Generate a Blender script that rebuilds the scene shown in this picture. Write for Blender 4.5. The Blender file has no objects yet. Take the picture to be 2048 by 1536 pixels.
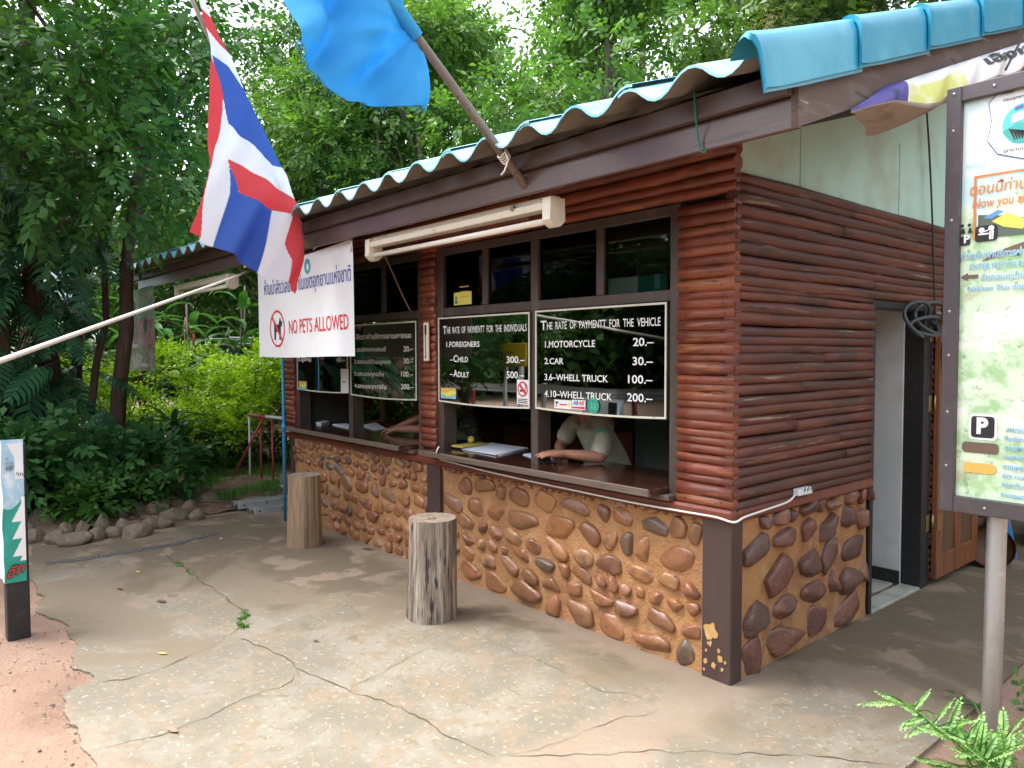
import bpy, bmesh, math, random
import numpy as np
from mathutils import Vector, Matrix, noise, geometry

sc = bpy.context.scene
COL = sc.collection
rnd = random.Random(7)
rng = np.random.default_rng(11)
R = math.radians

# ------------------------------------------------------------------ camera
CAM = np.array([2.0281, -3.0896, 1.5926]); FPX = 1492.5
_y, _p, _r = .8664, -.0412, -.0027
FW = np.array([-math.sin(_y)*math.cos(_p), math.cos(_y)*math.cos(_p), math.sin(_p)])
_r0 = np.array([math.cos(_y), math.sin(_y), 0]); _u0 = np.cross(_r0, FW)
RT = _r0*math.cos(_r)+_u0*math.sin(_r); UP = -_r0*math.sin(_r)+_u0*math.cos(_r)
cam = bpy.data.cameras.new('camera'); cam.sensor_width = 36; cam.lens = FPX/2048*36
cam.clip_start = .05; cam.clip_end = 600
camo = bpy.data.objects.new('camera', cam); COL.objects.link(camo)
camo.matrix_world = Matrix(((RT[0], UP[0], -FW[0], CAM[0]), (RT[1], UP[1], -FW[1], CAM[1]),
                            (RT[2], UP[2], -FW[2], CAM[2]), (0, 0, 0, 1)))
sc.camera = camo

def on(u, v, ax, val):
    """point of a known real plane (ax = val) measured on the photograph"""
    d = FW+RT*(u-1024)/FPX-UP*(v-768)/FPX
    i = 'xyz'.index(ax); return Vector(CAM+d*(val-CAM[i])/d[i])

# ------------------------------------------------------------------ light: bright overcast
SUN_EL, SUN_AZ = R(60), R(238)           # azimuth clockwise from +Y
w = bpy.data.worlds.new('World'); sc.world = w; w.use_nodes = True
nt = w.node_tree; nt.nodes.clear()
sky = nt.nodes.new('ShaderNodeTexSky'); sky.sky_type = 'NISHITA'; sky.sun_disc = False
sky.sun_elevation = SUN_EL; sky.sun_rotation = SUN_AZ
sky.air_density = 1.0; sky.dust_density = 2.0; sky.ozone_density = 1.0
hs = nt.nodes.new('ShaderNodeHueSaturation'); hs.inputs['Saturation'].default_value = .3
bg = nt.nodes.new('ShaderNodeBackground'); bg.inputs['Strength'].default_value = .15
wo = nt.nodes.new('ShaderNodeOutputWorld')
nt.links.new(sky.outputs[0], hs.inputs['Color']); nt.links.new(hs.outputs[0], bg.inputs['Color'])
nt.links.new(bg.outputs[0], wo.inputs['Surface'])
sun = bpy.data.lights.new('sun', 'SUN'); sun.energy = 1.5; sun.angle = R(35); sun.color = (1, .96, .9)
suno = bpy.data.objects.new('sun', sun); COL.objects.link(suno)
_sd = Vector((math.sin(SUN_AZ)*math.cos(SUN_EL), math.cos(SUN_AZ)*math.cos(SUN_EL), math.sin(SUN_EL)))
suno.rotation_euler = _sd.to_track_quat('Z', 'Y').to_euler(); suno.location = _sd*30
sc.view_settings.view_transform = 'Standard'; sc.view_settings.look = 'None'
sc.view_settings.exposure = 2.2; sc.view_settings.gamma = 1; sc.view_settings.use_curve_mapping = False
sc.cycles.max_bounces = 8; sc.cycles.transparent_max_bounces = 16
sc.cycles.use_denoising = True; sc.cycles.sample_clamp_indirect = 6
sc.cycles.caustics_reflective = False; sc.cycles.caustics_refractive = False

# ------------------------------------------------------------------ materials
def mat(name, base, rough=.6, layers=(), bump=(), island=0., spec=.5, coat=0., metal=0., island_cols=None, rvar=0.):
    """layers: (colour, scale xyz, lo, hi[, detail[, distortion]]) noise-masked colours over the base;
       bump: (scale xyz, strength, distance)"""
    m = bpy.data.materials.new(name); m.use_nodes = True
    t = m.node_tree; b = t.nodes['Principled BSDF']; L = t.links.new
    tc = t.nodes.new('ShaderNodeTexCoord')
    def mapped(s):
        mp = t.nodes.new('ShaderNodeMapping'); mp.inputs['Scale'].default_value = s if hasattr(s, '__len__') else (s, s, s)
        L(tc.outputs['Object'], mp.inputs['Vector']); return mp.outputs[0]
    c = None
    if island_cols:
        gi = t.nodes.new('ShaderNodeNewGeometry'); rp = t.nodes.new('ShaderNodeValToRGB')
        els = rp.color_ramp.elements
        for k, col in enumerate(island_cols):
            p = k/max(1, len(island_cols)-1)
            e = els[k] if k < 2 else els.new(p)
            e.position = p; e.color = (*col, 1)
        L(gi.outputs['Random Per Island'], rp.inputs[0]); c = rp.outputs[0]
    else:
        rg = t.nodes.new('ShaderNodeRGB'); rg.outputs[0].default_value = (*base, 1); c = rg.outputs[0]
    fac0 = None
    for ly in layers:
        col, s, lo, hi = ly[:4]
        n = t.nodes.new('ShaderNodeTexNoise'); n.inputs['Scale'].default_value = 1
        n.inputs['Detail'].default_value = ly[4] if len(ly) > 4 else 5
        n.inputs['Roughness'].default_value = .62
        n.inputs['Distortion'].default_value = ly[5] if len(ly) > 5 else 0
        L(mapped(s), n.inputs['Vector'])
        r = t.nodes.new('ShaderNodeMapRange'); r.inputs['From Min'].default_value = lo; r.inputs['From Max'].default_value = hi
        r.interpolation_type = 'SMOOTHSTEP'
        L(n.outputs['Fac'], r.inputs['Value'])
        mx = t.nodes.new('ShaderNodeMix'); mx.data_type = 'RGBA'
        L(r.outputs[0], mx.inputs['Factor']); L(c, mx.inputs['A']); mx.inputs['B'].default_value = (*col, 1)
        c = mx.outputs['Result']; fac0 = fac0 or r.outputs[0]
    if island:
        gi = t.nodes.new('ShaderNodeNewGeometry'); h = t.nodes.new('ShaderNodeHueSaturation')
        ma = t.nodes.new('ShaderNodeMapRange'); ma.inputs['To Min'].default_value = 1-island; ma.inputs['To Max'].default_value = 1+island
        L(gi.outputs['Random Per Island'], ma.inputs['Value']); L(ma.outputs[0], h.inputs['Value']); L(c, h.inputs['Color']); c = h.outputs[0]
    L(c, b.inputs['Base Color'])
    b.inputs['Roughness'].default_value = rough
    if rvar and fac0:
        ma = t.nodes.new('ShaderNodeMapRange'); ma.inputs['To Min'].default_value = rough; ma.inputs['To Max'].default_value = rough+rvar
        L(fac0, ma.inputs['Value']); L(ma.outputs[0], b.inputs['Roughness'])
    b.inputs['Specular IOR Level'].default_value = spec
    b.inputs['Coat Weight'].default_value = coat; b.inputs['Coat Roughness'].default_value = .12
    b.inputs['Metallic'].default_value = metal
    prev = None
    for s, st, di in bump:
        n = t.nodes.new('ShaderNodeTexNoise'); n.inputs['Scale'].default_value = 1; n.inputs['Detail'].default_value = 6
        L(mapped(s), n.inputs['Vector'])
        bp = t.nodes.new('ShaderNodeBump'); bp.inputs['Strength'].default_value = st; bp.inputs['Distance'].default_value = di
        L(n.outputs['Fac'], bp.inputs['Height'])
        if prev: L(prev, bp.inputs['Normal'])
        prev = bp.outputs[0]
    if prev: L(prev, b.inputs['Normal'])
    return m

def leafmat(name, cols, trans=.35, rough=.45, tint=(1.25, 1.3, .5)):
    m = bpy.data.materials.new(name); m.use_nodes = True
    t = m.node_tree; b = t.nodes['Principled BSDF']; L = t.links.new
    gi = t.nodes.new('ShaderNodeNewGeometry'); rp = t.nodes.new('ShaderNodeValToRGB'); els = rp.color_ramp.elements
    for k, col in enumerate(cols):
        p = k/max(1, len(cols)-1); e = els[k] if k < 2 else els.new(p); e.position = p; e.color = (*col, 1)
    L(gi.outputs['Random Per Island'], rp.inputs[0]); L(rp.outputs[0], b.inputs['Base Color'])
    b.inputs['Roughness'].default_value = rough; b.inputs['Specular IOR Level'].default_value = .22
    tr = t.nodes.new('ShaderNodeBsdfTranslucent'); ml = t.nodes.new('ShaderNodeMix'); ml.data_type = 'RGBA'; ml.blend_type = 'MULTIPLY'
    ml.inputs['Factor'].default_value = 1; L(rp.outputs[0], ml.inputs['A']); ml.inputs['B'].default_value = (*tint, 1)
    L(ml.outputs['Result'], tr.inputs['Color'])
    mx = t.nodes.new('ShaderNodeMixShader'); mx.inputs[0].default_value = trans
    L(b.outputs[0], mx.inputs[1]); L(tr.outputs[0], mx.inputs[2])
    L(mx.outputs[0], t.nodes['Material Output'].inputs['Surface'])
    return m

def glassmat(name, tint, ior=1.5, rough=.02):
    m = bpy.data.materials.new(name); m.use_nodes = True
    t = m.node_tree; t.nodes.clear(); L = t.links.new
    o = t.nodes.new('ShaderNodeOutputMaterial'); tr = t.nodes.new('ShaderNodeBsdfTransparent'); tr.inputs[0].default_value = (*tint, 1)
    g = t.nodes.new('ShaderNodeBsdfGlossy'); g.inputs['Roughness'].default_value = rough; g.inputs['Color'].default_value = (.44, .48, .47, 1)
    fr = t.nodes.new('ShaderNodeFresnel'); fr.inputs[0].default_value = ior
    n = t.nodes.new('ShaderNodeTexNoise'); n.inputs['Scale'].default_value = 2.2; n.inputs['Detail'].default_value = 1
    tc = t.nodes.new('ShaderNodeTexCoord'); L(tc.outputs['Object'], n.inputs['Vector'])
    bp = t.nodes.new('ShaderNodeBump'); bp.inputs['Strength'].default_value = .05; bp.inputs['Distance'].default_value = .02
    L(n.outputs['Fac'], bp.inputs['Height']); L(bp.outputs[0], g.inputs['Normal'])
    mx = t.nodes.new('ShaderNodeMixShader'); L(fr.outputs[0], mx.inputs[0]); L(tr.outputs[0], mx.inputs[1]); L(g.outputs[0], mx.inputs[2])
    L(mx.outputs[0], o.inputs['Surface']); return m

M = {}
M['dirt'] = mat('red_dirt', (.29, .185, .132), .95, [((.22, .135, .092), 1.3, .45, .7), ((.38, .25, .185), 3.1, .5, .75), ((.22, .13, .09), 14, .58, .72), ((.6, .52, .45), 60, .68, .74)],
                [(40, .5, .02), (160, .5, .006)])
M['soil'] = mat('brown_soil', (.16, .095, .06), .95, [((.09, .055, .035), 3, .4, .65), ((.26, .19, .14), 9, .55, .7)], [(30, .8, .03)])
M['log'] = mat('varnished_log', (.25, .05, .02), .5,
               [((.105, .025, .014), (3, 3, 9), .45, .72), ((.36, .12, .045), (2.6, 2.6, 26), .54, .70), ((.04, .015, .01), (4, 4, 26), .62, .74), ((.36, .24, .17), (2.2, 2.2, 30), .69, .76)],
               [((8, 8, 60), .35, .01)], island_cols=[(.185, .038, .02), (.245, .062, .027), (.135, .032, .02), (.28, .085, .035), (.17, .042, .023), (.22, .046, .022)], coat=.06)
M['log_weathered_shaded'] = mat('weathered_shaded_log', (.2, .05, .03), .55,
               [((.07, .03, .022), (3, 2.4, 10), .40, .66), ((.035, .018, .013), (4, 3, 28), .58, .72), ((.27, .19, .14), (3, 2.2, 40), .60, .70)],
               [((8, 8, 60), .45, .01)], island_cols=[(.115, .031, .021), (.15, .043, .026), (.085, .028, .02), (.165, .05, .03), (.10, .032, .023)], coat=.03)  # pale weathered streaks; the side's shade is also put into these darker browns
M['dark_wood'] = mat('dark_brown_timber', (.052, .028, .020), .42, [((.085, .052, .038), (3, 14, 14), .5, .7), ((.025, .014, .01), (2, 22, 22), .55, .7)], [((6, 60, 60), .25, .004)], coat=.15)
M['fascia_low'] = mat('purple_brown_fascia', (.115, .07, .068), .34, [((.13, .085, .08), (1.4, 18, 18), .5, .7), ((.045, .024, .02), (2, 30, 30), .58, .7)], [((4, 60, 60), .25, .004)], coat=.1)
M['fascia_up'] = mat('dark_fascia_lip', (.075, .045, .038), .45, [((.09, .06, .05), (1.5, 20, 20), .52, .7)], [((4, 50, 50), .25, .004)])
M['verge_wood'] = mat('weathered_verge_board', (.13, .085, .07), .7, [((.20, .15, .13), (16, 2, 16), .5, .66), ((.42, .38, .35), (26, 3.2, 26), .64, .69, 7), ((.07, .045, .035), (16, 2, 16), .58, .7)], [((30, 5, 30), .4, .005)])
M['jamb'] = mat('painted_window_frame', (.066, .047, .040), .45, [((.10, .078, .067), (9, 9, 2), .5, .7)], [((50, 50, 6), .2, .003)])
M['counter'] = mat('lacquered_counter', (.052, .018, .012), .16, [((.085, .032, .02), (1.2, 20, 20), .45, .7), ((.025, .01, .007), (1.4, 26, 26), .55, .7)], [((3, 40, 40), .06, .003)], coat=.5)
M['counter_edge'] = mat('worn_counter_edge', (.115, .08, .062), .55, [((.16, .125, .10), (2, 20, 30), .5, .7), ((.06, .04, .03), (3, 30, 40), .56, .7)], [((6, 60, 60), .3, .004)])
M['beam_red'] = mat('red_brown_beam', (.17, .04, .023), .4, [((.085, .03, .02), (2, 12, 12), .45, .7)], [((4, 40, 40), .25, .004)], coat=.2)
M['mortar'] = mat('ochre_mortar', (.40, .20, .08), .85, [((.29, .13, .058), 3.2, .42, .66), ((.44, .26, .13), 6, .5, .72), ((.26, .14, .07), 11, .6, .75)], [(60, .6, .012), (14, .5, .03)])
M['stone'] = mat('varnished_field_stone', (.2, .07, .035), .4, [((.15, .068, .042), 9, .48, .72), ((.34, .15, .075), 13, .57, .76), ((.05, .032, .03), 22, .62, .74)], [(26, .5, .012), (90, .25, .004)],
                 island_cols=[(.31, .125, .048), (.22, .095, .044), (.36, .165, .062), (.27, .105, .042), (.09, .075, .058), (.38, .19, .08), (.19, .08, .04), (.33, .135, .052), (.29, .12, .055), (.24, .09, .038)], coat=.2)
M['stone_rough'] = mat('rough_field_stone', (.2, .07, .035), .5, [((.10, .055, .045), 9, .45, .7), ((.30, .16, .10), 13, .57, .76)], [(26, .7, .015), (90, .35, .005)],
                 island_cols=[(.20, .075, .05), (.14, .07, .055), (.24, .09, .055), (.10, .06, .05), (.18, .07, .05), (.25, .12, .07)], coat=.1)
M['post_paint'] = mat('brown_post_paint', (.062, .036, .034), .4, [((.085, .055, .05), (6, 6, 1.5), .5, .7), ((.36, .33, .30), (40, 40, 36), .715, .73)], [((30, 30, 8), .2, .003)], coat=.1)
M['peel'] = mat('exposed_ochre_wood', (.50, .29, .10), .8, [((.6, .45, .3), 30, .5, .7)])
M['tile_pale'] = mat('weathered_blue_tile', (.16, .44, .52), .34, [((.32, .56, .60), 3.2, .42, .66), ((.07, .33, .45), 7, .58, .75), ((.42, .48, .46), (14, 3, 14), .64, .76)], [(50, .12, .004)], island=.10, spec=.6)
M['tile'] = mat('blue_roof_tile', (.025, .29, .46), .3, [((.06, .38, .52), 3.2, .45, .7), ((.13, .33, .38), 9, .56, .74), ((.20, .22, .18), (26, 5, 26), .69, .77)], [(50, .12, .004)], island=.08, spec=.6)
M['tile_under'] = mat('grey_cement_tile_back', (.22, .19, .16), .9, [((.12, .10, .085), 6, .45, .7)], [(50, .3, .004)])
M['gable'] = mat('pale_green_gable_board', (.46, .70, .63), .7, [((.42, .53, .45), 2.2, .45, .7), ((.30, .37, .31), (12, 12, 1.2), .66, .8)], [(20, .1, .003)])
M['white_wall'] = mat('white_plaster', (.68, .71, .72), .75, [((.56, .58, .58), 3, .5, .75), ((.12, .11, .1), (16, 16, 3), .735, .77)])
M['dark_int'] = mat('dark_interior_board', (.05, .047, .042), .7, [((.075, .06, .05), 2, .45, .7)])
M['grey_int'] = mat('grey_green_interior_wall', (.28, .31, .28), .8, [((.12, .13, .12), 2, .45, .7)])
M['soffit'] = mat('black_soffit', (.014, .011, .009), .8)
M['ceil'] = mat('dark_soffit', (.05, .038, .03), .8, [((.08, .06, .05), (2, 20, 20), .5, .7)])
M['concrete_in'] = mat('threshold_concrete', (.40, .40, .34), .85, [((.25, .25, .2), 5, .45, .7)], [(60, .3, .005)])
M['cream'] = mat('cream_enamel', (.76, .70, .58), .38, [((.62, .54, .42), 7, .58, .75)])
M['tube'] = mat('fluorescent_tube_glass', (.82, .78, .68), .18)
M['white'] = mat('white_vinyl', (.86, .86, .87), .45, [((.8, .8, .82), 3, .5, .7)], [(9, .12, .01)])
M['white_letter'] = mat('white_lettering', (.80, .80, .78), .5)
M['red_letter'] = mat('red_lettering', (.68, .05, .06), .5, [((.8, .35, .36), (26, 1, 5), .58, .7)])
M['blue_letter'] = mat('blue_lettering', (.06, .08, .36), .5, [((.4, .42, .62), (26, 1, 5), .6, .72)])
M['black'] = mat('black_paint', (.018, .018, .02), .5, [((.035, .033, .032), 20, .5, .7)])
M['board'] = glassmat('smoked_acrylic', (.05, .055, .05), 1.5)
M['glass'] = glassmat('window_glass', (.55, .6, .57), 1.45)
M['board_edge'] = mat('cream_board_edge', (.66, .63, .53), .5, [((.5, .46, .37), 20, .55, .7)])
M['blue_pvc'] = mat('blue_pvc', (.03, .26, .48), .35)
M['cable'] = mat('white_cable', (.78, .76, .72), .5)
M['outlet'] = mat('white_plastic', (.74, .80, .80), .4)
M['cord_brown'] = mat('brown_cord', (.20, .12, .075), .9)
M['cord_green'] = mat('green_twine', (.02, .20, .17), .7)
M['cord_dark'] = mat('dark_cable', (.03, .032, .035), .6)
M['hose'] = mat('grey_green_hose', (.045, .065, .075), .4)
M['strap_blue'] = mat('blue_strap', (.02, .03, .18), .7)
M['bleached'] = mat('bleached_trunk', (.31, .245, .19), .85, [((.13, .10, .08), (26, 26, 2.2), .45, .60), ((.46, .39, .32), (18, 18, 1.4), .53, .66), ((.04, .03, .025), (44, 44, 3), .57, .64), ((.03, .024, .02), (20, 20, 12), .68, .72)], [((44, 44, 4), 1, .03)])
M['tan_trunk'] = mat('tan_trunk', (.28, .185, .11), .8, [((.19, .12, .075), (9, 9, 1.5), .45, .7), ((.36, .25, .155), (7, 7, 1), .52, .7), ((.08, .05, .04), (16, 16, 4), .63, .74)], [((24, 24, 3), .6, .015)])
M['endgrain'] = mat('end_grain', (.26, .20, .15), .85, [((.15, .11, .08), 12, .45, .7), ((.07, .055, .045), 30, .58, .7)], [(40, .6, .01)])
M['steel'] = mat('galvanised_steel', (.46, .48, .49), .42, [((.32, .34, .36), (6, 6, 2), .45, .7), ((.6, .62, .63), 24, .58, .72)], [(30, .1, .003)], metal=.7)
M['frame_paint'] = mat('charcoal_frame', (.072, .060, .066), .5, [((.10, .085, .09), 12, .5, .7)], [(40, .15, .003)])
M['door_wood'] = mat('door_wood', (.23, .085, .035), .42, [((.14, .05, .024), (14, 14, 1.6), .45, .7), ((.30, .125, .055), (20, 20, 2), .55, .7)], [((40, 40, 4), .2, .003)], coat=.15)
M['door_panel'] = mat('door_panel', (.13, .075, .04), .5, [((.09, .055, .033), (14, 14, 1.6), .45, .7)], [((40, 40, 4), .2, .003)])
M['brass'] = mat('brass', (.42, .33, .16), .4, metal=.8)
M['bark'] = mat('red_brown_bark', (.085, .05, .036), .9, [((.14, .085, .06), (10, 10, 2), .5, .7), ((.04, .026, .02), (14, 14, 3), .55, .7)], [((20, 20, 4), 1, .04)])
M['bark_grey'] = mat('grey_bark', (.13, .11, .09), .9, [((.22, .2, .17), (8, 8, 2), .52, .7), ((.06, .05, .04), (14, 14, 3), .55, .7)], [((20, 20, 4), 1, .04)])
M['rock'] = mat('border_rock', (.25, .19, .13), .85, [((.12, .09, .06), 6, .42, .66), ((.28, .21, .145), 9, .55, .72), ((.12, .13, .06), 4, .62, .75)], [(24, .7, .02), (90, .4, .005)], island_cols=[(.15, .095, .058), (.19, .135, .09), (.115, .08, .055), (.22, .18, .135)])
M['red_paint'] = mat('red_barrier_paint', (.36, .05, .055), .5, [((.25, .06, .05), 14, .55, .7)])
M['white_paint'] = mat('white_barrier_paint', (.72, .70, .68), .5, [((.5, .45, .4), 16, .58, .72)])
M['paper'] = mat('paper', (.78, .80, .88), .7)
M['skin'] = mat('skin', (.42, .195, .115), .5, [((.47, .22, .14), 20, .45, .7)], [(90, .15, .003)])
M['skin_dark'] = mat('tanned_skin', (.30, .125, .075), .5, [((.34, .15, .09), 20, .45, .7)], [(90, .15, .003)])
M['khaki'] = mat('khaki_shirt_cloth', (.47, .445, .345), .85, [((.41, .385, .295), 6, .45, .7)], [((9, 9, 4), .6, .03), (300, .2, .002)])
M['camo'] = mat('camouflage_cloth', (.09, .10, .055), .9, [((.035, .045, .03), 12, .5, .54), ((.20, .17, .10), 16, .58, .61)], [((9, 9, 4), .6, .03)])
M['hair'] = mat('black_hair', (.012, .01, .009), .5)
M['trousers'] = mat('dark_trousers', (.05, .05, .045), .9)
M['eye'] = mat('eye', (.03, .02, .015), .2)
M['yellow'] = mat('yellow_plastic', (.62, .50, .10), .4)
M['navy'] = mat('navy_cover', (.02, .03, .10), .5)
M['flag_white'] = mat('flag_white_cloth', (.82, .80, .84), .85, bump=[(900, .1, .001)])
M['flag_red'] = mat('flag_red_cloth', (.74, .085, .10), .85, bump=[(900, .1, .001)])
M['flag_blue'] = mat('flag_blue_cloth', (.065, .15, .52), .85, bump=[(900, .1, .001)])
M['sky_cloth'] = mat('sky_blue_cloth', (.06, .43, .78), .8, [((.09, .50, .82), 4, .5, .7)], [(900, .1, .001)])
for k in ('flag_white', 'flag_red', 'flag_blue', 'sky_cloth'):          # thin cloth lets light through
    t_ = M[k].node_tree; b_ = t_.nodes['Principled BSDF']
    tr_ = t_.nodes.new('ShaderNodeBsdfTranslucent'); mx_ = t_.nodes.new('ShaderNodeMixShader'); mx_.inputs[0].default_value = .42
    t_.links.new(b_.inputs['Base Color'].links[0].from_socket, tr_.inputs['Color'])
    t_.links.new(b_.outputs[0], mx_.inputs[1]); t_.links.new(tr_.outputs[0], mx_.inputs[2])
    t_.links.new(mx_.outputs[0], t_.nodes['Material Output'].inputs['Surface'])
M['pole_wood'] = mat('grey_flagpole_wood', (.20, .15, .125), .75, [((.30, .24, .21), (30, 30, 4), .5, .7), ((.09, .065, .05), (30, 30, 4), .58, .7)], [((60, 60, 8), .4, .004)])
M['rope_white'] = mat('white_rope', (.74, .68, .60), .7)

# ------------------------------------------------------------------ object helpers
ORG = {}
def tag(o, label=None, cat=None, group=None, kind=None):
    if label: o['label'] = label
    if cat: o['category'] = cat
    if group: o['group'] = group
    if kind: o['kind'] = kind
    return o
def thing(name, label, cat, loc=(0, 0, 0), group=None):
    o = bpy.data.objects.new(name, None); COL.objects.link(o); o.location = loc; o.empty_display_size = .1
    ORG[o.name] = Vector(loc); return tag(o, label, cat, group)
def link(name, me, m, parent=None, origin=None):
    o = bpy.data.objects.new(name, me); COL.objects.link(o)
    if parent is not None:
        o.parent = parent; ORG[o.name] = ORG[parent.name]
    else:
        o.location = origin or (0, 0, 0); ORG[o.name] = Vector(o.location)
    for mm in (m if isinstance(m, (list, tuple)) else [m]): me.materials.append(mm)
    return o

class MB:
    def __init__(s): s.v = []; s.f = []; s.sm = []; s.mi = []
    def add(s, vs, fs, smooth=False, mi=0):
        n = len(s.v); s.v += [tuple(p) for p in vs]
        for f in fs: s.f.append(tuple(i+n for i in f)); s.sm.append(smooth); s.mi.append(mi)
        return s
    def box(s, a, b, bev=.003, rot=None, mi=0):
        a = Vector(a); b = Vector(b); c = (a+b)/2; h = Vector((abs(b[i]-a[i])/2 for i in range(3)))
        e = min(bev, min(h)*.8)
        vs = []; idx = {}
        for sx in (-1, 1):
            for sy in (-1, 1):
                for sz in (-1, 1):
                    for k in range(3):
                        p = [sx*h[0], sy*h[1], sz*h[2]]; sg = (sx, sy, sz)
                        for j in range(3):
                            if j != k: p[j] -= sg[j]*e
                        idx[(sx, sy, sz, k)] = len(vs); vs.append(Vector(p))
        fs = []
        for k in range(3):
            i, j = (k+1) % 3, (k+2) % 3
            for sg in (-1, 1):
                q = []
                for (pi, pj) in ((-1, -1), (1, -1), (1, 1), (-1, 1)):
                    t = [0, 0, 0]; t[k] = sg; t[i] = pi; t[j] = pj; q.append(idx[(*t, k)])
                fs.append(q if sg > 0 else q[::-1])
            for si in (-1, 1):            # edges running along k
                for sj in (-1, 1):
                    def t(kk, which):
                        p = [0, 0, 0]; p[k] = kk; p[i] = si; p[j] = sj; return idx[(*p, which)]
                    q = [t(-1, i), t(1, i), t(1, j), t(-1, j)]
                    fs.append(q if si*sj < 0 else q[::-1])
        for sx in (-1, 1):
            for sy in (-1, 1):
                for sz in (-1, 1):
                    q = [idx[(sx, sy, sz, k)] for k in range(3)]
                    fs.append(q if sx*sy*sz > 0 else q[::-1])
        if rot is not None: vs = [rot @ p for p in vs]
        return s.add([p+c for p in vs], fs, mi=mi)
    def tube(s, pts, r, n=8, cap=True, smooth=True, mi=0, jit=0.):
        pts = [Vector(p) for p in pts]; k = len(pts)
        rr = r if hasattr(r, '__len__') else [r]*k
        vs = []; up = Vector((0, 0, 1)); prev = None
        for i, p in enumerate(pts):
            d = (pts[min(i+1, k-1)]-pts[max(i-1, 0)]).normalized()
            if prev is None:
                x = d.cross(up if abs(d.z) < .95 else Vector((1, 0, 0))).normalized()
            else:
                x = (prev-d*prev.dot(d)).normalized()
            y = d.cross(x); prev = x
            for a in range(n):
                t = 2*math.pi*a/n; q = rr[i]*(1+(rnd.uniform(-jit, jit) if jit else 0))
                vs.append(p+x*math.cos(t)*q+y*math.sin(t)*q)
        fs = [(i*n+a, i*n+(a+1) % n, (i+1)*n+(a+1) % n, (i+1)*n+a) for i in range(k-1) for a in range(n)]
        s.add(vs, fs, smooth, mi)
        if cap:
            m0 = len(s.v)-len(vs)
            s.f.append(tuple(m0+a for a in range(n))[::-1]); s.sm.append(False); s.mi.append(mi)
            s.f.append(tuple(m0+(k-1)*n+a for a in range(n))); s.sm.append(False); s.mi.append(mi)
        return s
    def grid(s, fn, nu, nv, smooth=True, mi=0):
        vs = [fn(i/nu, j/nv) for j in range(nv+1) for i in range(nu+1)]
        fs = [(j*(nu+1)+i, j*(nu+1)+i+1, (j+1)*(nu+1)+i+1, (j+1)*(nu+1)+i) for j in range(nv) for i in range(nu)]
        return s.add(vs, fs, smooth, mi)
    def ball(s, c, r, n=10, m=7, smooth=True, mi=0):
        c = Vector(c); r = r if hasattr(r, '__len__') else (r, r, r)
        vs = [c+Vector((0, 0, r[2]))]
        for j in range(1, m):
            for i in range(n):
                a = 2*math.pi*i/n; b = math.pi*j/m
                vs.append(c+Vector((r[0]*math.sin(b)*math.cos(a), r[1]*math.sin(b)*math.sin(a), r[2]*math.cos(b))))
        vs.append(c-Vector((0, 0, r[2])))
        fs = [(0, 1+i, 1+(i+1) % n) for i in range(n)]
        for j in range(m-2):
            fs += [(1+j*n+i, 1+(j+1)*n+i, 1+(j+1)*n+(i+1) % n, 1+j*n+(i+1) % n) for i in range(n)]
        l = len(vs)-1; fs += [(l, 1+(m-2)*n+(i+1) % n, 1+(m-2)*n+i) for i in range(n)]
        return s.add(vs, fs, smooth, mi)
    def prism(s, poly, y0, y1, mi=0):
        """polygon in x,z extruded from y0 (front) to y1"""
        n = len(poly)
        vs = [(p[0], y0, p[1]) for p in poly]+[(p[0], y1, p[1]) for p in poly]
        fs = [tuple(range(n)), tuple(range(2*n-1, n-1, -1))]+[(i, i+n, (i+1) % n+n, (i+1) % n) for i in range(n)]
        return s.add(vs, fs, mi=mi)
    def mesh(s, name, o=Vector((0, 0, 0))):
        me = bpy.data.meshes.new(name); me.from_pydata([(p[0]-o[0], p[1]-o[1], p[2]-o[2]) for p in s.v], [], s.f)
        me.polygons.foreach_set('use_smooth', s.sm); me.polygons.foreach_set('material_index', s.mi); me.update()
        return me
    def build(s, name, m, parent=None, origin=None):
        o = ORG[parent.name] if parent is not None else Vector(origin or (0, 0, 0))
        return link(name, s.mesh(name, o), m, parent, origin)

def npmesh(name, V, F, smooth=False):
    me = bpy.data.meshes.new(name); k = F.shape[1]
    me.vertices.add(len(V)); me.vertices.foreach_set('co', np.asarray(V, np.float32).ravel())
    me.loops.add(F.size); me.loops.foreach_set('vertex_index', F.ravel().astype(np.int32))
    me.polygons.add(len(F)); me.polygons.foreach_set('loop_start', np.arange(0, F.size, k, dtype=np.int32))
    if smooth: me.polygons.foreach_set('use_smooth', np.ones(len(F), bool))
    me.update(calc_edges=True); return me

def text(mb, body, x, z, y, h, width=None, bold=.012, shear=0, space=1., center=False, mi=0, fn=None, skew=0.):
    """lettering standing in the x-z plane, facing -y; h = height of a capital"""
    c = bpy.data.curves.new('t', 'FONT'); c.body = body; c.offset = bold; c.shear = shear; c.space_character = space
    c.resolution_u = 3
    o = bpy.data.objects.new('t', c); COL.objects.link(o); bpy.context.view_layer.update()
    me = bpy.data.meshes.new_from_object(o.evaluated_get(bpy.context.evaluated_depsgraph_get()))
    xs = [v.co.x for v in me.vertices]; x0, x1 = min(xs), max(xs)
    k = h/.73; kx = k if width is None else width/(x1-x0)
    ox = x-x0*kx-((x1-x0)*kx/2 if center else 0)
    vs = []
    for v in me.vertices:
        px = ox+v.co.x*kx; pz = z+v.co.y*k+skew*(px-x)
        vs.append(fn(px, pz) if fn else (px, y, pz))
    mb.add(vs, [tuple(p.vertices) for p in me.polygons], mi=mi)
    bpy.data.objects.remove(o); bpy.data.curves.remove(c); bpy.data.meshes.remove(me)
    return (x1-x0)*kx
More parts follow.
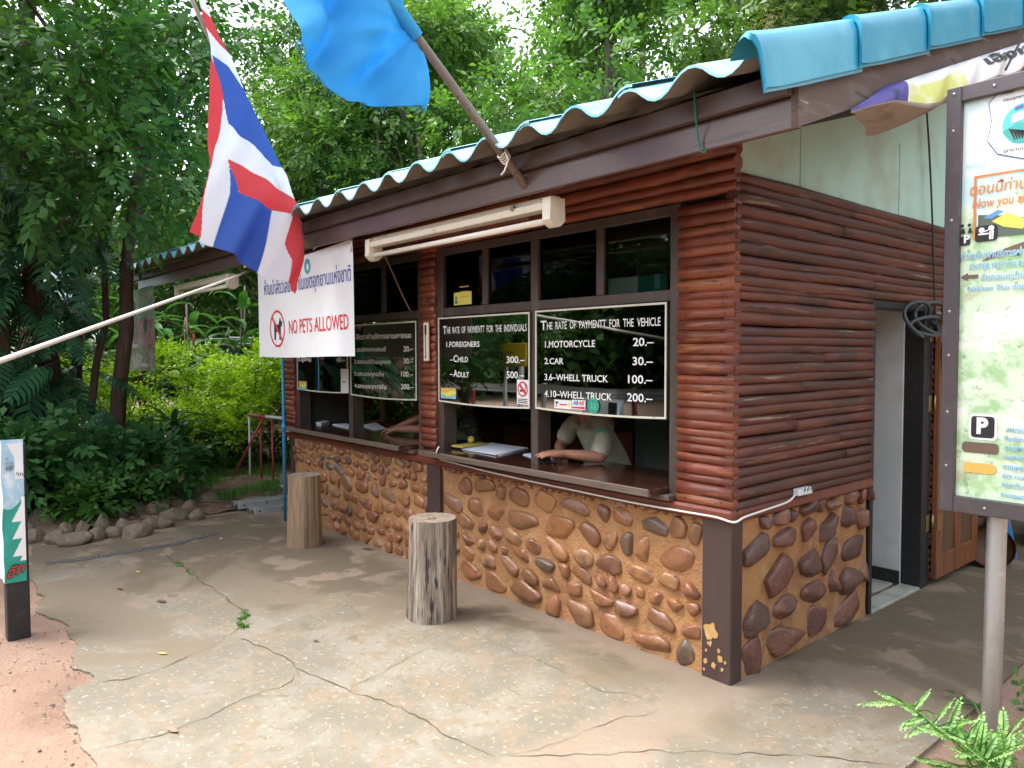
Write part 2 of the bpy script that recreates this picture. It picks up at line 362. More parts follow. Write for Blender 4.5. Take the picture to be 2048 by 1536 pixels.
def inpoly(x, y, P):
    c = False; j = len(P)-1
    for i in range(len(P)):
        if (P[i][1] > y) != (P[j][1] > y) and x < (P[j][0]-P[i][0])*(y-P[i][1])/(P[j][1]-P[i][1])+P[i][0]: c = not c
        j = i
    return c
# ================================================================== SETTING
def concrete():
    m = bpy.data.materials.new('stained_concrete'); m.use_nodes = True
    t = m.node_tree; b = t.nodes['Principled BSDF']; L = t.links.new
    tc = t.nodes.new('ShaderNodeTexCoord'); sp = t.nodes.new('ShaderNodeSeparateXYZ'); L(tc.outputs['Object'], sp.inputs[0])
    def ma(op, a, b_=None, c=None):
        n = t.nodes.new('ShaderNodeMath'); n.operation = op
        for i, x in enumerate((a, b_, c)):
            if x is None: continue
            if isinstance(x, (int, float)): n.inputs[i].default_value = x
            else: L(x, n.inputs[i])
        return n.outputs[0]
    def nz(s, det=6, dist=0., ro=.6):
        n = t.nodes.new('ShaderNodeTexNoise'); n.inputs['Scale'].default_value = s; n.inputs['Detail'].default_value = det
        n.inputs['Distortion'].default_value = dist; n.inputs['Roughness'].default_value = ro
        L(tc.outputs['Object'], n.inputs['Vector']); return n.outputs['Fac']
    def step(v, lo, hi):
        r = t.nodes.new('ShaderNodeMapRange'); r.interpolation_type = 'SMOOTHSTEP'
        r.inputs['From Min'].default_value = lo; r.inputs['From Max'].default_value = hi; L(v, r.inputs['Value']); return r.outputs[0]
    def mix(f, a, col):
        x = t.nodes.new('ShaderNodeMix'); x.data_type = 'RGBA'; L(f, x.inputs['Factor'])
        if isinstance(a, tuple): x.inputs['A'].default_value = (*a, 1)
        else: L(a, x.inputs['A'])
        x.inputs['B'].default_value = (*col, 1); return x.outputs['Result']
    X, Y = sp.outputs[0], sp.outputs[1]
    # stain mask: booth band and far left end; band also paints the right-hand shade
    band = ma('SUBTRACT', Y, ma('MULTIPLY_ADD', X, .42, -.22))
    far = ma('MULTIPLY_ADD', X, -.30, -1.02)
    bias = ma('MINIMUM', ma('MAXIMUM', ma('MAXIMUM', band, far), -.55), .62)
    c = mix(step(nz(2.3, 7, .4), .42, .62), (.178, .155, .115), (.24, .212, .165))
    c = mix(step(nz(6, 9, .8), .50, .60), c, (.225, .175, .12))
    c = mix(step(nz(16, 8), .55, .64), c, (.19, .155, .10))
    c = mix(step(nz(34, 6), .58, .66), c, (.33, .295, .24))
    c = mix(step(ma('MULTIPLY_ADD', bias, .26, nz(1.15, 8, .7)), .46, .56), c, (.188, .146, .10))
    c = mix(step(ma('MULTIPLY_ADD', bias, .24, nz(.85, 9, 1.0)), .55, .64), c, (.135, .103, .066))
    c = mix(step(ma('MULTIPLY_ADD', bias, .10, nz(3.4, 9, .5)), .60, .68), c, (.24, .18, .13))
    c = mix(step(nz(5.2, 9, .6), .63, .70), c, (.16, .13, .085))
    # pale washed strip along the foot of the walls
    edge = step(ma('MULTIPLY_ADD', nz(5, 8), .5, ma('MULTIPLY', ma('ABSOLUTE', ma('SUBTRACT', ma('MAXIMUM', X, Y), 0.)), -1.4)), -.10, .10)
    L_ = mix(ma('MULTIPLY', edge, .62), c, (.28, .21, .155)); c = L_
    c = mix(step(ma('MULTIPLY_ADD', nz(3.2, 8), 1.1, ma('MULTIPLY_ADD', ma('MAXIMUM', Y, -3.2), -1.0, -2.62)), .30, .62), c, (.31, .20, .145))
    c = mix(step(nz(70, 3), .66, .74), c, (.16, .12, .09))
    c = mix(step(nz(120, 2), .68, .76), c, (.36, .33, .28))
    L(c, b.inputs['Base Color'])
    r = t.nodes.new('ShaderNodeMapRange'); L(nz(1.2, 5), r.inputs['Value']); r.inputs['To Min'].default_value = .6; r.inputs['To Max'].default_value = .95
    L(r.outputs[0], b.inputs['Roughness'])
    prev = None
    for s, st, d in ((3, .25, .03), (22, .4, .01), (130, .4, .003)):
        bp = t.nodes.new('ShaderNodeBump'); bp.inputs['Strength'].default_value = st; bp.inputs['Distance'].default_value = d
        L(nz(s), bp.inputs['Height'])
        if prev: L(prev, bp.inputs['Normal'])
        prev = bp.outputs[0]
    L(prev, b.inputs['Normal']); return m
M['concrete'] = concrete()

def ground_z(x, y):
    z = -.006
    if x > .9: z -= .075*min(1, (x-.9)/.15)
    if x < -5.45: z += .05*min(1, (-5.45-x)/.5)
    return z
xs = np.unique(np.concatenate([np.linspace(-9, 4, 79), np.array([-220, -140, -80, -50, -34, -24, -18, -14, -11, 6, 9, 13, 20, 34, 60, 120, 220])]))
ys = np.unique(np.concatenate([np.linspace(-5, 4, 55), np.array([-220, -120, -60, -36, -24, -17, -12, -8, 6, 9, 13, 20, 34, 60, 120, 220])]))
V = [(x, y, ground_z(x, y)+.012*(noise.noise(Vector((x*1.7, y*1.7, 0)))-.5)*(1 if abs(x) < 9 and not (-5.4 < x < .9 and -2.3 < y < 4) else 0)) for y in ys for x in xs]
nx = len(xs)
F = np.array([(j*nx+i, j*nx+i+1, (j+1)*nx+i+1, (j+1)*nx+i) for j in range(len(ys)-1) for i in range(nx-1)])
tag(link('ground', npmesh('ground', np.array(V), F, True), M['dirt']), kind='structure')

edge = [(-5.42, .62), (-5.40, -.2), (-5.44, -1.1), (-5.40, -2.12), (-4.75, -2.26), (-4.1, -2.30), (-3.4, -2.36), (-3.05, -2.30), (-2.6, -2.29), (-2.32, -2.36), (-2.07, -2.36),
        (-1.95, -2.45), (-1.78, -2.51), (-1.5, -2.49), (-1.17, -2.51), (-.6, -2.62), (.2, -2.58), (.87, -2.6), (.865, -1.2), (.87, .44), (.855, 1.3), (.87, 3.2), (.87, 6.5), (-4.9, 6.5), (-4.9, .62)]
pl = []
for i in range(len(edge)):
    a, b = Vector(edge[i]), Vector(edge[(i+1) % len(edge)]); n = max(1, int((b-a).length/.014)); d = (b-a).normalized(); nn = Vector((-d.y, d.x))
    big = .07 if i in range(3, 17) else .012
    for k in range(n):
        p = a.lerp(b, k/n); q = .8*noise.fractal(Vector((p.x*3.1, p.y*3.1, 3)), .8, 2.2, 7)
        pl.append(p+nn*q*big*(0 if k == 0 and i > 17 else 1))
tr = geometry.tessellate_polygon([[Vector((p.x, p.y, 0)) for p in pl]])
mb = MB(); mb.add([(p.x, p.y, 0) for p in pl], tr)
mb.add([(p.x, p.y, 0) for p in pl]+[(p.x, p.y, -.2) for p in pl], [(i, (i+1) % len(pl), (i+1) % len(pl)+len(pl), i+len(pl)) for i in range(len(pl))])
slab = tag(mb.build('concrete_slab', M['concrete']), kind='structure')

M['crack'] = mat('crack_soil', (.085, .065, .045), .95, [((.10, .11, .04), 9, .5, .65)])
def crack(px, wd=.011):
    pts = [on(u, v, 'z', 0) for u, v in px]; P = []
    for a, b in zip(pts, pts[1:]):
        n = max(2, int((b-a).length/.03))
        for k in range(n): P.append(a.lerp(b, k/n))
    P.append(pts[-1]); vs = []; fs = []
    for i, p in enumerate(P):
        d = (P[min(i+1, len(P)-1)]-P[max(i-1, 0)]).normalized(); nn = Vector((-d.y, d.x, 0))
        j = nn*.028*noise.fractal(p*9, 1, 2, 4)
        e = min(1, i/4, (len(P)-1-i)/4)*wd*max(.18, .6+1.1*noise.noise(p*7+Vector((5, 1, 2))))
        vs += [p+j+nn*e*.5+Vector((0, 0, .0025)), p+j-nn*e*.5+Vector((0, 0, .0025))]
    return vs, [(2*i, 2*i+1, 2*i+3, 2*i+2) for i in range(len(P)-1)]
mb = MB()
CR = [([(325, 1103), (372, 1140), (420, 1175), (460, 1200), (495, 1232), (470, 1246), (492, 1256)], .02), ([(165, 1375), (300, 1345), (400, 1305), (455, 1275), (500, 1240)], .011),
      ([(455, 1275), (520, 1290), (575, 1320), (600, 1340), (650, 1360), (720, 1390), (800, 1415), (850, 1440), (890, 1470), (950, 1500), (1000, 1515)], .013),
      ([(600, 1340), (560, 1375), (480, 1400), (400, 1440), (340, 1465), (190, 1500)], .009), ([(500, 1215), (640, 1205), (700, 1215), (740, 1250)], .007),
      ([(1000, 1515), (1120, 1485), (1230, 1440), (1330, 1420)], .006), ([(871, 1290), (809, 1319), (760, 1348), (690, 1380)], .007),
      ([(1000, 1515), (1300, 1503), (1600, 1511), (1800, 1527)], .008), ([(930, 1250), (1000, 1292), (1100, 1330), (1200, 1380), (1330, 1402)], .006), ([(590, 1330), (600, 1362), (650, 1362)], .006)]
for p, wd in CR: mb.add(*crack(p, wd*.6))
mb.build('crack', M['crack'], slab)
mb = MB()
asp = [on(u, v, 'z', 0) for u, v in ((90, 1127), (160, 1119), (230, 1108), (300, 1096), (350, 1088), (400, 1075), (440, 1064))]
asp = [a.lerp(b, q/14)+Vector((.018*noise.noise(Vector((q*.9, a.y*5, 0))), 0, 0)) for a, b in zip(asp, asp[1:]) for q in range(14)]
for k, (wd) in enumerate([.10]):
    vs = []
    for i, p in enumerate(asp):
        vs += [p+Vector((.055*rnd.uniform(.5, 1.3), 0, .004)), p-Vector((.055*rnd.uniform(.5, 1.3), 0, -.004))]
    mb.add(vs, [(2*i, 2*i+1, 2*i+3, 2*i+2) for i in range(len(asp)-1)])
M['asphalt'] = mat('dark_asphalt', (.09, .085, .085), .9, [((.17, .16, .15), 40, .5, .65)], [(60, .9, .02)])
mb.build('asphalt_seam', M['asphalt'], slab)

# planting bed soil beyond the slab
vs = []; nu, nv = 40, 40
def bed(u, v):
    x = -12.5+u*7.0; y = -6+v*10
    return (x, y, .02+.05*noise.fractal(Vector((x*2, y*2, 1)), 1, 2, 4)+.06*min(1, max(0, -5.6-x)))
mb = MB(); mb.grid(bed, 90, 110)
tag(mb.build('planting_bed_soil', M['soil']), kind='structure')
# road beyond the yard (behind the viewer)
mb = MB(); mb.add([(-60, -9.5, .0), (60, -9.5, .0), (60, -5.2, .0), (-60, -5.2, .0)], [(0, 1, 2, 3)])
tag(mb.build('road', M['asphalt']), kind='structure')

# ================================================================== THE BOOTH
BOOTH = thing('ticket_booth', 'log and stone ticket booth with blue tiled roof, counters and an open side door', 'building', (0, 0, 0))
ZB = .80; ZT = 2.46
def roofz(y): return 2.585+.362*(y+.8)
def logs_x(mb, x0, x1, z0, z1, y, r0=.027):
    z = z0
    while z < z1-.02:
        r = r0*rnd.uniform(.72, 1.25); r = min(r, (z1-z)/2+.004)
        n = max(3, int((x1-x0)/.16)); ph = rnd.uniform(0, 90); pts = []; rr = []
        for i in range(n+1):
            x = x0+(x1-x0)*i/n
            pts.append((x, y+.006*noise.noise(Vector((x*2, ph, 0))), z+r+.006*noise.noise(Vector((x*1.5, ph, 7)))))
            rr.append(r*(1.07+.22*noise.noise(Vector((x*3.2, ph, 3)))))
        mb.tube(pts, rr, 12, jit=.03); z += 2*r*.955
def logs_y(mb, y0, y1, z0, z1, x, r0=.027):
    z = z0
    while z < z1-.02:
        r = r0*rnd.uniform(.8, 1.22); r = min(r, (z1-z)/2+.004)
        segs = [(y0, y1)]
        if y1-y0 > 1.2 and rnd.random() < .35:
            c = rnd.uniform(y0+.5, y1-.3); segs = [(y0, c), (c+.004, y1)]
        for a, b in segs:
            n = max(3, int((b-a)/.14)); ph = rnd.uniform(0, 90); k = rnd.uniform(-.004, .004); pts = []; rr = []
            for i in range(n+1):
                y = a+(b-a)*i/n
                pts.append((x+.007*noise.noise(Vector((y*2, ph, 0))), y, z+r+k+.009*noise.noise(Vector((y*1.3, ph, 7)))))
                rr.append(r*(1.06+.2*noise.noise(Vector((y*2.4, ph, 3)))))
            mb.tube(pts, rr, 12, jit=.035)
        z += 2*r*.95
mb = MB()
logs_x(mb, -.300, .027, ZB+.04, 2.345, .004); logs_x(mb, -2.632, -2.432, ZB+.10, 2.345, .004); logs_x(mb, -5.06, -4.842, ZB+.10, 2.345, .004)
logs_x(mb, -5.06, -3.1, 2.35, 2.60, .004, .032); logs_x(mb, -3.096, -1.42, 2.35, 2.60, .004, .030); logs_x(mb, -1.416, .027, 2.35, 2.60, .004, .033)
flw = mb.build('front_log_wall', M['log'], BOOTH)
mb = MB()
for k in range(34):
    z = ZB+.07+k*.0455
    for x in (-.255, -.03): mb.ball((x+rnd.uniform(-.012, .012), -.027, z+rnd.uniform(-.006, .006)), (.004, .003, .004), 6, 4)
mb.build('nail_heads', M['black'], flw)
mb = MB()
logs_y(mb, -.012, 1.452, ZB+.03, 1.905, .004); logs_y(mb, -.012, 3.9, 1.91, ZT, .004); logs_y(mb, 2.33, 3.9, .04, 1.905, .004)
mb.build('side_log_wall', M['log_weathered_shaded'], BOOTH)
mb = MB(); logs_y(mb, .05, .55, .82, 2.5, -5.03); logs_y(mb, 1.9, 3.9, .82, 2.5, -5.03); logs_y(mb, .55, 1.9, 2.1, 2.5, -5.03)
mb.build('far_log_wall', M['log_weathered_shaded'], BOOTH)
# mortar base walls
mb = MB()
def mort(u, v):
    x = -4.92+u*4.78; z = -.03+v*.83
    return (x, -.0+.006*noise.noise(Vector((x*6, z*6, 0)))-.02*max(0, .1-z)*3, z)
mb.grid(mort, 190, 34); mb.box((-4.92, .02, -.03), (-.1, .12, .80))
mb.build('front_mortar_wall', M['mortar'], BOOTH)
mb = MB()
def mort2(u, v):
    y = .07+u*1.36; z = -.03+v*.90
    return (.008+.006*noise.noise(Vector((z*6, y*6, 4)))+.02*max(0, .1-z)*3, y, z)
mb.grid(mort2, 60, 36); mb.box((-.12, .07, -.03), (-.002, 1.43, .86)); mb.box((-5.05, .1, -.03), (-4.93, 3.9, .82))
mb.build('side_mortar_wall', M['mortar'], BOOTH)
# field stones
def stone(mb, c, rx, rz, dep, ang, facets, axis):
    bm = bmesh.new(); bmesh.ops.create_icosphere(bm, subdivisions=3, radius=1)
    sd = Vector((rnd.uniform(0, 99), rnd.uniform(0, 99), rnd.uniform(0, 99))); e = rnd.uniform(.52, .78)
    planes = []
    for _ in range(facets):
        n = Vector((rnd.uniform(-1, 1), rnd.uniform(-.9, .1), rnd.uniform(-1, 1))).normalized(); planes.append((n, rnd.uniform(.62, .88)))
    for v in bm.verts:
        p = Vector((math.copysign(abs(v.co.x)**e, v.co.x), math.copysign(abs(v.co.y)**e, v.co.y), math.copysign(abs(v.co.z)**e, v.co.z)))
        p *= 1+.20*noise.noise(p*.9+sd)+.06*noise.noise(p*3+sd)
        for n, d in planes:
            k = p.dot(n)-d
            if k > 0: p -= n*k*.92
        x, y, z = p.x*rx, p.y*dep, p.z*rz
        x, z = x*math.cos(ang)-z*math.sin(ang), x*math.sin(ang)+z*math.cos(ang)
        v.co = Vector((c[0]+x, c[1]+y, c[2]+z)) if axis == 'x' else Vector((c[0]-y, c[1]+x, c[2]+z))
    mb.add([v.co for v in bm.verts], [tuple(v.index for v in f.verts) for f in bm.faces], True); bm.free()
def pack(x0, x1, z0, z1, sizes, gap, seed, alo=1.2, ahi=1.9):
    rr = random.Random(seed); out = []
    for r in sizes:
        for _ in range(900):
            a = r*rr.uniform(.9, 1.1); asp = rr.uniform(alo, ahi)
            x = rr.uniform(x0+a*asp*.9, x1-a*asp*.9); z = rr.uniform(z0+a*.8, z1-a*.9)
            if all(((x-q[0])/(a*asp+q[2]*q[3]+gap))**2+((z-q[1])/(a+q[2]+gap))**2 > .93 for q in out): out.append((x, z, a, asp))
    return out
mb = MB()
def courses(x0, x1, z0, z1, hm, seed):
    rr = random.Random(seed); z = z0; out = []
    while z < z1-.035:
        h = min(hm*rr.uniform(.72, 1.3), z1-z); x = x0-rr.uniform(0, .06)
        while x < x1-.03:
            w_ = h*rr.uniform(1.05, 2.15)
            if rr.random() < .16: w_ *= .55
            w_ = min(w_, x1-x)
            k = rr.uniform(.72, .95); cx = x+w_/2
            if cx-w_*.38 > x0-.01 and w_ > .028: out.append((cx, z+h*.5+rr.uniform(-.10, .10)*h, h*.5*k, (w_*.5*rr.uniform(.84, .94))/(h*.5*k)))
            x += w_+rr.uniform(.0, .024)
        z += h*.98
    return out
for x, z, a, asp in courses(-2.37, -.15, -.005, .79, .128, 6):
    stone(mb, (x, .004, z), a*asp, a, rnd.uniform(.026, .042), rnd.uniform(-.38, .08), rnd.choice((2, 3, 4, 5)), 'x')
for x, z, a, asp in courses(-4.90, -2.545, -.005, .79, .106, 9):
    stone(mb, (x, .004, z), a*asp, a, rnd.uniform(.024, .038), rnd.uniform(-.4, .3), rnd.choice((1, 2, 3, 4)), 'x')
mb.build('front_field_stones', M['stone'], BOOTH)
mb = MB()
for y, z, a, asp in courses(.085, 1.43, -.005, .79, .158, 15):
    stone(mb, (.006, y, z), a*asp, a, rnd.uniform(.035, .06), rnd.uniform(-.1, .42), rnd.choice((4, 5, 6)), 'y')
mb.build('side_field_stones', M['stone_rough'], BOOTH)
# posts and rails of the base
mb = MB(); mb.box((-.135, -.03, -.02), (.032, .068, .785), .006)
cp = mb.build('corner_post', M['post_paint'], BOOTH)
mb = MB()
def blotch(cx, cz, r, n=26, sq=1.2):
    sd = rnd.uniform(0, 50)
    return [(cx+math.cos(2*math.pi*k/n)*r*(1+.5*noise.noise(Vector((math.cos(6.283*k/n)*1.3+sd, math.sin(6.283*k/n)*1.3, 0)))),
             cz+math.sin(2*math.pi*k/n)*r*sq*(1+.5*noise.noise(Vector((math.cos(6.283*k/n)*1.3, math.sin(6.283*k/n)*1.3+sd, 5))))) for k in range(n)]
for u, v, r in ((1421, 1263, .036), (1419, 1286, .013), (1411, 1322, .011), (1440, 1318, .014), (1427, 1331, .012), (1437, 1302, .008), (1412, 1300, .006), (1450, 1326, .006), (1444, 1340, .007), (1408, 1338, .006)):
    p = on(u, v, 'y', -.0325); P = blotch(p.x, p.z, r); mb.prism(P, -.0335, -.029)
mb.build('peeled_paint', M['peel'], cp)
mb = MB(); mb.box((-2.538, -.035, -.02), (-2.379, .05, .785), .005); mb.build('middle_post', M['post_paint'], BOOTH)
mb = MB(); mb.box((-4.96, -.02, -.02), (-4.895, .06, .80), .004); mb.build('end_post', M['post_paint'], BOOTH)
mb = MB(); mb.box((-5.06, -.046, .782), (.040, .02, .842), .012); mb.box((-.02, .024, .782), (.042, 1.45, .838), .012)
mb.build('base_rail', M['beam_red'], BOOTH)

# window frames: each bay is a part, its panes sub-parts
def bay(x0, x1, mid, divs, wj=.065):
    f = MB()
    Y0, Y1 = 0.0, .12
    f.box((x0, Y0, .86), (x0+wj, Y1, 2.345), .004); f.box((x1-wj, Y0, .86), (x1, Y1, 2.345), .004)
    f.box((mid, Y0+.004, .90), (mid+.066, Y1-.004, 2.29), .004)
    f.box((x0+wj, Y0+.002, 2.29), (x1-wj, Y1-.002, 2.343), .004)
    for a, b in ((x0+wj, mid), (mid+.066, x1-wj)): f.box((a, Y0+.006, 1.856), (b, Y1-.006, 1.916), .004)
    for d in divs: f.box((d, Y0+.008, 1.916), (d+.056, Y1-.008, 2.29), .004)
    w_ = f.build('window_bay', M['jamb'], BOOTH)
    xs_ = sorted([x0+wj, mid, mid+.066, x1-wj]+[q for d in divs for q in (d, d+.056)])
    for a, b in zip(xs_[::2], xs_[1::2]):
        g = MB(); g.box((a, .028, 1.914), (b, .034, 2.292), .0005); g.build('pane', M['glass'], w_)
    return w_
bay(-2.436, -.298, -1.434, (-1.924, -.885)); bay(-4.842, -2.63, -3.796, (-4.30, -3.24))
def counter(x0, x1):
    t_ = MB(); t_.box((x0, -.158, .871), (x1, .42, .905), .006)
    c_ = t_.build('counter_top', M['counter'], BOOTH)
    e = MB(); e.box((x0-.002, -.170, .868), (x1+.002, -.1575, .9075), .004); e.box((x0+.05, -.07, .842), (x1+.05, .10, .8705), .004)
    e.build('counter_edge', M['counter_edge'], c_)
counter(-2.445, -.36); counter(-4.99, -2.72)

# inside
mb = MB(); mb.box((-4.95, .12, -.05), (-.14, 3.9, .012)); mb.build('interior_floor', M['concrete_in'], BOOTH)
mb = MB(); mb.box((-2.2, 2.19, 0), (-.10, 2.25, 2.6)); mb.build('white_partition', M['white_wall'], BOOTH)
mb = MB(); mb.box((-2.2, 2.17, .012), (-.10, 2.188, .10)); mb.build('skirting', M['black'], BOOTH)
mb = MB(); mb.box((-.12, .13, .02), (-.09, 1.44, 2.6)); mb.box((-1.9, 1.55, .012), (-.9, 1.60, 2.45)); mb.build('interior_lining', M['grey_int'], BOOTH)
mb = MB(); mb.box((-4.95, 3.8, 0), (-.05, 3.88, 2.6)); mb.box((-3.6, 2.19, 0), (-2.202, 2.25, 2.6)); mb.build('back_wall', M['dark_int'], BOOTH)
mb = MB(); mb.box((-4.93, .12, 2.47), (-.13, 3.9, 2.50)); mb.build('ceiling', M['ceil'], BOOTH)
mb = MB(); mb.box((-4.93, .12, .82), (-4.90, .60, 2.47)); mb.box((-4.93, 1.9, .82), (-4.90, 3.8, 2.47)); mb.box((-4.93, .60, 2.14), (-4.90, 1.9, 2.47))
mb.build('far_lining', M['dark_int'], BOOTH)
mb = MB()
for y in (.60, 1.02, 1.44, 1.85): mb.box((-5.0, y, .84), (-4.90, y+.05, 2.14), .004)
for z in (.83, 1.56, 2.09): mb.box((-4.99, .65, z), (-4.91, 1.85, z+.05), .004)
mb.build('end_window_frame', M['door_wood'], BOOTH)

# door on the side
mb = MB(); mb.box((-.10, 1.448, 0), (.022, 1.490, 1.905), .004); mb.box((-.10, 2.20, 0), (.030, 2.325, 1.905), .005); mb.box((-.10, 1.490, 1.862), (.022, 2.20, 1.905), .004)
mb.build('door_frame', M['black'], BOOTH)
mb = MB(); mb.box((-.10, 1.49, -.02), (.028, 2.20, .016), .006); mb.build('door_threshold', M['concrete_in'], BOOTH)
mb = MB(); Y0, Y1, X0, X1 = 2.335, 3.11, .040, .078
for y in (Y0, Y0+.335, Y1-.105): mb.box((X0, y, .05), (X1, y+.105, 1.84), .004)
for z in (.05, .62, 1.20, 1.70):
    for a, b in ((Y0+.105, Y0+.335), (Y0+.44, Y1-.105)): mb.box((X0+.002, a, z), (X1-.002, b, z+(.16 if z < .1 else .11)), .004)
door = mb.build('door', M['door_wood'], BOOTH)
mb = MB()
for a, b in ((Y0+.105, Y0+.335), (Y0+.44, Y1-.105)):
    for z0, z1 in ((.21, .62), (.73, 1.20), (1.31, 1.70)): mb.box((X0+.012, a, z0), (X1-.014, b, z1), .002)
mb.build('door_panels', M['door_panel'], door)
for z in (.38, 1.19, 1.66):
    mb = MB(); mb.box((.0305, 2.275, z), (.034, 2.324, z+.11), .001); mb.box((.079, 2.337, z), (.082, 2.385, z+.11), .001); mb.tube([(.05, 2.33, z), (.05, 2.33, z+.11)], .007, 8)
    mb.build('hinge', M['brass'], door)

# gable boards and roof
mb = MB(); yr = 2.75
g = [(.0, 2.44), (4.2, 2.44), (4.2, roofz(yr)-(4.2-yr)*.36-.14), (yr, roofz(yr)-.14), (.0, roofz(0)-.14)]
mb.add([(-.004, p[0], p[1]) for p in g]+[(-.03, p[0], p[1]) for p in g], [(0, 1, 2, 3, 4), (9, 8, 7, 6, 5)]+[(i, (i+1) % 5, (i+1) % 5+5, i+5) for i in range(5)])
for y in (.62, 1.83, 3.05): mb.box((-.004, y, 2.46), (.0005, y+.004, 2.9), 0.0005)
mb.build('gable_board', M['gable'], BOOTH)
# tiles: each tile its own little wave sheet in ONE roof mesh
PITCH = .303; XR = .64; XL = -8.10
def wave(x):
    t = (XR-x)/PITCH*2*math.pi
    c = math.cos(t); return .038*math.copysign(abs(c)**.85, c)
mb = MB(); ub = MB()
rows = 6; RUN = .63
ncol = int((XR-XL)/(2*PITCH))+1
for r_ in range(rows):
    y0 = -.80+r_*RUN; y1 = y0+RUN+.07
    for c_ in range(ncol):
        xa = XR-c_*2*PITCH+.03; xb = xa-2*PITCH-.075
        dz = rnd.uniform(-.004, .006)+(.010 if c_ % 1 == 0 else 0)*0; dy = rnd.uniform(-.012, .012)
        def top(u, v):
            x = xa+(xb-xa)*u; y = y0+dy+(y1-y0)*v
            lap = .012*(1-u)                       # the right edge of a tile rides over its neighbour
            return (x, y, roofz(y)+wave(x)+dz+lap+.016*(1-v))
        mb.grid(top, 22, 2)
        mb.grid(lambda u, v: (lambda p: (p[0], p[1], p[2]-.011*v))(top(u, 0)), 22, 1)
        ub.grid(lambda u, v: (lambda p: (p[0], p[1]+.002, p[2]-.0115))(top(u, v)), 22, 2)
back = MB()
mb.grid(lambda u, v: (XL-.1+(XR+.18-XL)*u, yr+.2+3.2*v, roofz(yr)+.06+wave(XL-.1+(XR+.18-XL)*u)-.36*3.2*v), 200, 2)
roof = mb.build('roof_tiles', M['tile_pale'], BOOTH)
ub.build('tile_underside', M['tile_under'], roof)
# verge capping: overlapping L-shaped tiles climbing the right edge, ridge capping behind
def verge(i):
    y0 = -.895+i*.63; y1 = y0+.70; v = MB()
    def prof(k, y, lift):
        pts = [(.585, -.004), (.602, .020), (.622, .040), (.645, .052), (.665, .056), (.682, .050), (.690, .034), (.700, .004), (.703, -.04), (.704, -.09), (.705, -.14)]
        x, z = pts[k]; return Vector((x+lift*(1 if k > 5 else .3), y, roofz(y)+z+.012+lift))
    def out(u, w_):
        k = u*10; a = int(min(9, math.floor(k))); f = k-a; y = y0+(y1-y0)*w_
        if i == 0 and w_ < .2:                       # the first tile's lip swells out at the eave
            y -= .07*(1-w_/.2)*max(0, 1-abs(u-.55)*1.6)
        l = .012*(1-w_)+(.006*math.exp(-((w_-.02)/.05)**2))
        return prof(a, y, l).lerp(prof(min(10, a+1), y, l), f)
    v.grid(out, 20, 8)
    v.grid(lambda u, w_: out(u, 0)+Vector((-.012*w_, .004*w_, -.014*w_)), 20, 1)
    v.grid(lambda u, w_: out(u, w_)+Vector((-.013, 0, -.014)), 20, 3)
    return v
for i in range(6): verge(i).build('verge_tile', M['tile'], roof)
mb = MB()
for i in range(14):
    xa = .62-i*.62; xb = xa-.68
    mb.grid(lambda u, v: (xa+(xb-xa)*v, yr+.02+.17*math.cos(math.pi*u), roofz(yr)+.03+.12*math.sin(math.pi*u)+.015*(1-v)), 10, 1)
mb.build('ridge_capping', M['tile'], roof)
# fascia, verge board, rafters, soffit
mb = MB(); mb.box((-8.06, -.600, 2.384), (.655, -.572, 2.497), .004); mb.build('fascia_board', M['fascia_low'], BOOTH)
mb = MB(); mb.box((-8.08, -.640, 2.496), (.640, -.6015, 2.578), .004); mb.build('fascia_lip', M['fascia_up'], BOOTH)
mb = MB()
def sl(y, z0): return z0+.366*(y+.6)
vs = []
for x in (.657, .630):
    vs += [(x, -.602, 2.384), (x, 2.75, sl(2.75, 2.384)), (x, 2.75, sl(2.75, 2.62)), (x, -.602, 2.60)]
mb.add(vs, [(0, 1, 2, 3), (7, 6, 5, 4), (0, 4, 5, 1), (1, 5, 6, 2), (2, 6, 7, 3), (3, 7, 4, 0)])
mb.build('verge_board', M['verge_wood'], BOOTH)
mb = MB()
for k in range(10):
    x = .3-k*.92
    vs = []
    for xx in (x, x-.05): vs += [(xx, -.57, 2.40), (xx, 3.0, sl(3.0, 2.40)), (xx, 3.0, sl(3.0, 2.52)), (xx, -.57, 2.52)]
    mb.add(vs, [(0, 1, 2, 3), (7, 6, 5, 4), (0, 4, 5, 1), (1, 5, 6, 2), (2, 6, 7, 3), (3, 7, 4, 0)])
for y in (-.30, .25, .8, 1.4, 2.0, 2.6): mb.box((-8.0, y, sl(y, 2.522)), (.62, y+.04, sl(y, 2.556)), .003)
mb.build('rafters', M['dark_wood'], BOOTH)
mb = MB(); mb.box((-8.0, 2.5, .0), (-7.9, 2.6, 3.4), .004); mb.box((-8.0, 1.2, 2.9), (-7.9, 2.6, 3.0), .004)
mb.build('porch_post', M['dark_wood'], BOOTH)
mb = MB(); mb.add([(.629, -.56, 2.60-.366*.56), (.629, 2.75, 2.60+.366*2.75), (.0, 2.75, 2.495+.335*2.75), (.0, -.56, 2.495-.335*.0)], [(0, 1, 2, 3)])
mb.box((-5.0, -.045, 2.60), (.62, .0, 2.70), .004)
mb.build('wall_plate', M['soffit'], BOOTH)
# ================================================================== THINGS ON AND ROUND THE BOOTH
def W(u, v, y): return on(u, v, 'y', y)
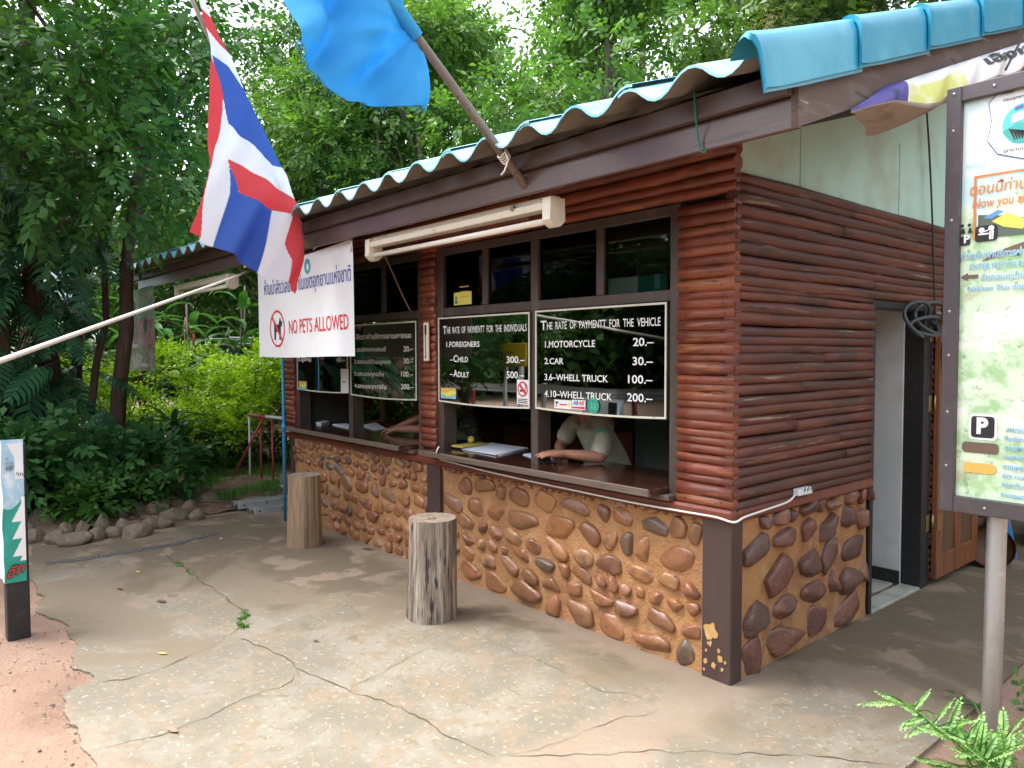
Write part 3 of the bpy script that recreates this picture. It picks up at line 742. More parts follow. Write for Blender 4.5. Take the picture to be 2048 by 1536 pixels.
# ---- rate boards
def rate_board(label, x0, x1, z0, z1, lines, sag=.012):
    t_ = thing('rate_board', label, 'price board', (x0, -.03, z0), 'rate boards in the ticket windows')
    n = 16
    def zb(x): u = (x-x0)/(x1-x0); return z0-sag*4*u*(1-u)
    P = [(x0, z1), (x1, z1)]+[(x1-(x1-x0)*k/n, zb(x1-(x1-x0)*k/n)) for k in range(n+1)]
    mb = MB(); mb.prism(P, -.010, -.004); mb.build('panel', M['board'], t_)
    e = MB(); q = .011
    e.box((x0, -.014, z0), (x0+q, -.0025, z1), .001); e.box((x1-q, -.014, z0), (x1, -.0025, z1), .001); e.box((x0+q, -.0135, z1-q), (x1-q, -.0025, z1), .001)
    for k in range(n):
        a, b = x0+(x1-x0)*k/n, x0+(x1-x0)*(k+1)/n
        e.add([(a, y, zb(a)+d) for y in (-.0135, -.0025) for d in (0, q)]+[(b, y, zb(b)+d) for y in (-.0135, -.0025) for d in (0, q)],
              [(0, 4, 5, 1), (2, 3, 7, 6), (1, 5, 7, 3), (0, 2, 6, 4)])
    e.build('border', M['board_edge'], t_)
    l = MB()
    for body, u0, u1, v, h in lines:
        a = W(u0, v[0], -.0115); b = W(u1, v[1], -.0115)
        text(l, body, a.x, a.z, -.0115, h, width=b.x-a.x, bold=.006 if h < .05 and len(body) > 30 else .02 if h < .037 or len(body) > 20 else .014, skew=(b.z-a.z)/(b.x-a.x)*.3)
    l.build('lettering', M['white_letter'], t_)
    return t_
rate_board('smoked board listing English vehicle rates from motorcycle to 10-whell truck', -1.372, -.372, 1.252, 1.852,
  [('T', 1081, 1093, (660, 660), .058), ('HE  RATE  OF  PAYMENTT  FOR  THE  VEHICLE', 1094, 1321, (659, 653), .046), ('1.MOTORCYCLE', 1090, 1190, (695, 693), .040), ('20.–', 1266, 1307, (692, 691), .045),
   ('2.CAR', 1089, 1127, (728, 728), .038), ('30.–', 1265, 1306, (730, 730), .045), ('3.6–WHELL TRUCK', 1089, 1216, (760, 764), .040), ('100.–', 1256, 1305, (766, 767), .045),
   ('4.10–WHELL TRUCK', 1089, 1224, (793, 801), .041), ('200.–', 1254, 1305, (802, 805), .045)])
rate_board('smoked board listing English rates for individuals, foreigners child and adult', -2.412, -1.424, 1.248, 1.848,
  [('T', 886, 893, (668, 668), .058), ('HE  RATE  OF  PAYMENTT  FOR  THE  INDIVIDUALS', 894, 1053, (667, 664), .047), ('1.FOREIGNERS', 893, 959, (694, 694), .038), ('–', 900, 906, (724, 724), .04), ('C', 907, 915, (724, 724), .050), ('HILD', 916, 936, (724, 724), .038), ('300.–', 1013, 1049, (726, 725), .045),
   ('–', 900, 906, (753, 753), .04), ('A', 907, 915, (753, 754), .050), ('DULT', 916, 938, (754, 755), .038), ('500.–', 1013, 1048, (756, 756), .045)])
rate_board('smoked board listing Thai vehicle rates in the far bay', -3.726, -2.700, 1.240, 1.836,
  [('อัตราค่าบริการยานพาหนะ', 712, 823, (679, 676), .042), ('1.รถจักรยานยนต์', 709, 772, (703, 702), .034), ('20.–', 807, 826, (703, 702), .042), ('2.รถยนต์ส่วนบุคคล', 708, 781, (727, 727), .034), ('30.–', 807, 826, (727, 727), .042),
   ('3.รถบรรทุก6ล้อ', 708, 768, (751, 751), .034), ('100.–', 802, 826, (753, 753), .042), ('4.รถบรรทุก10ล้อ', 709, 773, (775, 777), .034), ('200.–', 802, 827, (778, 778), .042)])
rate_board('smoked board half hidden by the white banner, Thai line ending 40', -4.790, -3.776, 1.252, 1.85,
  [('2.ผู้ใหญ่', 596, 622, (722, 722), .036), ('40.–', 673, 690, (724, 724), .042)])
# ---- stickers
def sticker(name, label, u0, u1, v0, v1, y, m, group='stickers on the rate boards'):
    a = W(u0, v1, y); b = W(u1, v0, y)
    t_ = thing(name, label, 'sticker', (a.x, y, a.z), group)
    mb = MB(); mb.box((a.x, y-.001, a.z), (b.x, y+.0008, b.z), .0003); mb.build('sheet', m, t_)
    return t_, a, b
def ring(mb, cx, cz, y, r0, r1, n=40, sx=1., mi=0):
    vs = []
    for k in range(n):
        c, s_ = math.cos(2*math.pi*k/n), math.sin(2*math.pi*k/n)
        vs += [(cx+c*r0*sx, y, cz+s_*r0), (cx+c*r1*sx, y, cz+s_*r1)]
    mb.add(vs, [(2*k, 2*k+1, (2*k+3) % (2*n), (2*k+2) % (2*n)) for k in range(n)], mi=mi)
def quad(mb, P, y, mi=0): mb.add([(p[0], y, p[1]) for p in P], [tuple(range(len(P)))], mi=mi)
M['st_white'] = mat('white_sticker', (.78, .79, .82), .4); M['st_red'] = mat('red_print', (.62, .04, .05), .5); M['st_yellow'] = mat('yellow_sticker', (.75, .68, .12), .5)
M['st_green'] = mat('green_sticker', (.02, .28, .20), .5); M['st_orange'] = mat('orange_print', (.75, .42, .10), .5); M['st_blue'] = mat('pale_blue_print', (.25, .50, .62), .5)
Y = -.0155
t_, a, b = sticker('no_smoking_sticker', 'white no smoking sticker at lower right of the individuals rate board', 1034, 1058, 760, 808, Y, M['st_white'])
cx, cz = (a.x+b.x)/2, a.z+(b.z-a.z)*.62; r = (b.x-a.x)*.42
mb = MB(); ring(mb, cx, cz, Y-.003, r*.8, r); d = r*.62; quad(mb, [(cx-d-.006, cz+d-.006), (cx-d+.006, cz+d+.006), (cx+d+.006, cz-d+.006), (cx+d-.006, cz-d-.006)], Y-.0036)
mb.build('red_ring', M['st_red'], t_)
mb = MB(); quad(mb, [(cx-r*.6, cz-.016), (cx+r*.55, cz-.016), (cx+r*.55, cz-.003), (cx-r*.6, cz-.003)], Y-.0024)
mb.tube([(cx+.02, Y-.0022, cz+.002), (cx+.034, Y-.0022, cz+.018), (cx+.018, Y-.0022, cz+.03)], .003, 5)
for k in range(3): quad(mb, [(a.x+.012, a.z+.008+k*.011), (b.x-.012, a.z+.008+k*.011), (b.x-.012, a.z+.0135+k*.011), (a.x+.012, a.z+.0135+k*.011)], Y-.0022)
mb.build('cigarette_print', M['black'], t_)
def wave_sticker(label, u0, u1, v0, v1):
    t_, a, b = sticker('wave_sticker', label, u0, u1, v0, v1, Y, M['st_yellow']); w_, h_ = b.x-a.x, b.z-a.z
    mb = MB(); mb.add([(a.x+w_*k/10, Y-.002, b.z-h_*(.34+.12*math.sin(k*.6)) if q else b.z-.002) for k in range(11) for q in (0, 1)], [(2*k, 2*k+1, 2*k+3, 2*k+2) for k in range(10)]); mb.build('orange_band', M['st_orange'], t_)
    mb = MB(); mb.add([(a.x+w_*k/10, Y-.002, a.z+h_*(.36+.14*math.sin(k*.55+2)) if q else a.z+.002) for k in range(11) for q in (0, 1)], [(2*k, 2*k+1, 2*k+3, 2*k+2) for k in range(10)]); mb.build('blue_band', M['st_blue'], t_)
wave_sticker('orange, yellow and blue wave sticker on the individuals rate board', 882, 912, 777, 796)
wave_sticker('small yellow and blue wave sticker at the far end rate board', 598, 613, 763, 779)
t_, a, b = sticker('service_sticker', 'long white sticker under the word WHELL on the vehicle board', 1109, 1143, 801, 816, Y, M['st_white'])
mb = MB(); quad(mb, [(a.x+.045, a.z+.02), (b.x-.035, a.z+.02), (b.x-.035, a.z+.028), (a.x+.045, a.z+.028)], Y-.002); mb.build('red_print', M['st_red'], t_)
mb = MB(); quad(mb, [(b.x-.03, a.z+.025), (b.x-.018, a.z+.008), (b.x-.006, a.z+.025), (b.x-.018, a.z+.042)], Y-.002); mb.build('yellow_diamond', M['st_yellow'], t_)
mb = MB(); quad(mb, [(a.x+.01, a.z+.03), (a.x+.035, a.z+.03), (a.x+.035, a.z+.04), (a.x+.01, a.z+.04)], Y-.002); quad(mb, [(a.x+.016, a.z+.01), (a.x+.022, a.z+.01), (a.x+.022, a.z+.03), (a.x+.016, a.z+.03)], Y-.002); mb.build('dark_print', M['black'], t_)
t_, a, b = sticker('letter_sticker', 'white sticker with slanted blue and red letters beside the green round sticker', 1144, 1171, 801, 818, Y, M['st_white'])
mb = MB(); text(mb, 'AB', a.x+.008, a.z+.026, Y-.002, .026, width=(b.x-a.x)*.42, bold=.03, shear=.25); mb.build('blue_letters', M['blue_letter'], t_)
mb = MB(); text(mb, 'AR', a.x+.005+(b.x-a.x)*.45, a.z+.026, Y-.002, .026, width=(b.x-a.x)*.42, bold=.03, shear=.25); quad(mb, [(a.x+.003, a.z+.006), (b.x-.003, a.z+.004), (b.x-.003, a.z+.018), (a.x+.003, a.z+.014)], Y-.002); mb.build('red_letters', M['st_red'], t_)
a = W(1187, 812, Y); t_ = thing('round_sticker', 'green round emblem sticker at the bottom of the vehicle board', 'sticker', tuple(a), 'stickers on the rate boards')
mb = MB(); mb.prism([(a.x+.044*math.cos(k*.262), a.z+.044*math.sin(k*.262)) for k in range(24)], Y-.001, Y+.0008); mb.build('disc', M['st_green'], t_)
mb = MB(); ring(mb, a.x, a.z, Y-.002, .037, .040); quad(mb, [(a.x-.02, a.z-.02), (a.x-.004, a.z-.02), (a.x-.008, a.z+.02), (a.x-.02, a.z+.022)], Y-.002); quad(mb, [(a.x+.004, a.z-.02), (a.x+.02, a.z-.022), (a.x+.018, a.z+.02), (a.x+.006, a.z+.02)], Y-.002)
mb.build('emblem_print', mat('pale_green_print', (.10, .45, .33), .5), t_)
t_, a, b = sticker('switch_sticker', 'tall white sticker with two dark marks on the half hidden board', 682, 697, 738, 785, Y, M['st_white'])
mb = MB(); quad(mb, [(a.x+.03, a.z+.09), (a.x+.055, a.z+.09), (a.x+.055, a.z+.10), (a.x+.03, a.z+.10)], Y-.002); quad(mb, [(a.x+.065, a.z+.09), (a.x+.09, a.z+.09), (a.x+.09, a.z+.10), (a.x+.065, a.z+.10)], Y-.002); mb.build('dark_marks', M['black'], t_)
t_, a, b = sticker('portrait_sticker', 'yellow card with a small green figure on the upper pane', 908, 943, 582, 611, .024, M['st_yellow'], 'papers on the upper panes')
mb = MB(); mb.ball((a.x+.03, .021, b.z-.04), (.012, .002, .014), 10, 6); quad(mb, [(a.x+.012, a.z+.01), (a.x+.05, a.z+.01), (a.x+.044, b.z-.055), (a.x+.018, b.z-.055)], .0215); mb.build('green_figure', M['st_green'], t_)
mb = MB()
for k in range(3): quad(mb, [(a.x+.07, a.z+.05+k*.035), (b.x-.03, a.z+.05+k*.035), (b.x-.03, a.z+.058+k*.035), (a.x+.07, a.z+.058+k*.035)], .0215)
mb.build('print_lines', M['st_orange'], t_)
t_, a, b = sticker('notice_paper', 'white paper behind the right upper pane', 1216, 1276, 552, 592, .05, M['st_white'], 'papers on the upper panes')
t_, a, b = sticker('teal_notice', 'teal printed sheet behind the right upper pane', 1277, 1334, 548, 588, .055, M['st_green'], 'papers on the upper panes')
mb = MB(); quad(mb, [(a.x+.11, a.z+.02), (a.x+.15, a.z+.02), (a.x+.15, a.z+.10), (a.x+.11, a.z+.10)], .051); mb.build('blue_print', M['st_blue'], t_)

# ---- fluorescent fixtures
def fixture(label, p0, p1, h=.105, dp=.075, group='strip lights under the eaves'):
    p0 = Vector(p0); p1 = Vector(p1); L_ = (p1-p0).length
    t_ = thing('strip_light', label, 'strip light', tuple(p0), group)
    y0 = p0.y; mb = MB(); x0, x1, z = p0.x, p1.x, p0.z
    pr = [(y0-dp*.5, z-.062), (y0-dp*.62, z-.030), (y0-dp*.36, z-.022), (y0-dp*.36, z), (y0+dp*.36, z), (y0+dp*.36, z-.022), (y0+dp*.62, z-.030), (y0+dp*.5, z-.062)]
    mb.add([(x0, a, b) for a, b in pr]+[(x1, a, b) for a, b in pr], [tuple(range(8)), tuple(range(15, 7, -1))]+[(i, i+8, (i+1) % 8+8, (i+1) % 8) for i in range(8)])
    mb.build('housing', M['cream'], t_)
    for x, s_ in ((x0, 1), (x1, -1)):
        c = MB()
        P = [(y0-dp*.66, z-.01), (y0-dp*.70, z-.12)]+[(y0-dp*.7+dp*1.4*k/6, z-.12-.035*math.sin(math.pi*k/6)) for k in range(1, 6)]+[(y0+dp*.70, z-.12), (y0+dp*.66, z-.01)]
        n = len(P); xa, xb = x-s_*.012, x+s_*.045
        c.add([(xa, a, b) for a, b in P]+[(xb, a, b) for a, b in P], [tuple(range(n)), tuple(range(2*n-1, n-1, -1))]+[(i, i+n, (i+1) % n+n, (i+1) % n) for i in range(n)])
        c.build('end_cap', M['cream'], t_)
    tb = MB(); tb.tube([(x0+.045, y0-.012, z-.118), (x1-.045, y0-.012, z-.118)], .0165, 14); tb.build('lamp_tube', M['tube'], t_)
    return t_, p0
a = W(745, 479, -.50); b = W(1112, 394, -.50)
t_, p0 = fixture('cream strip light under the eave above the ticket windows', (a.x, -.50, 2.372), (b.x, -.50, 2.372))
mb = MB(); mb.tube([(b.x-.28, -.536, 2.345), (b.x-.28, -.552, 2.345)], .014, 10); mb.build('starter', mat('starter_grey', (.16, .19, .17), .5), t_)
fixture('far strip light under the porch end of the roof', (-6.75, -.50, 2.36), (-5.1, -.50, 2.36))
fixture('strip light inside the booth seen through the upper panes', (-2.95, 1.2, 2.44), (-1.9, 1.2, 2.44))

# ---- thermometer, cords, cable, outlet, pipe
a = W(850, 645, -.04); b = W(859, 722, -.04)
t_ = thing('thermometer', 'cream wall thermometer on the log pilaster between bays', 'thermometer', (a.x, -.03, b.z))
mb = MB(); mb.box((a.x-.005, -.052, b.z), (a.x+.055, -.038, a.z), .003); mb.build('backing', M['cream'], t_)
mb = MB(); mb.box((a.x+.012, -.0535, a.z-.09), (a.x+.036, -.0515, a.z-.02), .001); mb.tube([(a.x+.025, -.054, b.z+.03), (a.x+.025, -.054, a.z-.03)], .003, 6); mb.ball((a.x+.025, -.054, b.z+.028), .007, 8, 6); mb.build('scale_print', M['black'], t_)
def cord(name, label, cat, pts, r, m, n=6, smooth_n=6):
    P = [Vector(p) for p in pts]; Q = []
    for i in range(len(P)-1):
        p0, p1, p2, p3 = P[max(0, i-1)], P[i], P[i+1], P[min(len(P)-1, i+2)]
        for k in range(smooth_n):
            t = k/smooth_n
            Q.append(.5*((2*p1)+(p2-p0)*t+(2*p0-5*p1+4*p2-p3)*t*t+(3*p1-p0-3*p2+p3)*t**3))
    Q.append(P[-1]); mb = MB(); mb.tube(Q, r, n)
    return tag(mb.build(name, m, None, Q[0]), label, cat)
cord('hanging_cord', 'brown cord hanging from the strip light across the far window', 'cord', [W(768, 508, -.30), W(785, 545, -.2), W(804, 588, -.12), W(821, 622, -.06)], .006, M['cord_brown'])
pts = [W(878, 893, -.175), W(873, 906, -.175), W(880, 918, -.06), W(905, 925, -.058), W(980, 944, -.058), W(1060, 962, -.058), W(1160, 983, -.058), W(1260, 1004, -.058), W(1360, 1022, -.058), W(1430, 1034, -.058)]
pts += [Vector((.056, -.05, .797))]+[on(u, v, 'x', .058) for u, v in ((1490, 1034), (1530, 1020), (1575, 1004), (1590, 990))]
cbl = cord('extension_cable', 'white cable stapled along the red rail round the booth corner', 'cable', pts, .0055, M['cable'])
a = on(1590, 992, 'x', .04); b = on(1617, 972, 'x', .04)
t_ = thing('power_outlet', 'white outlet box on the side log wall', 'socket', (.03, a.y, a.z))
mb = MB(); mb.box((.026, a.y, a.z), (.064, b.y, b.z), .005); mb.build('case', M['outlet'], t_)
mb = MB()
for k in range(3):
    yy = a.y+.045+k*.036; mb.box((.0635, yy, a.z+.016), (.0655, yy+.006, a.z+.034), .0005); mb.box((.0635, yy+.012, a.z+.022), (.0655, yy+.018, a.z+.042), .0005)
mb.build('slots', M['black'], t_)
cord('green_twine', 'green twine loop hanging from the eave near the corner', 'twine', [W(1388, 182, -.646), W(1391, 230, -.648), W(1396, 275, -.62), W(1403, 302, -.612), W(1411, 303, -.60), W(1412, 295, -.60)], .0035, M['cord_green'])
mb = MB(); P = []
mb.tube([W(589, 665, -.10), W(590, 760, -.10), W(592, 850, -.11)], .014, 10)
t_ = thing('downpipe', 'blue plastic pipe at the far end of the stone wall', 'pipe', tuple(W(594, 1000, -.18)))
mb = MB(); a = W(588, 660, -.185); b = W(596, 1010, -.185); mb.tube([(-4.72, -.185, 1.95), (-4.72, -.185, .01)], .0145, 12); mb.build('pipe', M['blue_pvc'], t_)
mb = MB(); mb.tube([(-4.72, -.185, .86), (-4.72, -.185, .94)], .019, 12); mb.build('coupling', M['blue_pvc'], t_)
cord('wall_cable', 'thin dark cable down the gable and the side logs', 'cable', [on(1852, 205, 'x', .03), on(1857, 275, 'x', .04), on(1861, 350, 'x', .045), on(1865, 450, 'x', .05), on(1868, 560, 'x', .05), on(1871, 650, 'x', .05)], .006, M['cord_dark'])
# coil of hose by the door
t_ = thing('hose_coil', 'loose grey green hose coil hung above the open door', 'hose', (.07, 2.1, 1.8))
for cy, cz, ry, rz, ph in ((1.93, 1.80, .13, .11, 0), (2.14, 1.815, .17, .10, .5), (2.10, 1.76, .20, .06, 1.1)):
    mb = MB(); P = [(.085+.035*math.sin(k*.4+ph), cy+ry*math.cos(k*2*math.pi/28+ph), cz+rz*math.sin(k*2*math.pi/28+ph)) for k in range(27)]
    mb.tube(P, .012, 8); mb.build('loop', M['hose'], t_)
cord('blue_strap', 'dark blue strap hanging on the open door', 'strap', [(.11, 2.30, 1.86), (.105, 2.36, 1.74), (.10, 2.345, 1.60), (.10, 2.36, 1.46)], .022, M['strap_blue'], 5)

# ---- white NO PETS banner
yb = -.54
def ban(u, v): return W(u, v, yb)
bl, br_ = ban(517, 712), ban(706, 716); tr_ = ban(708, 477)
X0, X1 = bl.x, br_.x; Z0, Z1 = (bl.z+br_.z)/2, tr_.z
t_ = thing('no_pets_banner', 'white vinyl banner reading NO PETS ALLOWED hung from the eave', 'banner', (X0, yb, Z0))
def bnf(px, pz):
    u = (px-X0)/(X1-X0); w_ = (pz-Z0)/(Z1-Z0)
    return (px, yb+.012*math.sin(u*7+1)*(1-.4*w_)+.018*(1-w_)*math.sin(u*3), pz-.035*math.sin(math.pi*u)*w_**6-.006*math.sin(u*5))
mb = MB(); mb.grid(lambda u, w_: bnf(X0+(X1-X0)*u, Z0+(Z1-Z0)*w_), 60, 40); 
mb.grid(lambda u, w_: (lambda p: (p[0], p[1]+.002, p[2]))(bnf(X0+(X1-X0)*u, Z0+(Z1-Z0)*w_)), 60, 40)
mb.build('sheet', M['white'], t_)
def off(dy): return lambda px, pz: (lambda p: (p[0], p[1]-dy, p[2]))(bnf(px, pz))
mb = MB(); a = ban(577, 666); b = ban(694, 660); text(mb, 'NO PETS ALLOWED', a.x, a.z, 0, .115, width=b.x-a.x, bold=.006, fn=off(.003)); mb.build('red_lettering', M['red_letter'], t_)
mb = MB(); a = ban(527, 592); b = ban(700, 574); text(mb, 'ห้ามนำสัตว์เลี้ยงเข้าในเขตอุทยานแห่งชาติ', a.x, a.z+.01, 0, .115, width=b.x-a.x, bold=.004, fn=off(.003)); mb.build('blue_lettering', M['blue_letter'], t_)
c = ban(552, 656); r = .155
mb = MB(); vs = []
for k in range(48):
    t = 2*math.pi*k/48; vs += [off(.003)(c.x+math.cos(t)*r*1.02, c.z+math.sin(t)*r), off(.003)(c.x+math.cos(t)*(r-.018)*1.02, c.z+math.sin(t)*(r-.018))]
mb.add(vs, [(2*k, 2*k+1, (2*k+3) % 96, (2*k+2) % 96) for k in range(48)])
mb.add([off(.0045)(c.x+p[0]*r, c.z+p[1]*r) for p in ((-.74, .60), (-.62, .72), (.74, -.60), (.62, -.72))], [(0, 1, 2, 3)]); mb.build('red_ring', M['red_letter'], t_)
dog = [(-.52, .48), (-.36, .22), (.18, .22), (.42, .62), (.52, .42), (.72, .36), (.62, .14), (.46, .06), (.44, -.58), (.24, -.58), (.24, -.16), (-.20, -.18), (-.24, -.60), (-.44, -.60), (-.42, .10)]
mb = MB(); mb.add([off(.0035)(c.x+p[0]*r, c.z+p[1]*r) for p in dog], geometry.tessellate_polygon([[Vector((p[0], p[1], 0)) for p in dog]])); mb.build('dog_print', mat('grey_print', (.035, .045, .06), .5), t_)
for (u, v, m_) in ((599, 528, mat('emblem_dark', (.10, .17, .13), .5)), (616, 528, mat('emblem_blue', (.06, .38, .50), .5))):
    c = ban(u, v); mb = MB(); mb.add([off(.003)(c.x+.05*math.cos(k*.3142), c.z+.068*math.sin(k*.3142)) for k in range(20)], [tuple(range(20))])
    e = mb.build('emblem', m_, t_)
    mb = MB(); mb.add([off(.0045)(c.x+.02*math.cos(k*.3142)+.01, c.z+.03*math.sin(k*.3142)-.01) for k in range(20)], [tuple(range(20))]); mb.build('emblem_centre', M['white'] if u > 600 else mat('emblem_tan', (.35, .3, .22), .6), e)
mb = MB(); mb.tube([(X1+.005, yb-.01, Z1-.09), (X1+.03, yb-.015, Z1-.02), (X1, yb, Z1)], .008, 6); mb.tube([ban(626, 500), W(634, 492, -.58)], .004, 5); mb.build('tie', M['st_white'], t_)

# ---- flags (cloth outlines measured on the plane that holds their slanting poles, then folded in depth)
def cloth(name, parent, xpl, outline, cell, colour_fn, mats, fold):
    us = [p[0] for p in outline]; vs_ = [p[1] for p in outline]
    u0, u1, v0, v1 = min(us)-cell, max(us)+cell, min(vs_)-cell, max(vs_)+cell
    nu, nv = int((u1-u0)/cell)+1, int((v1-v0)/cell)+1
    def nearest(u, v):                       # pull ragged border vertices onto the outline
        best = None
        for i in range(len(outline)):
            a, b = outline[i], outline[(i+1) % len(outline)]
            dx, dy = b[0]-a[0], b[1]-a[1]; t = max(0, min(1, ((u-a[0])*dx+(v-a[1])*dy)/(dx*dx+dy*dy+1e-9)))
            q = (a[0]+dx*t, a[1]+dy*t); d = (q[0]-u)**2+(q[1]-v)**2
            if best is None or d < best[0]: best = (d, q)
        return best
    verts = []; ok = {}
    for j in range(nv+1):
        for i in range(nu+1):
            u, v = u0+i*cell, v0+j*cell
            ins = inpoly(u, v, outline)
            if ins: ok[(i, j)] = (u, v)
            else:
                d, q = nearest(u, v)
                if d < (cell*1.05)**2: ok[(i, j)] = q
    idx = {}; mb = MB(); V_ = []
    for k, (u, v) in ok.items():
        idx[k] = len(V_); p = on(u, v, 'x', xpl); f = fold(u, v)
        V_.append(p+Vector((f, f*.25, 0)))
    fs = []; mi = []
    for (i, j) in ok:
        q = [(i, j), (i+1, j), (i+1, j+1), (i, j+1)]
        if all(k in ok for k in q):
            cu = sum(ok[k][0] for k in q)/4; cv = sum(ok[k][1] for k in q)/4
            if inpoly(cu, cv, outline): fs.append(tuple(idx[k] for k in q)); mi.append(colour_fn(cu, cv))
    mb.v = [tuple(p) for p in V_]; mb.f = fs; mb.sm = [True]*len(fs); mb.mi = mi
    o = mb.build(name, mats, parent)
    sd = o.modifiers.new('cloth_thickness', 'SOLIDIFY'); sd.thickness = .002; sd.offset = 0
    return o
S = 600/1536
def z1(*pts): return [(x*S, y*S) for x, y in pts]
out = z1((985, -20), (1003, 60), (1050, 240), (1058, 300), (1048, 420), (1040, 620), (1036, 860), (1020, 1000), (990, 1100), (950, 1190), (1000, 1215), (1002, 1242), (1070, 1268), (1110, 1290), (1200, 1340), (1300, 1400), (1335, 1420), (1340, 1425), (1425, 1450), (1450, 1475), (1500, 1505), (1510, 1330), (1516, 1140), (1500, 1110), (1510, 1075), (1490, 1025), (1440, 900), (1412, 860), (1350, 730), (1290, 610), (1222, 470), (1155, 300), (1110, 230), (1060, 120), (1030, 40), (1010, -20))
RED, WHI, BLU = 1, 0, 2
patches = [  # later ones lie over earlier
 (RED, z1((1000, 50), (1060, 110), (1158, 302), (1090, 230), (1040, 170), (1015, 130))),
 (BLU, z1((1062, 290), (1140, 350), (1222, 470), (1300, 620), (1415, 865), (1365, 855), (1250, 730), (1130, 645), (1118, 540), (1080, 380))),
 (RED, z1((1058, 300), (1085, 380), (1112, 500), (1110, 570), (1090, 680), (1040, 870), (900, 1200), (1005, 1220), (1020, 1060), (1036, 880), (900, 900), (1000, 300))),
 (RED, z1((1158, 815), (1260, 880), (1380, 950), (1500, 1030), (1515, 1080), (1480, 1105), (1300, 1055), (1200, 1000), (1172, 920))),
 (BLU, z1((1160, 850), (1195, 990), (1300, 1050), (1385, 1075), (1345, 1240), (1300, 1400), (1070, 1270), (1110, 1130), (1148, 1000))),
 (RED, z1((1475, 1100), (1520, 1100), (1525, 1200), (1510, 1520), (1420, 1455), (1450, 1340), (1435, 1250)))]
def thai_col(u, v):
    c = WHI
    for m_, P in patches:
        if inpoly(u, v, P): c = m_
    return c
def thai_fold(u, v):
    a = (u+.45*v)/150; t = (v)/560
    pd = min(1, max(0, (u*-1+380+(v+8)*.466)/45+.15)); return .06+pd*(.035*math.sin(a*7.2+.6)*t+.022*math.sin(a*13+v*.012)*t+.02*noise.noise(Vector((u*.012, v*.008, 3))))-.02*math.exp(-((v-(300+.55*(u-410)))/22)**2)
b0, b1 = on(614, 494, 'x', -3.15), on(380, -8, 'x', -3.15); dr = (b1-b0).normalized()
t_ = thing('thai_flag', 'red, white and blue striped flag hanging on its slanting pole at the eave', 'flag', tuple(b0))
mb = MB(); mb.tube([b0, b0+dr*.6, b0+dr*1.2, b1+dr*.25], [.021, .019, .017, .013], 10); mb.build('pole', M['pole_wood'], t_)
cloth('flag_cloth', t_, -3.15, out, 1.3, thai_col, [M['flag_white'], M['flag_red'], M['flag_blue']], thai_fold)
mb = MB()
for k in range(3): mb.tube([b0+dr*(.10+.01*k)+Vector((.024*math.cos(q*.9), .024*math.sin(q*.9), .004*math.sin(q))) for q in range(8)], .004, 5)
mb.build('tie', M['red_paint'], t_)
# sky blue flag
out = [(600, -150), (585, -60), (577, 0), (579, 40), (582, 92), (592, 100), (605, 116), (620, 128), (640, 146), (655, 172), (672, 188), (692, 204), (730, 205), (770, 212), (800, 218), (835, 216), (856, 221), (851, 180), (842, 140), (839, 112), (834, 96), (835, 68), (826, 62), (815, 45), (800, 15), (792, 0), (770, -45), (742, -100), (715, -150)]
b0, tie, b1 = on(1062, 386, 'x', -.80), on(1012, 305, 'x', -.80), on(826, 62, 'x', -.80)
dr = (b1-b0).normalized(); top_ = b0+dr*2.2
t_ = thing('sky_blue_flag', 'plain sky blue frayed flag on a wooden pole tied to the eave', 'flag', tuple(b0))
mb = MB(); mb.tube([b0, b0+dr*.6, b0+dr*1.3, b0+dr*2.0], [.022, .021, .019, .016], 9, jit=.05); mb.build('pole', M['pole_wood'], t_)
def sky_fold(u, v):
    a = (u-835)*.55+(v-70)*.85; b = (u-835)*.85-(v-70)*.5; rr = math.hypot(u-840, v-60); th = math.atan2(v-60, 840-u)
    return .026*math.sin(th*5+.8)*min(1, rr/160)+.045*math.sin((u*.9+v*.42)/21+1.2*noise.noise(Vector((u*.012, v*.012, 2))))*min(1, rr/140)+.012*math.sin(th*13+rr*.01)*min(1, rr/120)+.02*noise.noise(Vector((u*.01, v*.01, 9)))
cloth('flag_cloth', t_, -.80, out, 3.0, lambda u, v: 0, [M['sky_cloth']], sky_fold)
mb = MB(); mb.tube([b1+dr*(-.03), b1+dr*.05, b1+dr*.4, b1+dr*.8], [.029, .032, .034, .034], 12, cap=False); mb.build('sleeve', M['sky_cloth'], t_)
mb = MB(); tt = (tie-b0).dot(dr)
for k in range(4): mb.tube([b0+dr*(tt-.02+.012*k)+Vector((.027*math.cos(q*.8), .01*math.sin(q*.8), .027*math.sin(q*.8))) for q in range(9)], .0045, 6)
p = b0+dr*tt+Vector((.02, -.03, -.01)); mb.tube([p, p+Vector((.035, -.005, .01)), p+Vector((.05, 0, -.03)), p+Vector((.035, -.01, -.08)), p+Vector((.02, -.02, -.10))], .0045, 6)
mb.build('tie_rope', M['rope_white'], t_)
mb = MB()
for k in range(46):
    i = rnd.randrange(2, 17); a, b = out[i], out[i+1]; f = rnd.random(); u, v = a[0]+(b[0]-a[0])*f, a[1]+(b[1]-a[1])*f
    p = on(u, v, 'x', -.80)+Vector((sky_fold(u, v), 0, .01)); l = rnd.uniform(.015, .05)
    mb.tube([p, p+Vector((rnd.uniform(-.01, .01), rnd.uniform(-.015, .005), -l*.6)), p+Vector((rnd.uniform(-.015, .015), rnd.uniform(-.02, .01), -l))], .0009, 3)
mb.build('frayed_threads', M['sky_cloth'], t_)

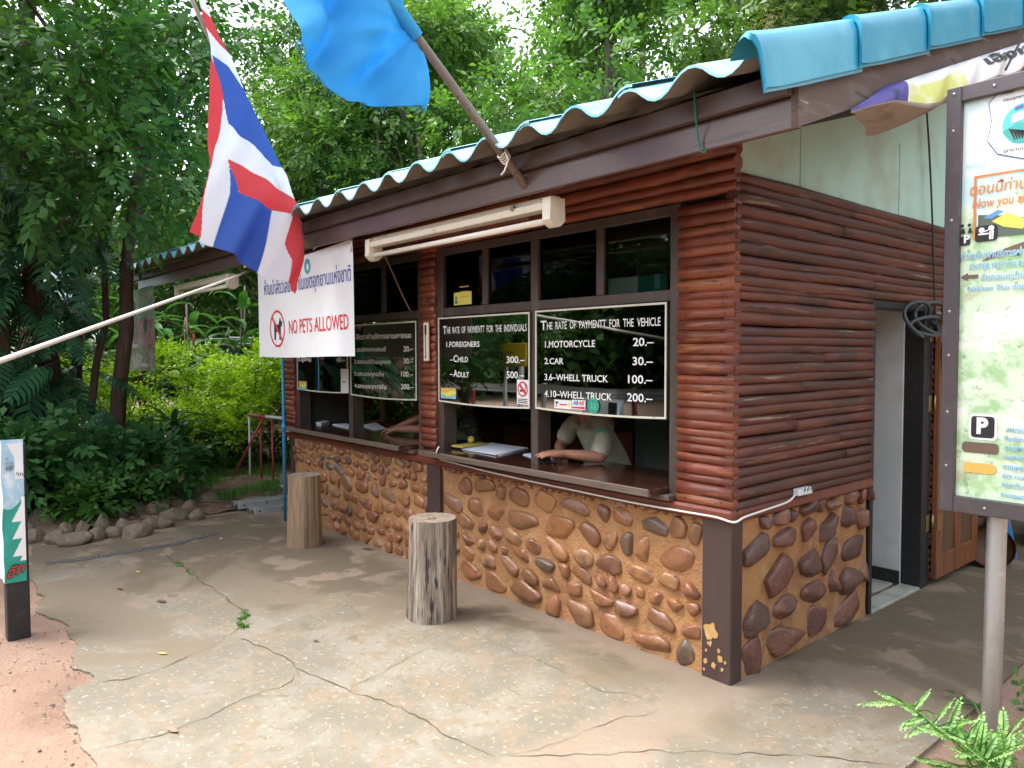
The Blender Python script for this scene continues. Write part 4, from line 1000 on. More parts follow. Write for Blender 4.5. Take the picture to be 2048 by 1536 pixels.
# ---- white stay rope to the porch eave, porch poster
a = W(487, 547, -.58); b = Vector((-1.75, -2.78, 1.60)); d = (on(0, 722, 'y', -2.72)-a)
b = a+d*((a.z-.02)/(-d.z))
cord('white_stay_rope', 'white rope stretched from the porch eave to the left', 'rope', [a+Vector((.03, 0, .06)), a, a.lerp(b, .33)-Vector((0, 0, .0)), a.lerp(b, .66), b], .011, M['rope_white'])
p0, p1 = W(255, 577, -.60), W(308, 567, -.60); x0, x1, zt, zb_ = p0.x, p1.x, 2.40, 1.39
t_ = thing('porch_poster', 'hanging poster fading from pale blue to pink below the porch eave', 'poster', (x0, -.6, zb_))
M['po_blue'] = mat('poster_blue', (.55, .84, .94), .6, [((.88, .93, .95), 3, .42, .66)]); M['po_pink'] = mat('poster_pink', (.92, .42, .60), .6, [((.95, .74, .84), 7, .42, .62), ((.45, .22, .28), 12, .6, .7)])
M['po_tan'] = mat('poster_tan', (.55, .48, .36), .6, [((.75, .72, .78), 8, .48, .56), ((.35, .25, .2), 10, .58, .66)])
mb = MB(); H = zt-zb_
def pf(px, pz, dy=0): return (px, -.60-dy+.012*math.sin((px-x0)*5), pz)
def zj(u, base, amp): return base+amp*noise.fractal(Vector((u*4, base*9, 0)), 1, 2, 3)
nn = 24
for (la, lb, mi) in ((0, .30, 2), (.30, .62, 1), (.62, 1, 0)):
    rowsv = []
    for k in range(nn+1):
        u = k/nn; za = la if la == 0 else zj(u, la, .06); zb2 = lb if lb == 1 else zj(u, lb, .06)
        rowsv += [pf(x0+(x1-x0)*u, zb_+H*za), pf(x0+(x1-x0)*u, zb_+H*zb2)]
    mb.add(rowsv, [(2*k, 2*k+2, 2*k+3, 2*k+1) for k in range(nn)], mi=mi)
mb.build('sheet', [M['po_blue'], M['po_pink'], M['po_tan']], t_)
for k in ('po_blue', 'po_pink', 'po_tan'):                    # thin vinyl, light comes through from behind
    n_ = M[k].node_tree; b_ = n_.nodes['Principled BSDF']; tr_ = n_.nodes.new('ShaderNodeBsdfTranslucent'); mx_ = n_.nodes.new('ShaderNodeMixShader'); mx_.inputs[0].default_value = .5
    n_.links.new(b_.inputs['Base Color'].links[0].from_socket, tr_.inputs['Color']); n_.links.new(b_.outputs[0], mx_.inputs[1]); n_.links.new(tr_.outputs[0], mx_.inputs[2]); n_.links.new(mx_.outputs[0], n_.nodes['Material Output'].inputs['Surface'])
mb = MB()
def pp(u, w_): return (x0+(x1-x0)*u, zb_+H*w_)
def ell(cu, cw, ru, rw, dy, n=20, mi=0):
    mb.add([pf(x0+(x1-x0)*(cu+ru*math.cos(k*2*math.pi/n)), zb_+H*(cw+rw*math.sin(k*2*math.pi/n)), dy) for k in range(n)], [tuple(range(n))], mi=mi)
ell(.23, .50, .13, .17, .004); ell(.24, .66, .07, .08, .005); ell(.24, .80, .05, .06, .004, mi=1); ell(.70, .54, .075, .085, .004, mi=1)
for k in range(3): ell(.18+.1*k, .05+.07, .03, .10, .004, mi=2)
for (a_, b_, c_, d_) in ((.4, .15, .95, .19), (.45, .05, .8, .09), (.10, .28, .38, .33)): mb.add([pf(*pp(a_, b_), .005), pf(*pp(c_, b_), .005), pf(*pp(c_, d_), .005), pf(*pp(a_, d_), .005)], [(0, 1, 2, 3)], mi=2)
mb.build('figure_print', [mat('poster_grey', (.30, .30, .29), .6, [((.5, .48, .44), 14, .45, .6)]), mat('poster_dark', (.22, .21, .22), .6), M['white']], t_)
mb = MB()
for u in (.80, .88): mb.tube([pf(*pp(u, .86), .006), pf(*pp(u+.06, .95), .006), pf(*pp(u-.03, .93), .006), pf(*pp(u-.01, .84), .006)], .01, 5)
mb.build('white_script', M['white'], t_)

# ---- stumps
def stump(label, c, r, h, m, lean=(0, 0), seed=1):
    t_ = thing('log_stool', label, 'log stool', (c[0], c[1], 0), 'upright log stools before the counters')
    mb = MB(); n, k = 110, 30; sd = seed*13.7; hz = []
    def rad(a, z):
        return r*(1+.075*noise.noise(Vector((math.cos(a)*1.2, math.sin(a)*1.2, sd+z*1.2)))+.06*noise.noise(Vector((math.cos(a)*5, math.sin(a)*5, sd+z*.8)))+.035*noise.noise(Vector((math.cos(a)*13, math.sin(a)*13, z*2+sd)))+.10*(1-z/h)**2-.03*max(0, z/h-.93)*14*.3)
    vs = [(c[0]+lean[0]*z+math.cos(a)*rad(a, z), c[1]+lean[1]*z+math.sin(a)*rad(a, z), z) for z in [h*j/k for j in range(k+1)] for a in [2*math.pi*i/n for i in range(n)]]
    mb.add(vs, [(j*n+i, j*n+(i+1) % n, (j+1)*n+(i+1) % n, (j+1)*n+i) for j in range(k) for i in range(n)], True)
    mb.build('trunk', m, t_)
    e = MB(); R0 = 7
    vs = [(c[0]+lean[0]*h+math.cos(a)*rad(a, h)*q/R0, c[1]+lean[1]*h+math.sin(a)*rad(a, h)*q/R0, h-.006*(q < R0)+.005*noise.noise(Vector((math.cos(a)*q, math.sin(a)*q, sd)))*(q < R0)) for q in range(1, R0+1) for a in [2*math.pi*i/n for i in range(n)]]
    vs.append((c[0]+lean[0]*h, c[1]+lean[1]*h, h-.006))
    e.add(vs, [(q*n+i, q*n+(i+1) % n, (q+1)*n+(i+1) % n, (q+1)*n+i) for q in range(R0-1) for i in range(n)]+[(len(vs)-1, i, (i+1) % n) for i in range(n)], True)
    e.build('cut_top', M['endgrain'], t_)
stump('bleached grey log stool with deep cracks before the near counter', (-1.70, -.565), .142, .60, M['bleached'], (0, .015), 1)
stump('smooth tan log stool by the far counter', (-3.80, -.41), .130, .59, M['tan_trunk'], (.01, 0), 2)

# ---- left post wrapped in a printed banner
t_ = thing('banner_post', 'black post wrapped in a blue and green printed banner', 'banner', (-2.97, -2.53, 0))
mb = MB(); mb.box((-3.03, -2.58, -.05), (-2.915, -2.47, 1.10), .006); mb.build('post', M['black'], t_)
vx = [(-3.036, -2.586, ), (-2.909, -2.586), (-2.909, -2.464)]
M['bn_sky'] = mat('banner_sky_print', (.36, .60, .76), .4, [((.75, .82, .88), 5, .45, .62), ((.13, .19, .25), 9, .58, .72)], [(8, .3, .02)])
M['bn_green'] = mat('banner_green_print', (.02, .33, .25), .4, [((.03, .42, .40), 5, .5, .66)], [(8, .3, .02)])
M['bn_white'] = mat('banner_white_print', (.84, .86, .88), .4, bump=[(8, .3, .02)])
def wrap(s_, z):      # s: metres along the banner, 0 at the post's near-right edge, growing to the left
    k = .006*noise.noise(Vector((s_*9, z*7, 0)))
    if s_ < 0: return (-2.908+k, -2.587-s_*.9, z)
    if s_ < .13: return (-2.908-s_, -2.588+k, z)
    return (-3.038-(s_-.13)*.96, -2.588-.10*math.sin(min(1, (s_-.13)/1.3)*math.pi)+k, z)
mb = MB(); ns, nz_ = 44, 260
for i in range(ns):
    for j in range(nz_):
        s0, s1 = -.115+1.75*i/ns*(1 if i else 1), -.115+1.75*(i+1)/ns
        f_ = lambda q: -.115+.115*q/32 if q <= 32 else (q-32)*.058; s0, s1 = f_(i), f_(i+1)
        za, zb2 = .322+.80*j/nz_, .322+.80*(j+1)/nz_
        s_, z = (s0+s1)/2, (za+zb2)/2
        r_ = s_+.115
        edge_ = .018+.052*(((.76-z)/.098) % 1 if z < .76 else 0)
        mi = 1 if z < .80+.03*math.sin(s_*30)-r_*.5 else 0
        if .44 < z < .80 and r_ < edge_: mi = 2
        if .90 < z < 1.10 and .004 < r_ < .045+.05*max(0, (z-1.02)/.1): mi = 2
        if s_ > .02: mi = 2
        mb.add([wrap(s0, za), wrap(s1, za), wrap(s1, zb2), wrap(s0, zb2)], [(0, 1, 2, 3)], True, mi)
mb.build('banner_sheet', [M['bn_sky'], M['bn_green'], M['bn_white']], t_)
face = lambda d: (lambda px, pz: (-2.899+d, -2.586+px, pz))
mb = MB(); text(mb, 'อัท', .008, .350, 0, .056, width=.088, bold=.05, skew=.35, shear=.2, fn=face(0)); mb.build('black_outline', M['black'], t_)
mb = MB(); text(mb, 'อัท', .011, .353, 0, .052, width=.082, bold=.012, skew=.35, shear=.2, fn=face(.003)); mb.build('red_script', M['st_red'], t_)
mb = MB(); text(mb, 'อุทย', .066, .925, 0, .020, width=.05, bold=.01, skew=-.3, fn=face(.0)); mb.build('small_lettering', M['black'], t_)

# ---- information sign on a steel pole
t_ = thing('information_sign', 'large framed park map sign on a galvanised pole', 'sign', (1.30, .14, -.1))
X0, X1, Z0, Z1 = .889, 2.03, .971, 2.605; fy0, fy1 = .085, .135
mb = MB()
mb.box((X0, fy0, Z0), (X0+.052, fy1, Z1), .003); mb.box((X1-.052, fy0, Z0), (X1, fy1, Z1), .003); mb.box((X0+.052, fy0+.001, Z0), (X1-.052, fy1, Z0+.062), .003); mb.box((X0+.052, fy0+.001, Z1-.058), (X1-.052, fy1, Z1), .003)
mb.build('frame', M['frame_paint'], t_)
mb = MB()
for z in (1.15, 1.36, 1.58, 1.75, 2.1, 2.44, 2.58): mb.ball((X0+.026, fy0-.001, z), (.006, .003, .006), 8, 4)
for x in (1.05, 1.3, 1.6): mb.ball((x, fy0, Z0+.03), (.006, .003, .006), 8, 4); mb.ball((x, fy0, Z1-.028), (.006, .003, .006), 8, 4)
mb.build('screws', M['steel'], t_)
M['map'] = mat('map_photo_print', (.68, .84, .62), .35, [((.40, .62, .33), (9, 9, 9), .48, .62), ((.86, .92, .82), (4.2, 4.2, 4.2), .52, .64), ((.55, .52, .36), (3.2, 3.2, 6), .58, .68), ((.24, .42, .22), (26, 26, 26), .58, .70)])
M['map_sky'] = mat('map_sky_print', (.60, .82, .84), .35, [((.84, .92, .92), (3, 3, 3), .45, .65), ((.42, .74, .62), (9, 9, 9), .52, .66)])
mb = MB(); nn = 40; hz_ = [2.16+.10*noise.fractal(Vector((k*.12, 0, 2)), 1, 2, 4) for k in range(nn+1)]
yy = .112
for k in range(nn):
    a, b = X0+.05+(X1-X0-.10)*k/nn, X0+.05+(X1-X0-.10)*(k+1)/nn
    mb.add([(a, yy, Z0+.06), (b, yy, Z0+.06), (b, yy, hz_[k+1]), (a, yy, hz_[k])], [(0, 1, 2, 3)], mi=0); mb.add([(a, yy, hz_[k]), (b, yy, hz_[k+1]), (b, yy, Z1-.055), (a, yy, Z1-.055)], [(0, 1, 2, 3)], mi=1)
mb.box((X0+.02, .114, Z0+.03), (X1-.02, .128, Z1-.03), .001, mi=0)
pan = mb.build('map_panel', [M['map'], M['map_sky']], t_)
def sp(u, v, d=.0): return on(u, v, 'y', .110)
mb = MB(); ym = .109
# shield
a = sp(1970, 250); cx, cz = 1.14, 2.43; K_ = .80; sh = [(-.14, .115), (-.11, .145), (-.05, .14), (0, .162), (.05, .14), (.11, .145), (.14, .115), (.128, .03), (.142, -.06), (.10, -.125), (0, -.165), (-.10, -.125), (-.142, -.06), (-.128, .03)]
def fan(P, y, mi, k=1.): mb.add([(cx+p[0]*k*K_, y, cz+p[1]*k*K_) for p in P], [tuple(range(len(P)))], mi=mi)
circ = [(.085*math.cos(k*.2618), .092*math.sin(k*.2618)) for k in range(24)]
fan(sh, .1095, 4, 1.03); fan(sh, .1085, 1); fan([(p[0], p[1]-.008) for p in circ], .1075, 2)
fan([(-.085, -.03), (-.02, .0), (.03, -.012), (.085, -.02), (.07, -.065), (.02, -.098), (-.04, -.085)], .1065, 3); fan([(-.05, -.0), (.0, .01), (.005, .05), (-.045, .04)], .1062, 1); fan([(-.035, .055), (-.002, .062), (-.002, .078), (-.035, .072)], .1062, 4)
for k in range(7): fan([(-.06+.012*k, -.02-.004*k), (-.045+.014*k, -.028-.004*k), (-.03+.010*k, -.075), (-.034+.010*k, -.078)], .1060, 0)
text(mb, 'กรมอุทยานแห่งชาติ', cx-.066, cz+.086, .1072, .012, width=.132, bold=.01, mi=0); text(mb, 'อุทยานแห่งชาติ', cx-.062, cz-.102, .1072, .014, width=.124, bold=.01, mi=0)
mb.build('shield_emblem', [M['black'], M['white'], mat('emblem_teal', (.10, .55, .62), .4), mat('emblem_green', (.06, .36, .33), .4), mat('emblem_navy', (.10, .14, .36), .4)], t_)
mb = MB(); o_ = mat('orange_red_lettering', (.68, .22, .06), .45)
a = sp(1940, 391); text(mb, 'ตอนนี้ท่านอยู่ที่นี่', a.x, a.z, .108, .040, width=.30, bold=.012, shear=.15); a = sp(1945, 415); text(mb, 'Now you are here', a.x, a.z-.004, .108, .036, width=.27, bold=.012, shear=.15)
a = sp(1946, 480); quad(mb, [(a.x, a.z-.0), (a.x+.008, a.z-.0), (a.x+.008, a.z+.24), (a.x, a.z+.24)], .1085); quad(mb, [(a.x+.008, a.z+.232), (a.x+.6, a.z+.232), (a.x+.6, a.z+.24), (a.x+.008, a.z+.24)], .1085)
mb.build('orange_lettering', o_, t_)
mb = MB(); a = sp(1953, 478)
quad(mb, [(a.x, a.z), (a.x+.55, a.z), (a.x+.55, a.z+.105), (a.x, a.z+.105)], .1092, 0); quad(mb, [(a.x+.004, a.z), (a.x+.22, a.z+.0), (a.x+.20, a.z+.05), (a.x+.1, a.z+.075), (a.x+.004, a.z+.09)], .1088, 1)
quad(mb, [(a.x+.05, a.z+.06), (a.x+.10, a.z+.085), (a.x+.17, a.z+.05), (a.x+.15, a.z+.02), (a.x+.09, a.z+.035)], .1084, 2); quad(mb, [(a.x+.02, a.z+.075), (a.x+.07, a.z+.10), (a.x+.09, a.z+.092), (a.x+.05, a.z+.07)], .1086, 3)
mb.build('inset_photo', [mat('inset_white', (.78, .80, .74), .4), mat('inset_dark', (.10, .13, .10), .4), M['st_yellow'], mat('inset_blue', (.12, .32, .60), .4)], t_)
mb = MB()
def rr(x0, z0, x1, z1, y, mi, r=.012):
    P = []
    for (cx_, cz_, a0) in ((x1-r, z1-r, 0), (x0+r, z1-r, 90), (x0+r, z0+r, 180), (x1-r, z0+r, 270)):
        P += [(cx_+r*math.cos(R(a0+22.5*k)), cz_+r*math.sin(R(a0+22.5*k))) for k in range(5)]
    mb.add([(p[0], y, p[1]) for p in P], [tuple(range(len(P)))], mi=mi)
a, b = sp(1950, 485), sp(1996, 448); rr(a.x, a.z, b.x, b.z, .1078, 0); w_ = b.x-a.x; h_ = b.z-a.z
def dot(cx_, cz_, r, y=.1068, mi=1): mb.add([(cx_+r*math.cos(k*.5236), y, cz_+r*math.sin(k*.5236)) for k in range(12)], [tuple(range(12))], mi=mi)
dot(a.x+w_*.3, a.z+h_*.72, .010); dot(a.x+w_*.72, a.z+h_*.80, .010); quad(mb, [(a.x+w_*.15, a.z+h_*.42), (a.x+w_*.62, a.z+h_*.42), (a.x+w_*.62, a.z+h_*.52), (a.x+w_*.15, a.z+h_*.52)], .1068, 1)
quad(mb, [(a.x+w_*.64, a.z+h_*.10), (a.x+w_*.72, a.z+h_*.10), (a.x+w_*.72, a.z+h_*.6), (a.x+w_*.64, a.z+h_*.6)], .1068, 1); quad(mb, [(a.x+w_*.74, a.z+h_*.10), (a.x+w_*.82, a.z+h_*.10), (a.x+w_*.84, a.z+h_*.66), (a.x+w_*.74, a.z+h_*.66)], .1067, 1); quad(mb, [(a.x+w_*.25, a.z+h_*.52), (a.x+w_*.62, a.z+h_*.66), (a.x+w_*.60, a.z+h_*.72), (a.x+w_*.25, a.z+h_*.6)], .1067, 1)
a, b = sp(1920, 492), sp(1941, 472); rr(a.x, a.z, b.x, b.z, .1078, 0, .007); text(mb, 'P', a.x+.014, a.z+.010, .1068, .030, bold=.04, mi=1)
a, b = sp(1942, 874), sp(1990, 834); rr(a.x-.008, a.z-.008, b.x+.008, b.z+.008, .1084, 1); rr(a.x, a.z, b.x, b.z, .1078, 0); text(mb, 'P', a.x+(b.x-a.x)*.24, a.z+.018, .1068, .060, width=(b.x-a.x)*.5, bold=.05, mi=1)
for k in (0, 1): dot(sp(1925+14*k, 456).x, sp(1925, 452).z, .006, .1072, 0); quad(mb, [(sp(1922+14*k, 462).x, sp(0, 468).z-.6 if 0 else sp(1925, 468).z), (sp(1922+14*k, 462).x+.016, sp(1925, 468).z), (sp(1922+14*k, 462).x+.012, sp(1925, 458).z), (sp(1922+14*k, 462).x+.004, sp(1925, 458).z)], .1072, 0)
mb.build('pictograms', [M['black'], M['white']], t_)
mb = MB(); a, b = sp(1924, 903), sp(1998, 888); rr(a.x, a.z, b.x, b.z, .1078, 0, .014); a, b = sp(1926, 943), sp(1992, 930); rr(a.x, a.z, b.x, b.z, .1078, 1, .013)
a = sp(1922, 555); quad(mb, [(a.x, a.z), (a.x+.025, a.z+.016), (a.x+.025, a.z+.007), (a.x+.06, a.z+.007), (a.x+.06, a.z-.007), (a.x+.025, a.z-.007), (a.x+.025, a.z-.016)], .1076, 0)
a = sp(2000, 520); quad(mb, [(a.x-.06, a.z), (a.x+.3, a.z+.09), (a.x+.3, a.z+.13), (a.x-.02, a.z+.03)], .1086, 0)
for pts_, mi_ in (([(1.28, 1.2), (1.36, 1.45), (1.5, 1.6), (1.62, 1.9), (1.8, 2.05), (1.94, 2.3)], 0), ([(1.36, 1.45), (1.55, 1.38), (1.75, 1.5), (1.95, 1.46)], 1), ([(1.62, 1.9), (1.48, 2.0), (1.4, 2.2)], 1)):
    mb.add([(p[0]+q, .1084, p[1]-q*.5) for p in pts_ for q in (-.008, .008)], [(2*k, 2*k+1, 2*k+3, 2*k+2) for k in range(len(pts_)-1)], mi=mi_)
mb.build('legend_bars', [mat('brown_print', (.16, .105, .075), .5), mat('amber_print', (.78, .46, .10), .5)], t_)
mb = MB()
for body, u, v, h, wd in (('ด่านเก็บค่าบริการผ่านทาง', 1922, 520, .028, .27), ('ENTER FEE STATION', 1940, 540, .025, .21), ('อำเภอนครไทย', 1962, 562, .028, .15), ('Nakhon Thai district', 1937, 583, .022, .22),
                          ('ลานจอดรถ', 2012, 864, .024, .10), ('Parking lot', 2009, 881, .022, .11), ('ทางลาดยาง', 2009, 900, .024, .11), ('asphalt road', 2007, 916, .019, .12), ('ทางลูกรัง', 2006, 938, .024, .085), ('dirt road', 2004, 955, .020, .085), ('ทางเดินเท้า', 2004, 974, .024, .095), ('footpath', 2002, 992, .019, .085)):
    a = sp(u, v); text(mb, body, a.x, a.z, .1062, h*.9, width=wd, bold=.004, shear=.12, mi=0)
    text(mb, body, a.x, a.z, .1078, h*.9, width=wd, bold=.04, shear=.12, mi=1)
mb.build('blue_lettering', [mat('cyan_blue_lettering', (.16, .42, .68), .45), mat('pale_outline', (.80, .88, .90), .45)], t_)
mb = MB(); mb.tube([(1.062, .172, -.15), (1.066, .17, .6), (1.072, .165, 1.4), (1.075, .165, 2.5)], .034, 18); mb.build('pole', M['steel'], t_)
mb = MB(); mb.tube([(1.86, .172, -.15), (1.86, .165, 2.5)], .034, 18); mb.build('pole', M['steel'], t_)
mb = MB()
for z in (1.2, 2.35): mb.box((1.0, .128, z), (1.95, .1345, z+.04), .002)
mb.build('brace', M['steel'], t_)

# ---- printed cloth banner tied under the verge
t_ = thing('verge_banner', 'white cloth banner with purple and yellow end under the verge board', 'banner', (.72, -.35, 2.5))
M['vb_white'] = mat('verge_banner_white', (.84, .84, .86), .6); M['vb_purple'] = mat('verge_banner_purple', (.10, .08, .34), .6, [((.03, .03, .12), 9, .55, .7)]); M['vb_yellow'] = mat('verge_banner_yellow', (.66, .68, .18), .6, [((.8, .82, .55), 7, .45, .65)]); M['vb_back'] = mat('verge_banner_back', (.36, .31, .27), .8, [((.26, .21, .17), (9, 5, 9), .5, .66)])  # the back's colour is lowered to carry the shadow under the curl
mb = MB(); nu, nw = 70, 30
def vb(s_, w_):          # s along the verge (m), w from top edge (0) round the bulge to the back (1)
    y = -.25+s_; zt_ = 2.384+.366*(y+.6)+.045*min(1, s_/.3)
    k = min(1, s_/.55); drop = (.012+.15*k-.012*math.sin(s_*7)); th = w_*1.55*math.pi/2*1.25
    x = .675+.055*k*math.sin(min(th, math.pi)*.9)+.012*math.sin(s_*17+w_*6)*k-.22*k*max(0, w_-.66)/.34
    z = zt_-drop*(1-math.cos(min(th, math.pi)))/1.7+.012*math.sin(s_*13+2)*w_*k
    return (x, y, z)
for i in range(nu):
    for j in range(nw):
        s0, s1, w0, w1 = 2.3*i/nu, 2.3*(i+1)/nu, j/nw, (j+1)/nw
        c = (s0+s1)/2; w_ = (w0+w1)/2
        mi = 3 if w_ > .60 else 1 if c < .44-.05*w_ else 2 if (w_ > .12+.2*max(0, .7-c) and c < 1.0) and w_ > .30-.3*max(0, .55-c) else 0
        mb.add([vb(s0, w0), vb(s1, w0), vb(s1, w1), vb(s0, w1)], [(0, 1, 2, 3)], True, mi)
mb.build('cloth', [M['vb_white'], M['vb_purple'], M['vb_yellow'], M['vb_back']], t_)
mb = MB()
for body, s_, wd in (('เอื้องหลวง', 1.32, .9),):
    def tf(px, pz): q = vb(px, .32-(pz)*1.4); return (q[0]+.006, q[1], q[2])
    text(mb, body, s_, -.03, 0, .15, width=wd, bold=.03, fn=tf)
mb.build('black_lettering', M['black'], t_)
cord('verge_tie_wire', 'thin dark wire over the verge capping at upper right', 'wire', [(.76, 1.18, 2.98), (.74, 1.6, 3.30), (.745, 2.1, 3.56)], .006, M['cord_dark'])
# ================================================================== ON THE COUNTERS, PEOPLE, YARD THINGS
ZC = .905
def sheet(name, label, px, m, group=None, z=ZC, n=1, cat='papers'):
    P = [on(u, v, 'z', z) for u, v in px]; c = sum(P, Vector())/len(P)
    mb = MB()
    for k in range(n):
        a = rnd.uniform(-.08, .08) if k else 0; d = Vector((rnd.uniform(-.01, .01), rnd.uniform(-.01, .01), 0))*(k > 0)
        Q = [c+Matrix.Rotation(a, 3, 'Z') @ (p-c)+d for p in P]; h0 = z+.001+.0025*k; h1 = h0+.002
        mb.add([(q.x, q.y, h0) for q in Q]+[(q.x, q.y, h1+.002*noise.noise(q*6)) for q in Q], [(3, 2, 1, 0), (4, 5, 6, 7), (0, 1, 5, 4), (1, 2, 6, 5), (2, 3, 7, 6), (3, 0, 4, 7)])
    return tag(mb.build(name, m, None, (c.x, c.y, z)), label, cat, group)
sheet('paper_stack', 'large white paper stack on the near counter left of the post', [(925, 900), (1000, 912), (1057, 898), (978, 888)], M['paper'], 'papers on the counters', n=4)
sheet('paper_stack', 'few white sheets on the near counter behind the ranger hand', [(1045, 910), (1064, 916), (1120, 911), (1100, 903)], M['paper'], 'papers on the counters', n=3)
sheet('paper_stack', 'white papers on the far counter left of its post', [(664, 850), (700, 858), (716, 856), (690, 848)], M['paper'], 'papers on the counters', n=3)
sheet('paper_stack', 'white papers on the far counter right of its post', [(720, 852), (752, 862), (775, 858), (745, 846)], M['paper'], 'papers on the counters', n=3)
# notebooks
t_ = thing('notebook_pile', 'yellow and navy notebook pile below the yellow ball', 'notebooks', tuple(on(930, 890, 'z', ZC)), 'notebooks on the near counter')
def book(nm, px, z0, z1, m, name):
    P = [on(u, v, 'z', z0) for u, v in px]; mb = MB()
    mb.add([(q.x, q.y, z0) for q in P]+[(q.x, q.y, z1) for q in P], [(3, 2, 1, 0), (4, 5, 6, 7), (0, 1, 5, 4), (1, 2, 6, 5), (2, 3, 7, 6), (3, 0, 4, 7)]); return mb.build(name, m, t_)
book('', [(876, 890), (922, 898), (974, 890), (930, 883)], ZC+.001, ZC+.016, M['navy'], 'navy_book'); book('', [(903, 893), (925, 896), (974, 888), (955, 885)], ZC+.0165, ZC+.026, M['yellow'], 'yellow_book')
a = on(942, 886, 'z', ZC+.027)
t_ = thing('yellow_ball', 'small yellow ball toy on the yellow notebook', 'toy', tuple(a))
mb = MB(); mb.ball(a+Vector((0, 0, .026)), (.027, .027, .026), 16, 10); mb.build('body', M['yellow'], t_)
mb = MB(); mb.tube([a+Vector((0, 0, .05)), a+Vector((.004, 0, .062))], .004, 6); mb.ball(a+Vector((.016, -.02, .034)), .004, 8, 5); mb.ball(a+Vector((.0, -.026, .034)), .004, 8, 5); mb.build('face_marks', M['black'], t_)
P = [on(u, v, 'z', ZC) for u, v in ((632, 848), (642, 850), (660, 846), (650, 843))]; mb = MB()
mb.add([(q.x, q.y, ZC+.001) for q in P]+[(q.x, q.y, ZC+.018) for q in P], [(3, 2, 1, 0), (4, 5, 6, 7), (0, 1, 5, 4), (1, 2, 6, 5), (2, 3, 7, 6), (3, 0, 4, 7)])
tag(mb.build('receipt_book', M['paper'], None, P[0]), 'small pale receipt book at the far left of the counter', 'booklet')
# television and cabinet inside
t_ = thing('cabinet', 'dark red wood cabinet inside the booth under the television', 'cabinet', (-2.9, 1.75, .01))
mb = MB(); mb.box((-3.5, 1.5, .012), (-2.3, 2.0, .90), .01); mb.build('carcass', M['beam_red'], t_)
for k in (0, 1):
    mb = MB(); mb.box((-3.46+.58*k, 1.482, .10), (-2.92+.58*k, 1.499, .86), .005); d_ = mb.build('door', M['beam_red'], t_); mb = MB(); mb.ball((-2.96+.1*k, 1.474, .5), .012, 8, 6); mb.build('knob', M['brass'], d_)
t_ = thing('television', 'black television with a grey lower strip on the cabinet', 'television', (-2.9, 1.75, .90))
mb = MB(); mb.box((-3.38, 1.58, .93), (-2.42, 1.95, 1.50), .02); mb.box((-3.2, 1.62, .902), (-2.6, 1.9, .93), .004); mb.build('case', M['black'], t_)
mb = MB(); mb.box((-3.34, 1.572, .99), (-2.46, 1.579, 1.47), .003); mb.build('screen', mat('tv_screen', (.01, .012, .014), .12), t_)
mb = MB(); mb.box((-3.34, 1.57, .94), (-2.46, 1.579, .975), .003); mb.build('speaker_strip', mat('tv_grey', (.17, .19, .2), .5), t_)
a = on(908, 860, 'y', .14); t_ = thing('switch_plate', 'narrow cream switch plate by the near window jamb', 'switch', tuple(a))
mb = MB(); mb.box((a.x-.025, .13, a.z-.07), (a.x+.03, .142, a.z+.07), .003); mb.build('plate', M['cream'], t_); mb = MB(); mb.box((a.x-.008, .125, a.z-.02), (a.x+.012, .13, a.z+.02), .002); mb.build('rocker', M['white'], t_)
a = on(608, 790, 'y', .12); t_ = thing('small_socket', 'small grey switch at the far left jamb below the board', 'switch', tuple(a))
mb = MB(); mb.box((a.x-.03, .118, a.z-.03), (a.x+.03, .13, a.z+.03), .003); mb.build('plate', M['counter_edge'], t_); mb = MB(); mb.box((a.x-.008, .114, a.z-.012), (a.x+.008, .118, a.z+.012), .002); mb.build('rocker', M['steel'], t_)

# ---- people: overlapping tapered volumes fused into one continuous skin
def vol(mb, pts, rads, n=12):
    """chain of ellipsoid-capped tapered tubes; a radius may be (across, along-z) scaled"""
    P = [Vector(p) for p in pts]
    for p, r in zip(P, rads): mb.ball(p, r if not hasattr(r, '__len__') else r, n, 8)
    for a, b, ra, rb in zip(P, P[1:], rads, rads[1:]):
        f = lambda r: r if not hasattr(r, '__len__') else (r[0]+r[1]+r[2])/3
        k = max(2, int((b-a).length/.02))
        if hasattr(ra, '__len__') or hasattr(rb, '__len__'):
            A = Vector(ra if hasattr(ra, '__len__') else (ra,)*3); B = Vector(rb if hasattr(rb, '__len__') else (rb,)*3)
            for i in range(1, k): mb.ball(a.lerp(b, i/k), tuple(A.lerp(B, i/k)), n, 8)
        else: mb.tube([a.lerp(b, i/k) for i in range(k+1)], [ra+(rb-ra)*i/k for i in range(k+1)], n)
def fuse(mb, name, m, parent, vox=.007, smooth=4):
    o = mb.build(name, m, parent)
    r = o.modifiers.new('r', 'REMESH'); r.mode = 'VOXEL'; r.voxel_size = vox; r.use_smooth_shade = True
    s_ = o.modifiers.new('s', 'SMOOTH'); s_.iterations = smooth; s_.factor = .5
    dg = bpy.context.evaluated_depsgraph_get(); me = bpy.data.meshes.new_from_object(o.evaluated_get(dg))
    o.modifiers.clear(); o.data = me
    if not me.materials: me.materials.append(m)
    me.polygons.foreach_set('use_smooth', [True]*len(me.polygons)); return o
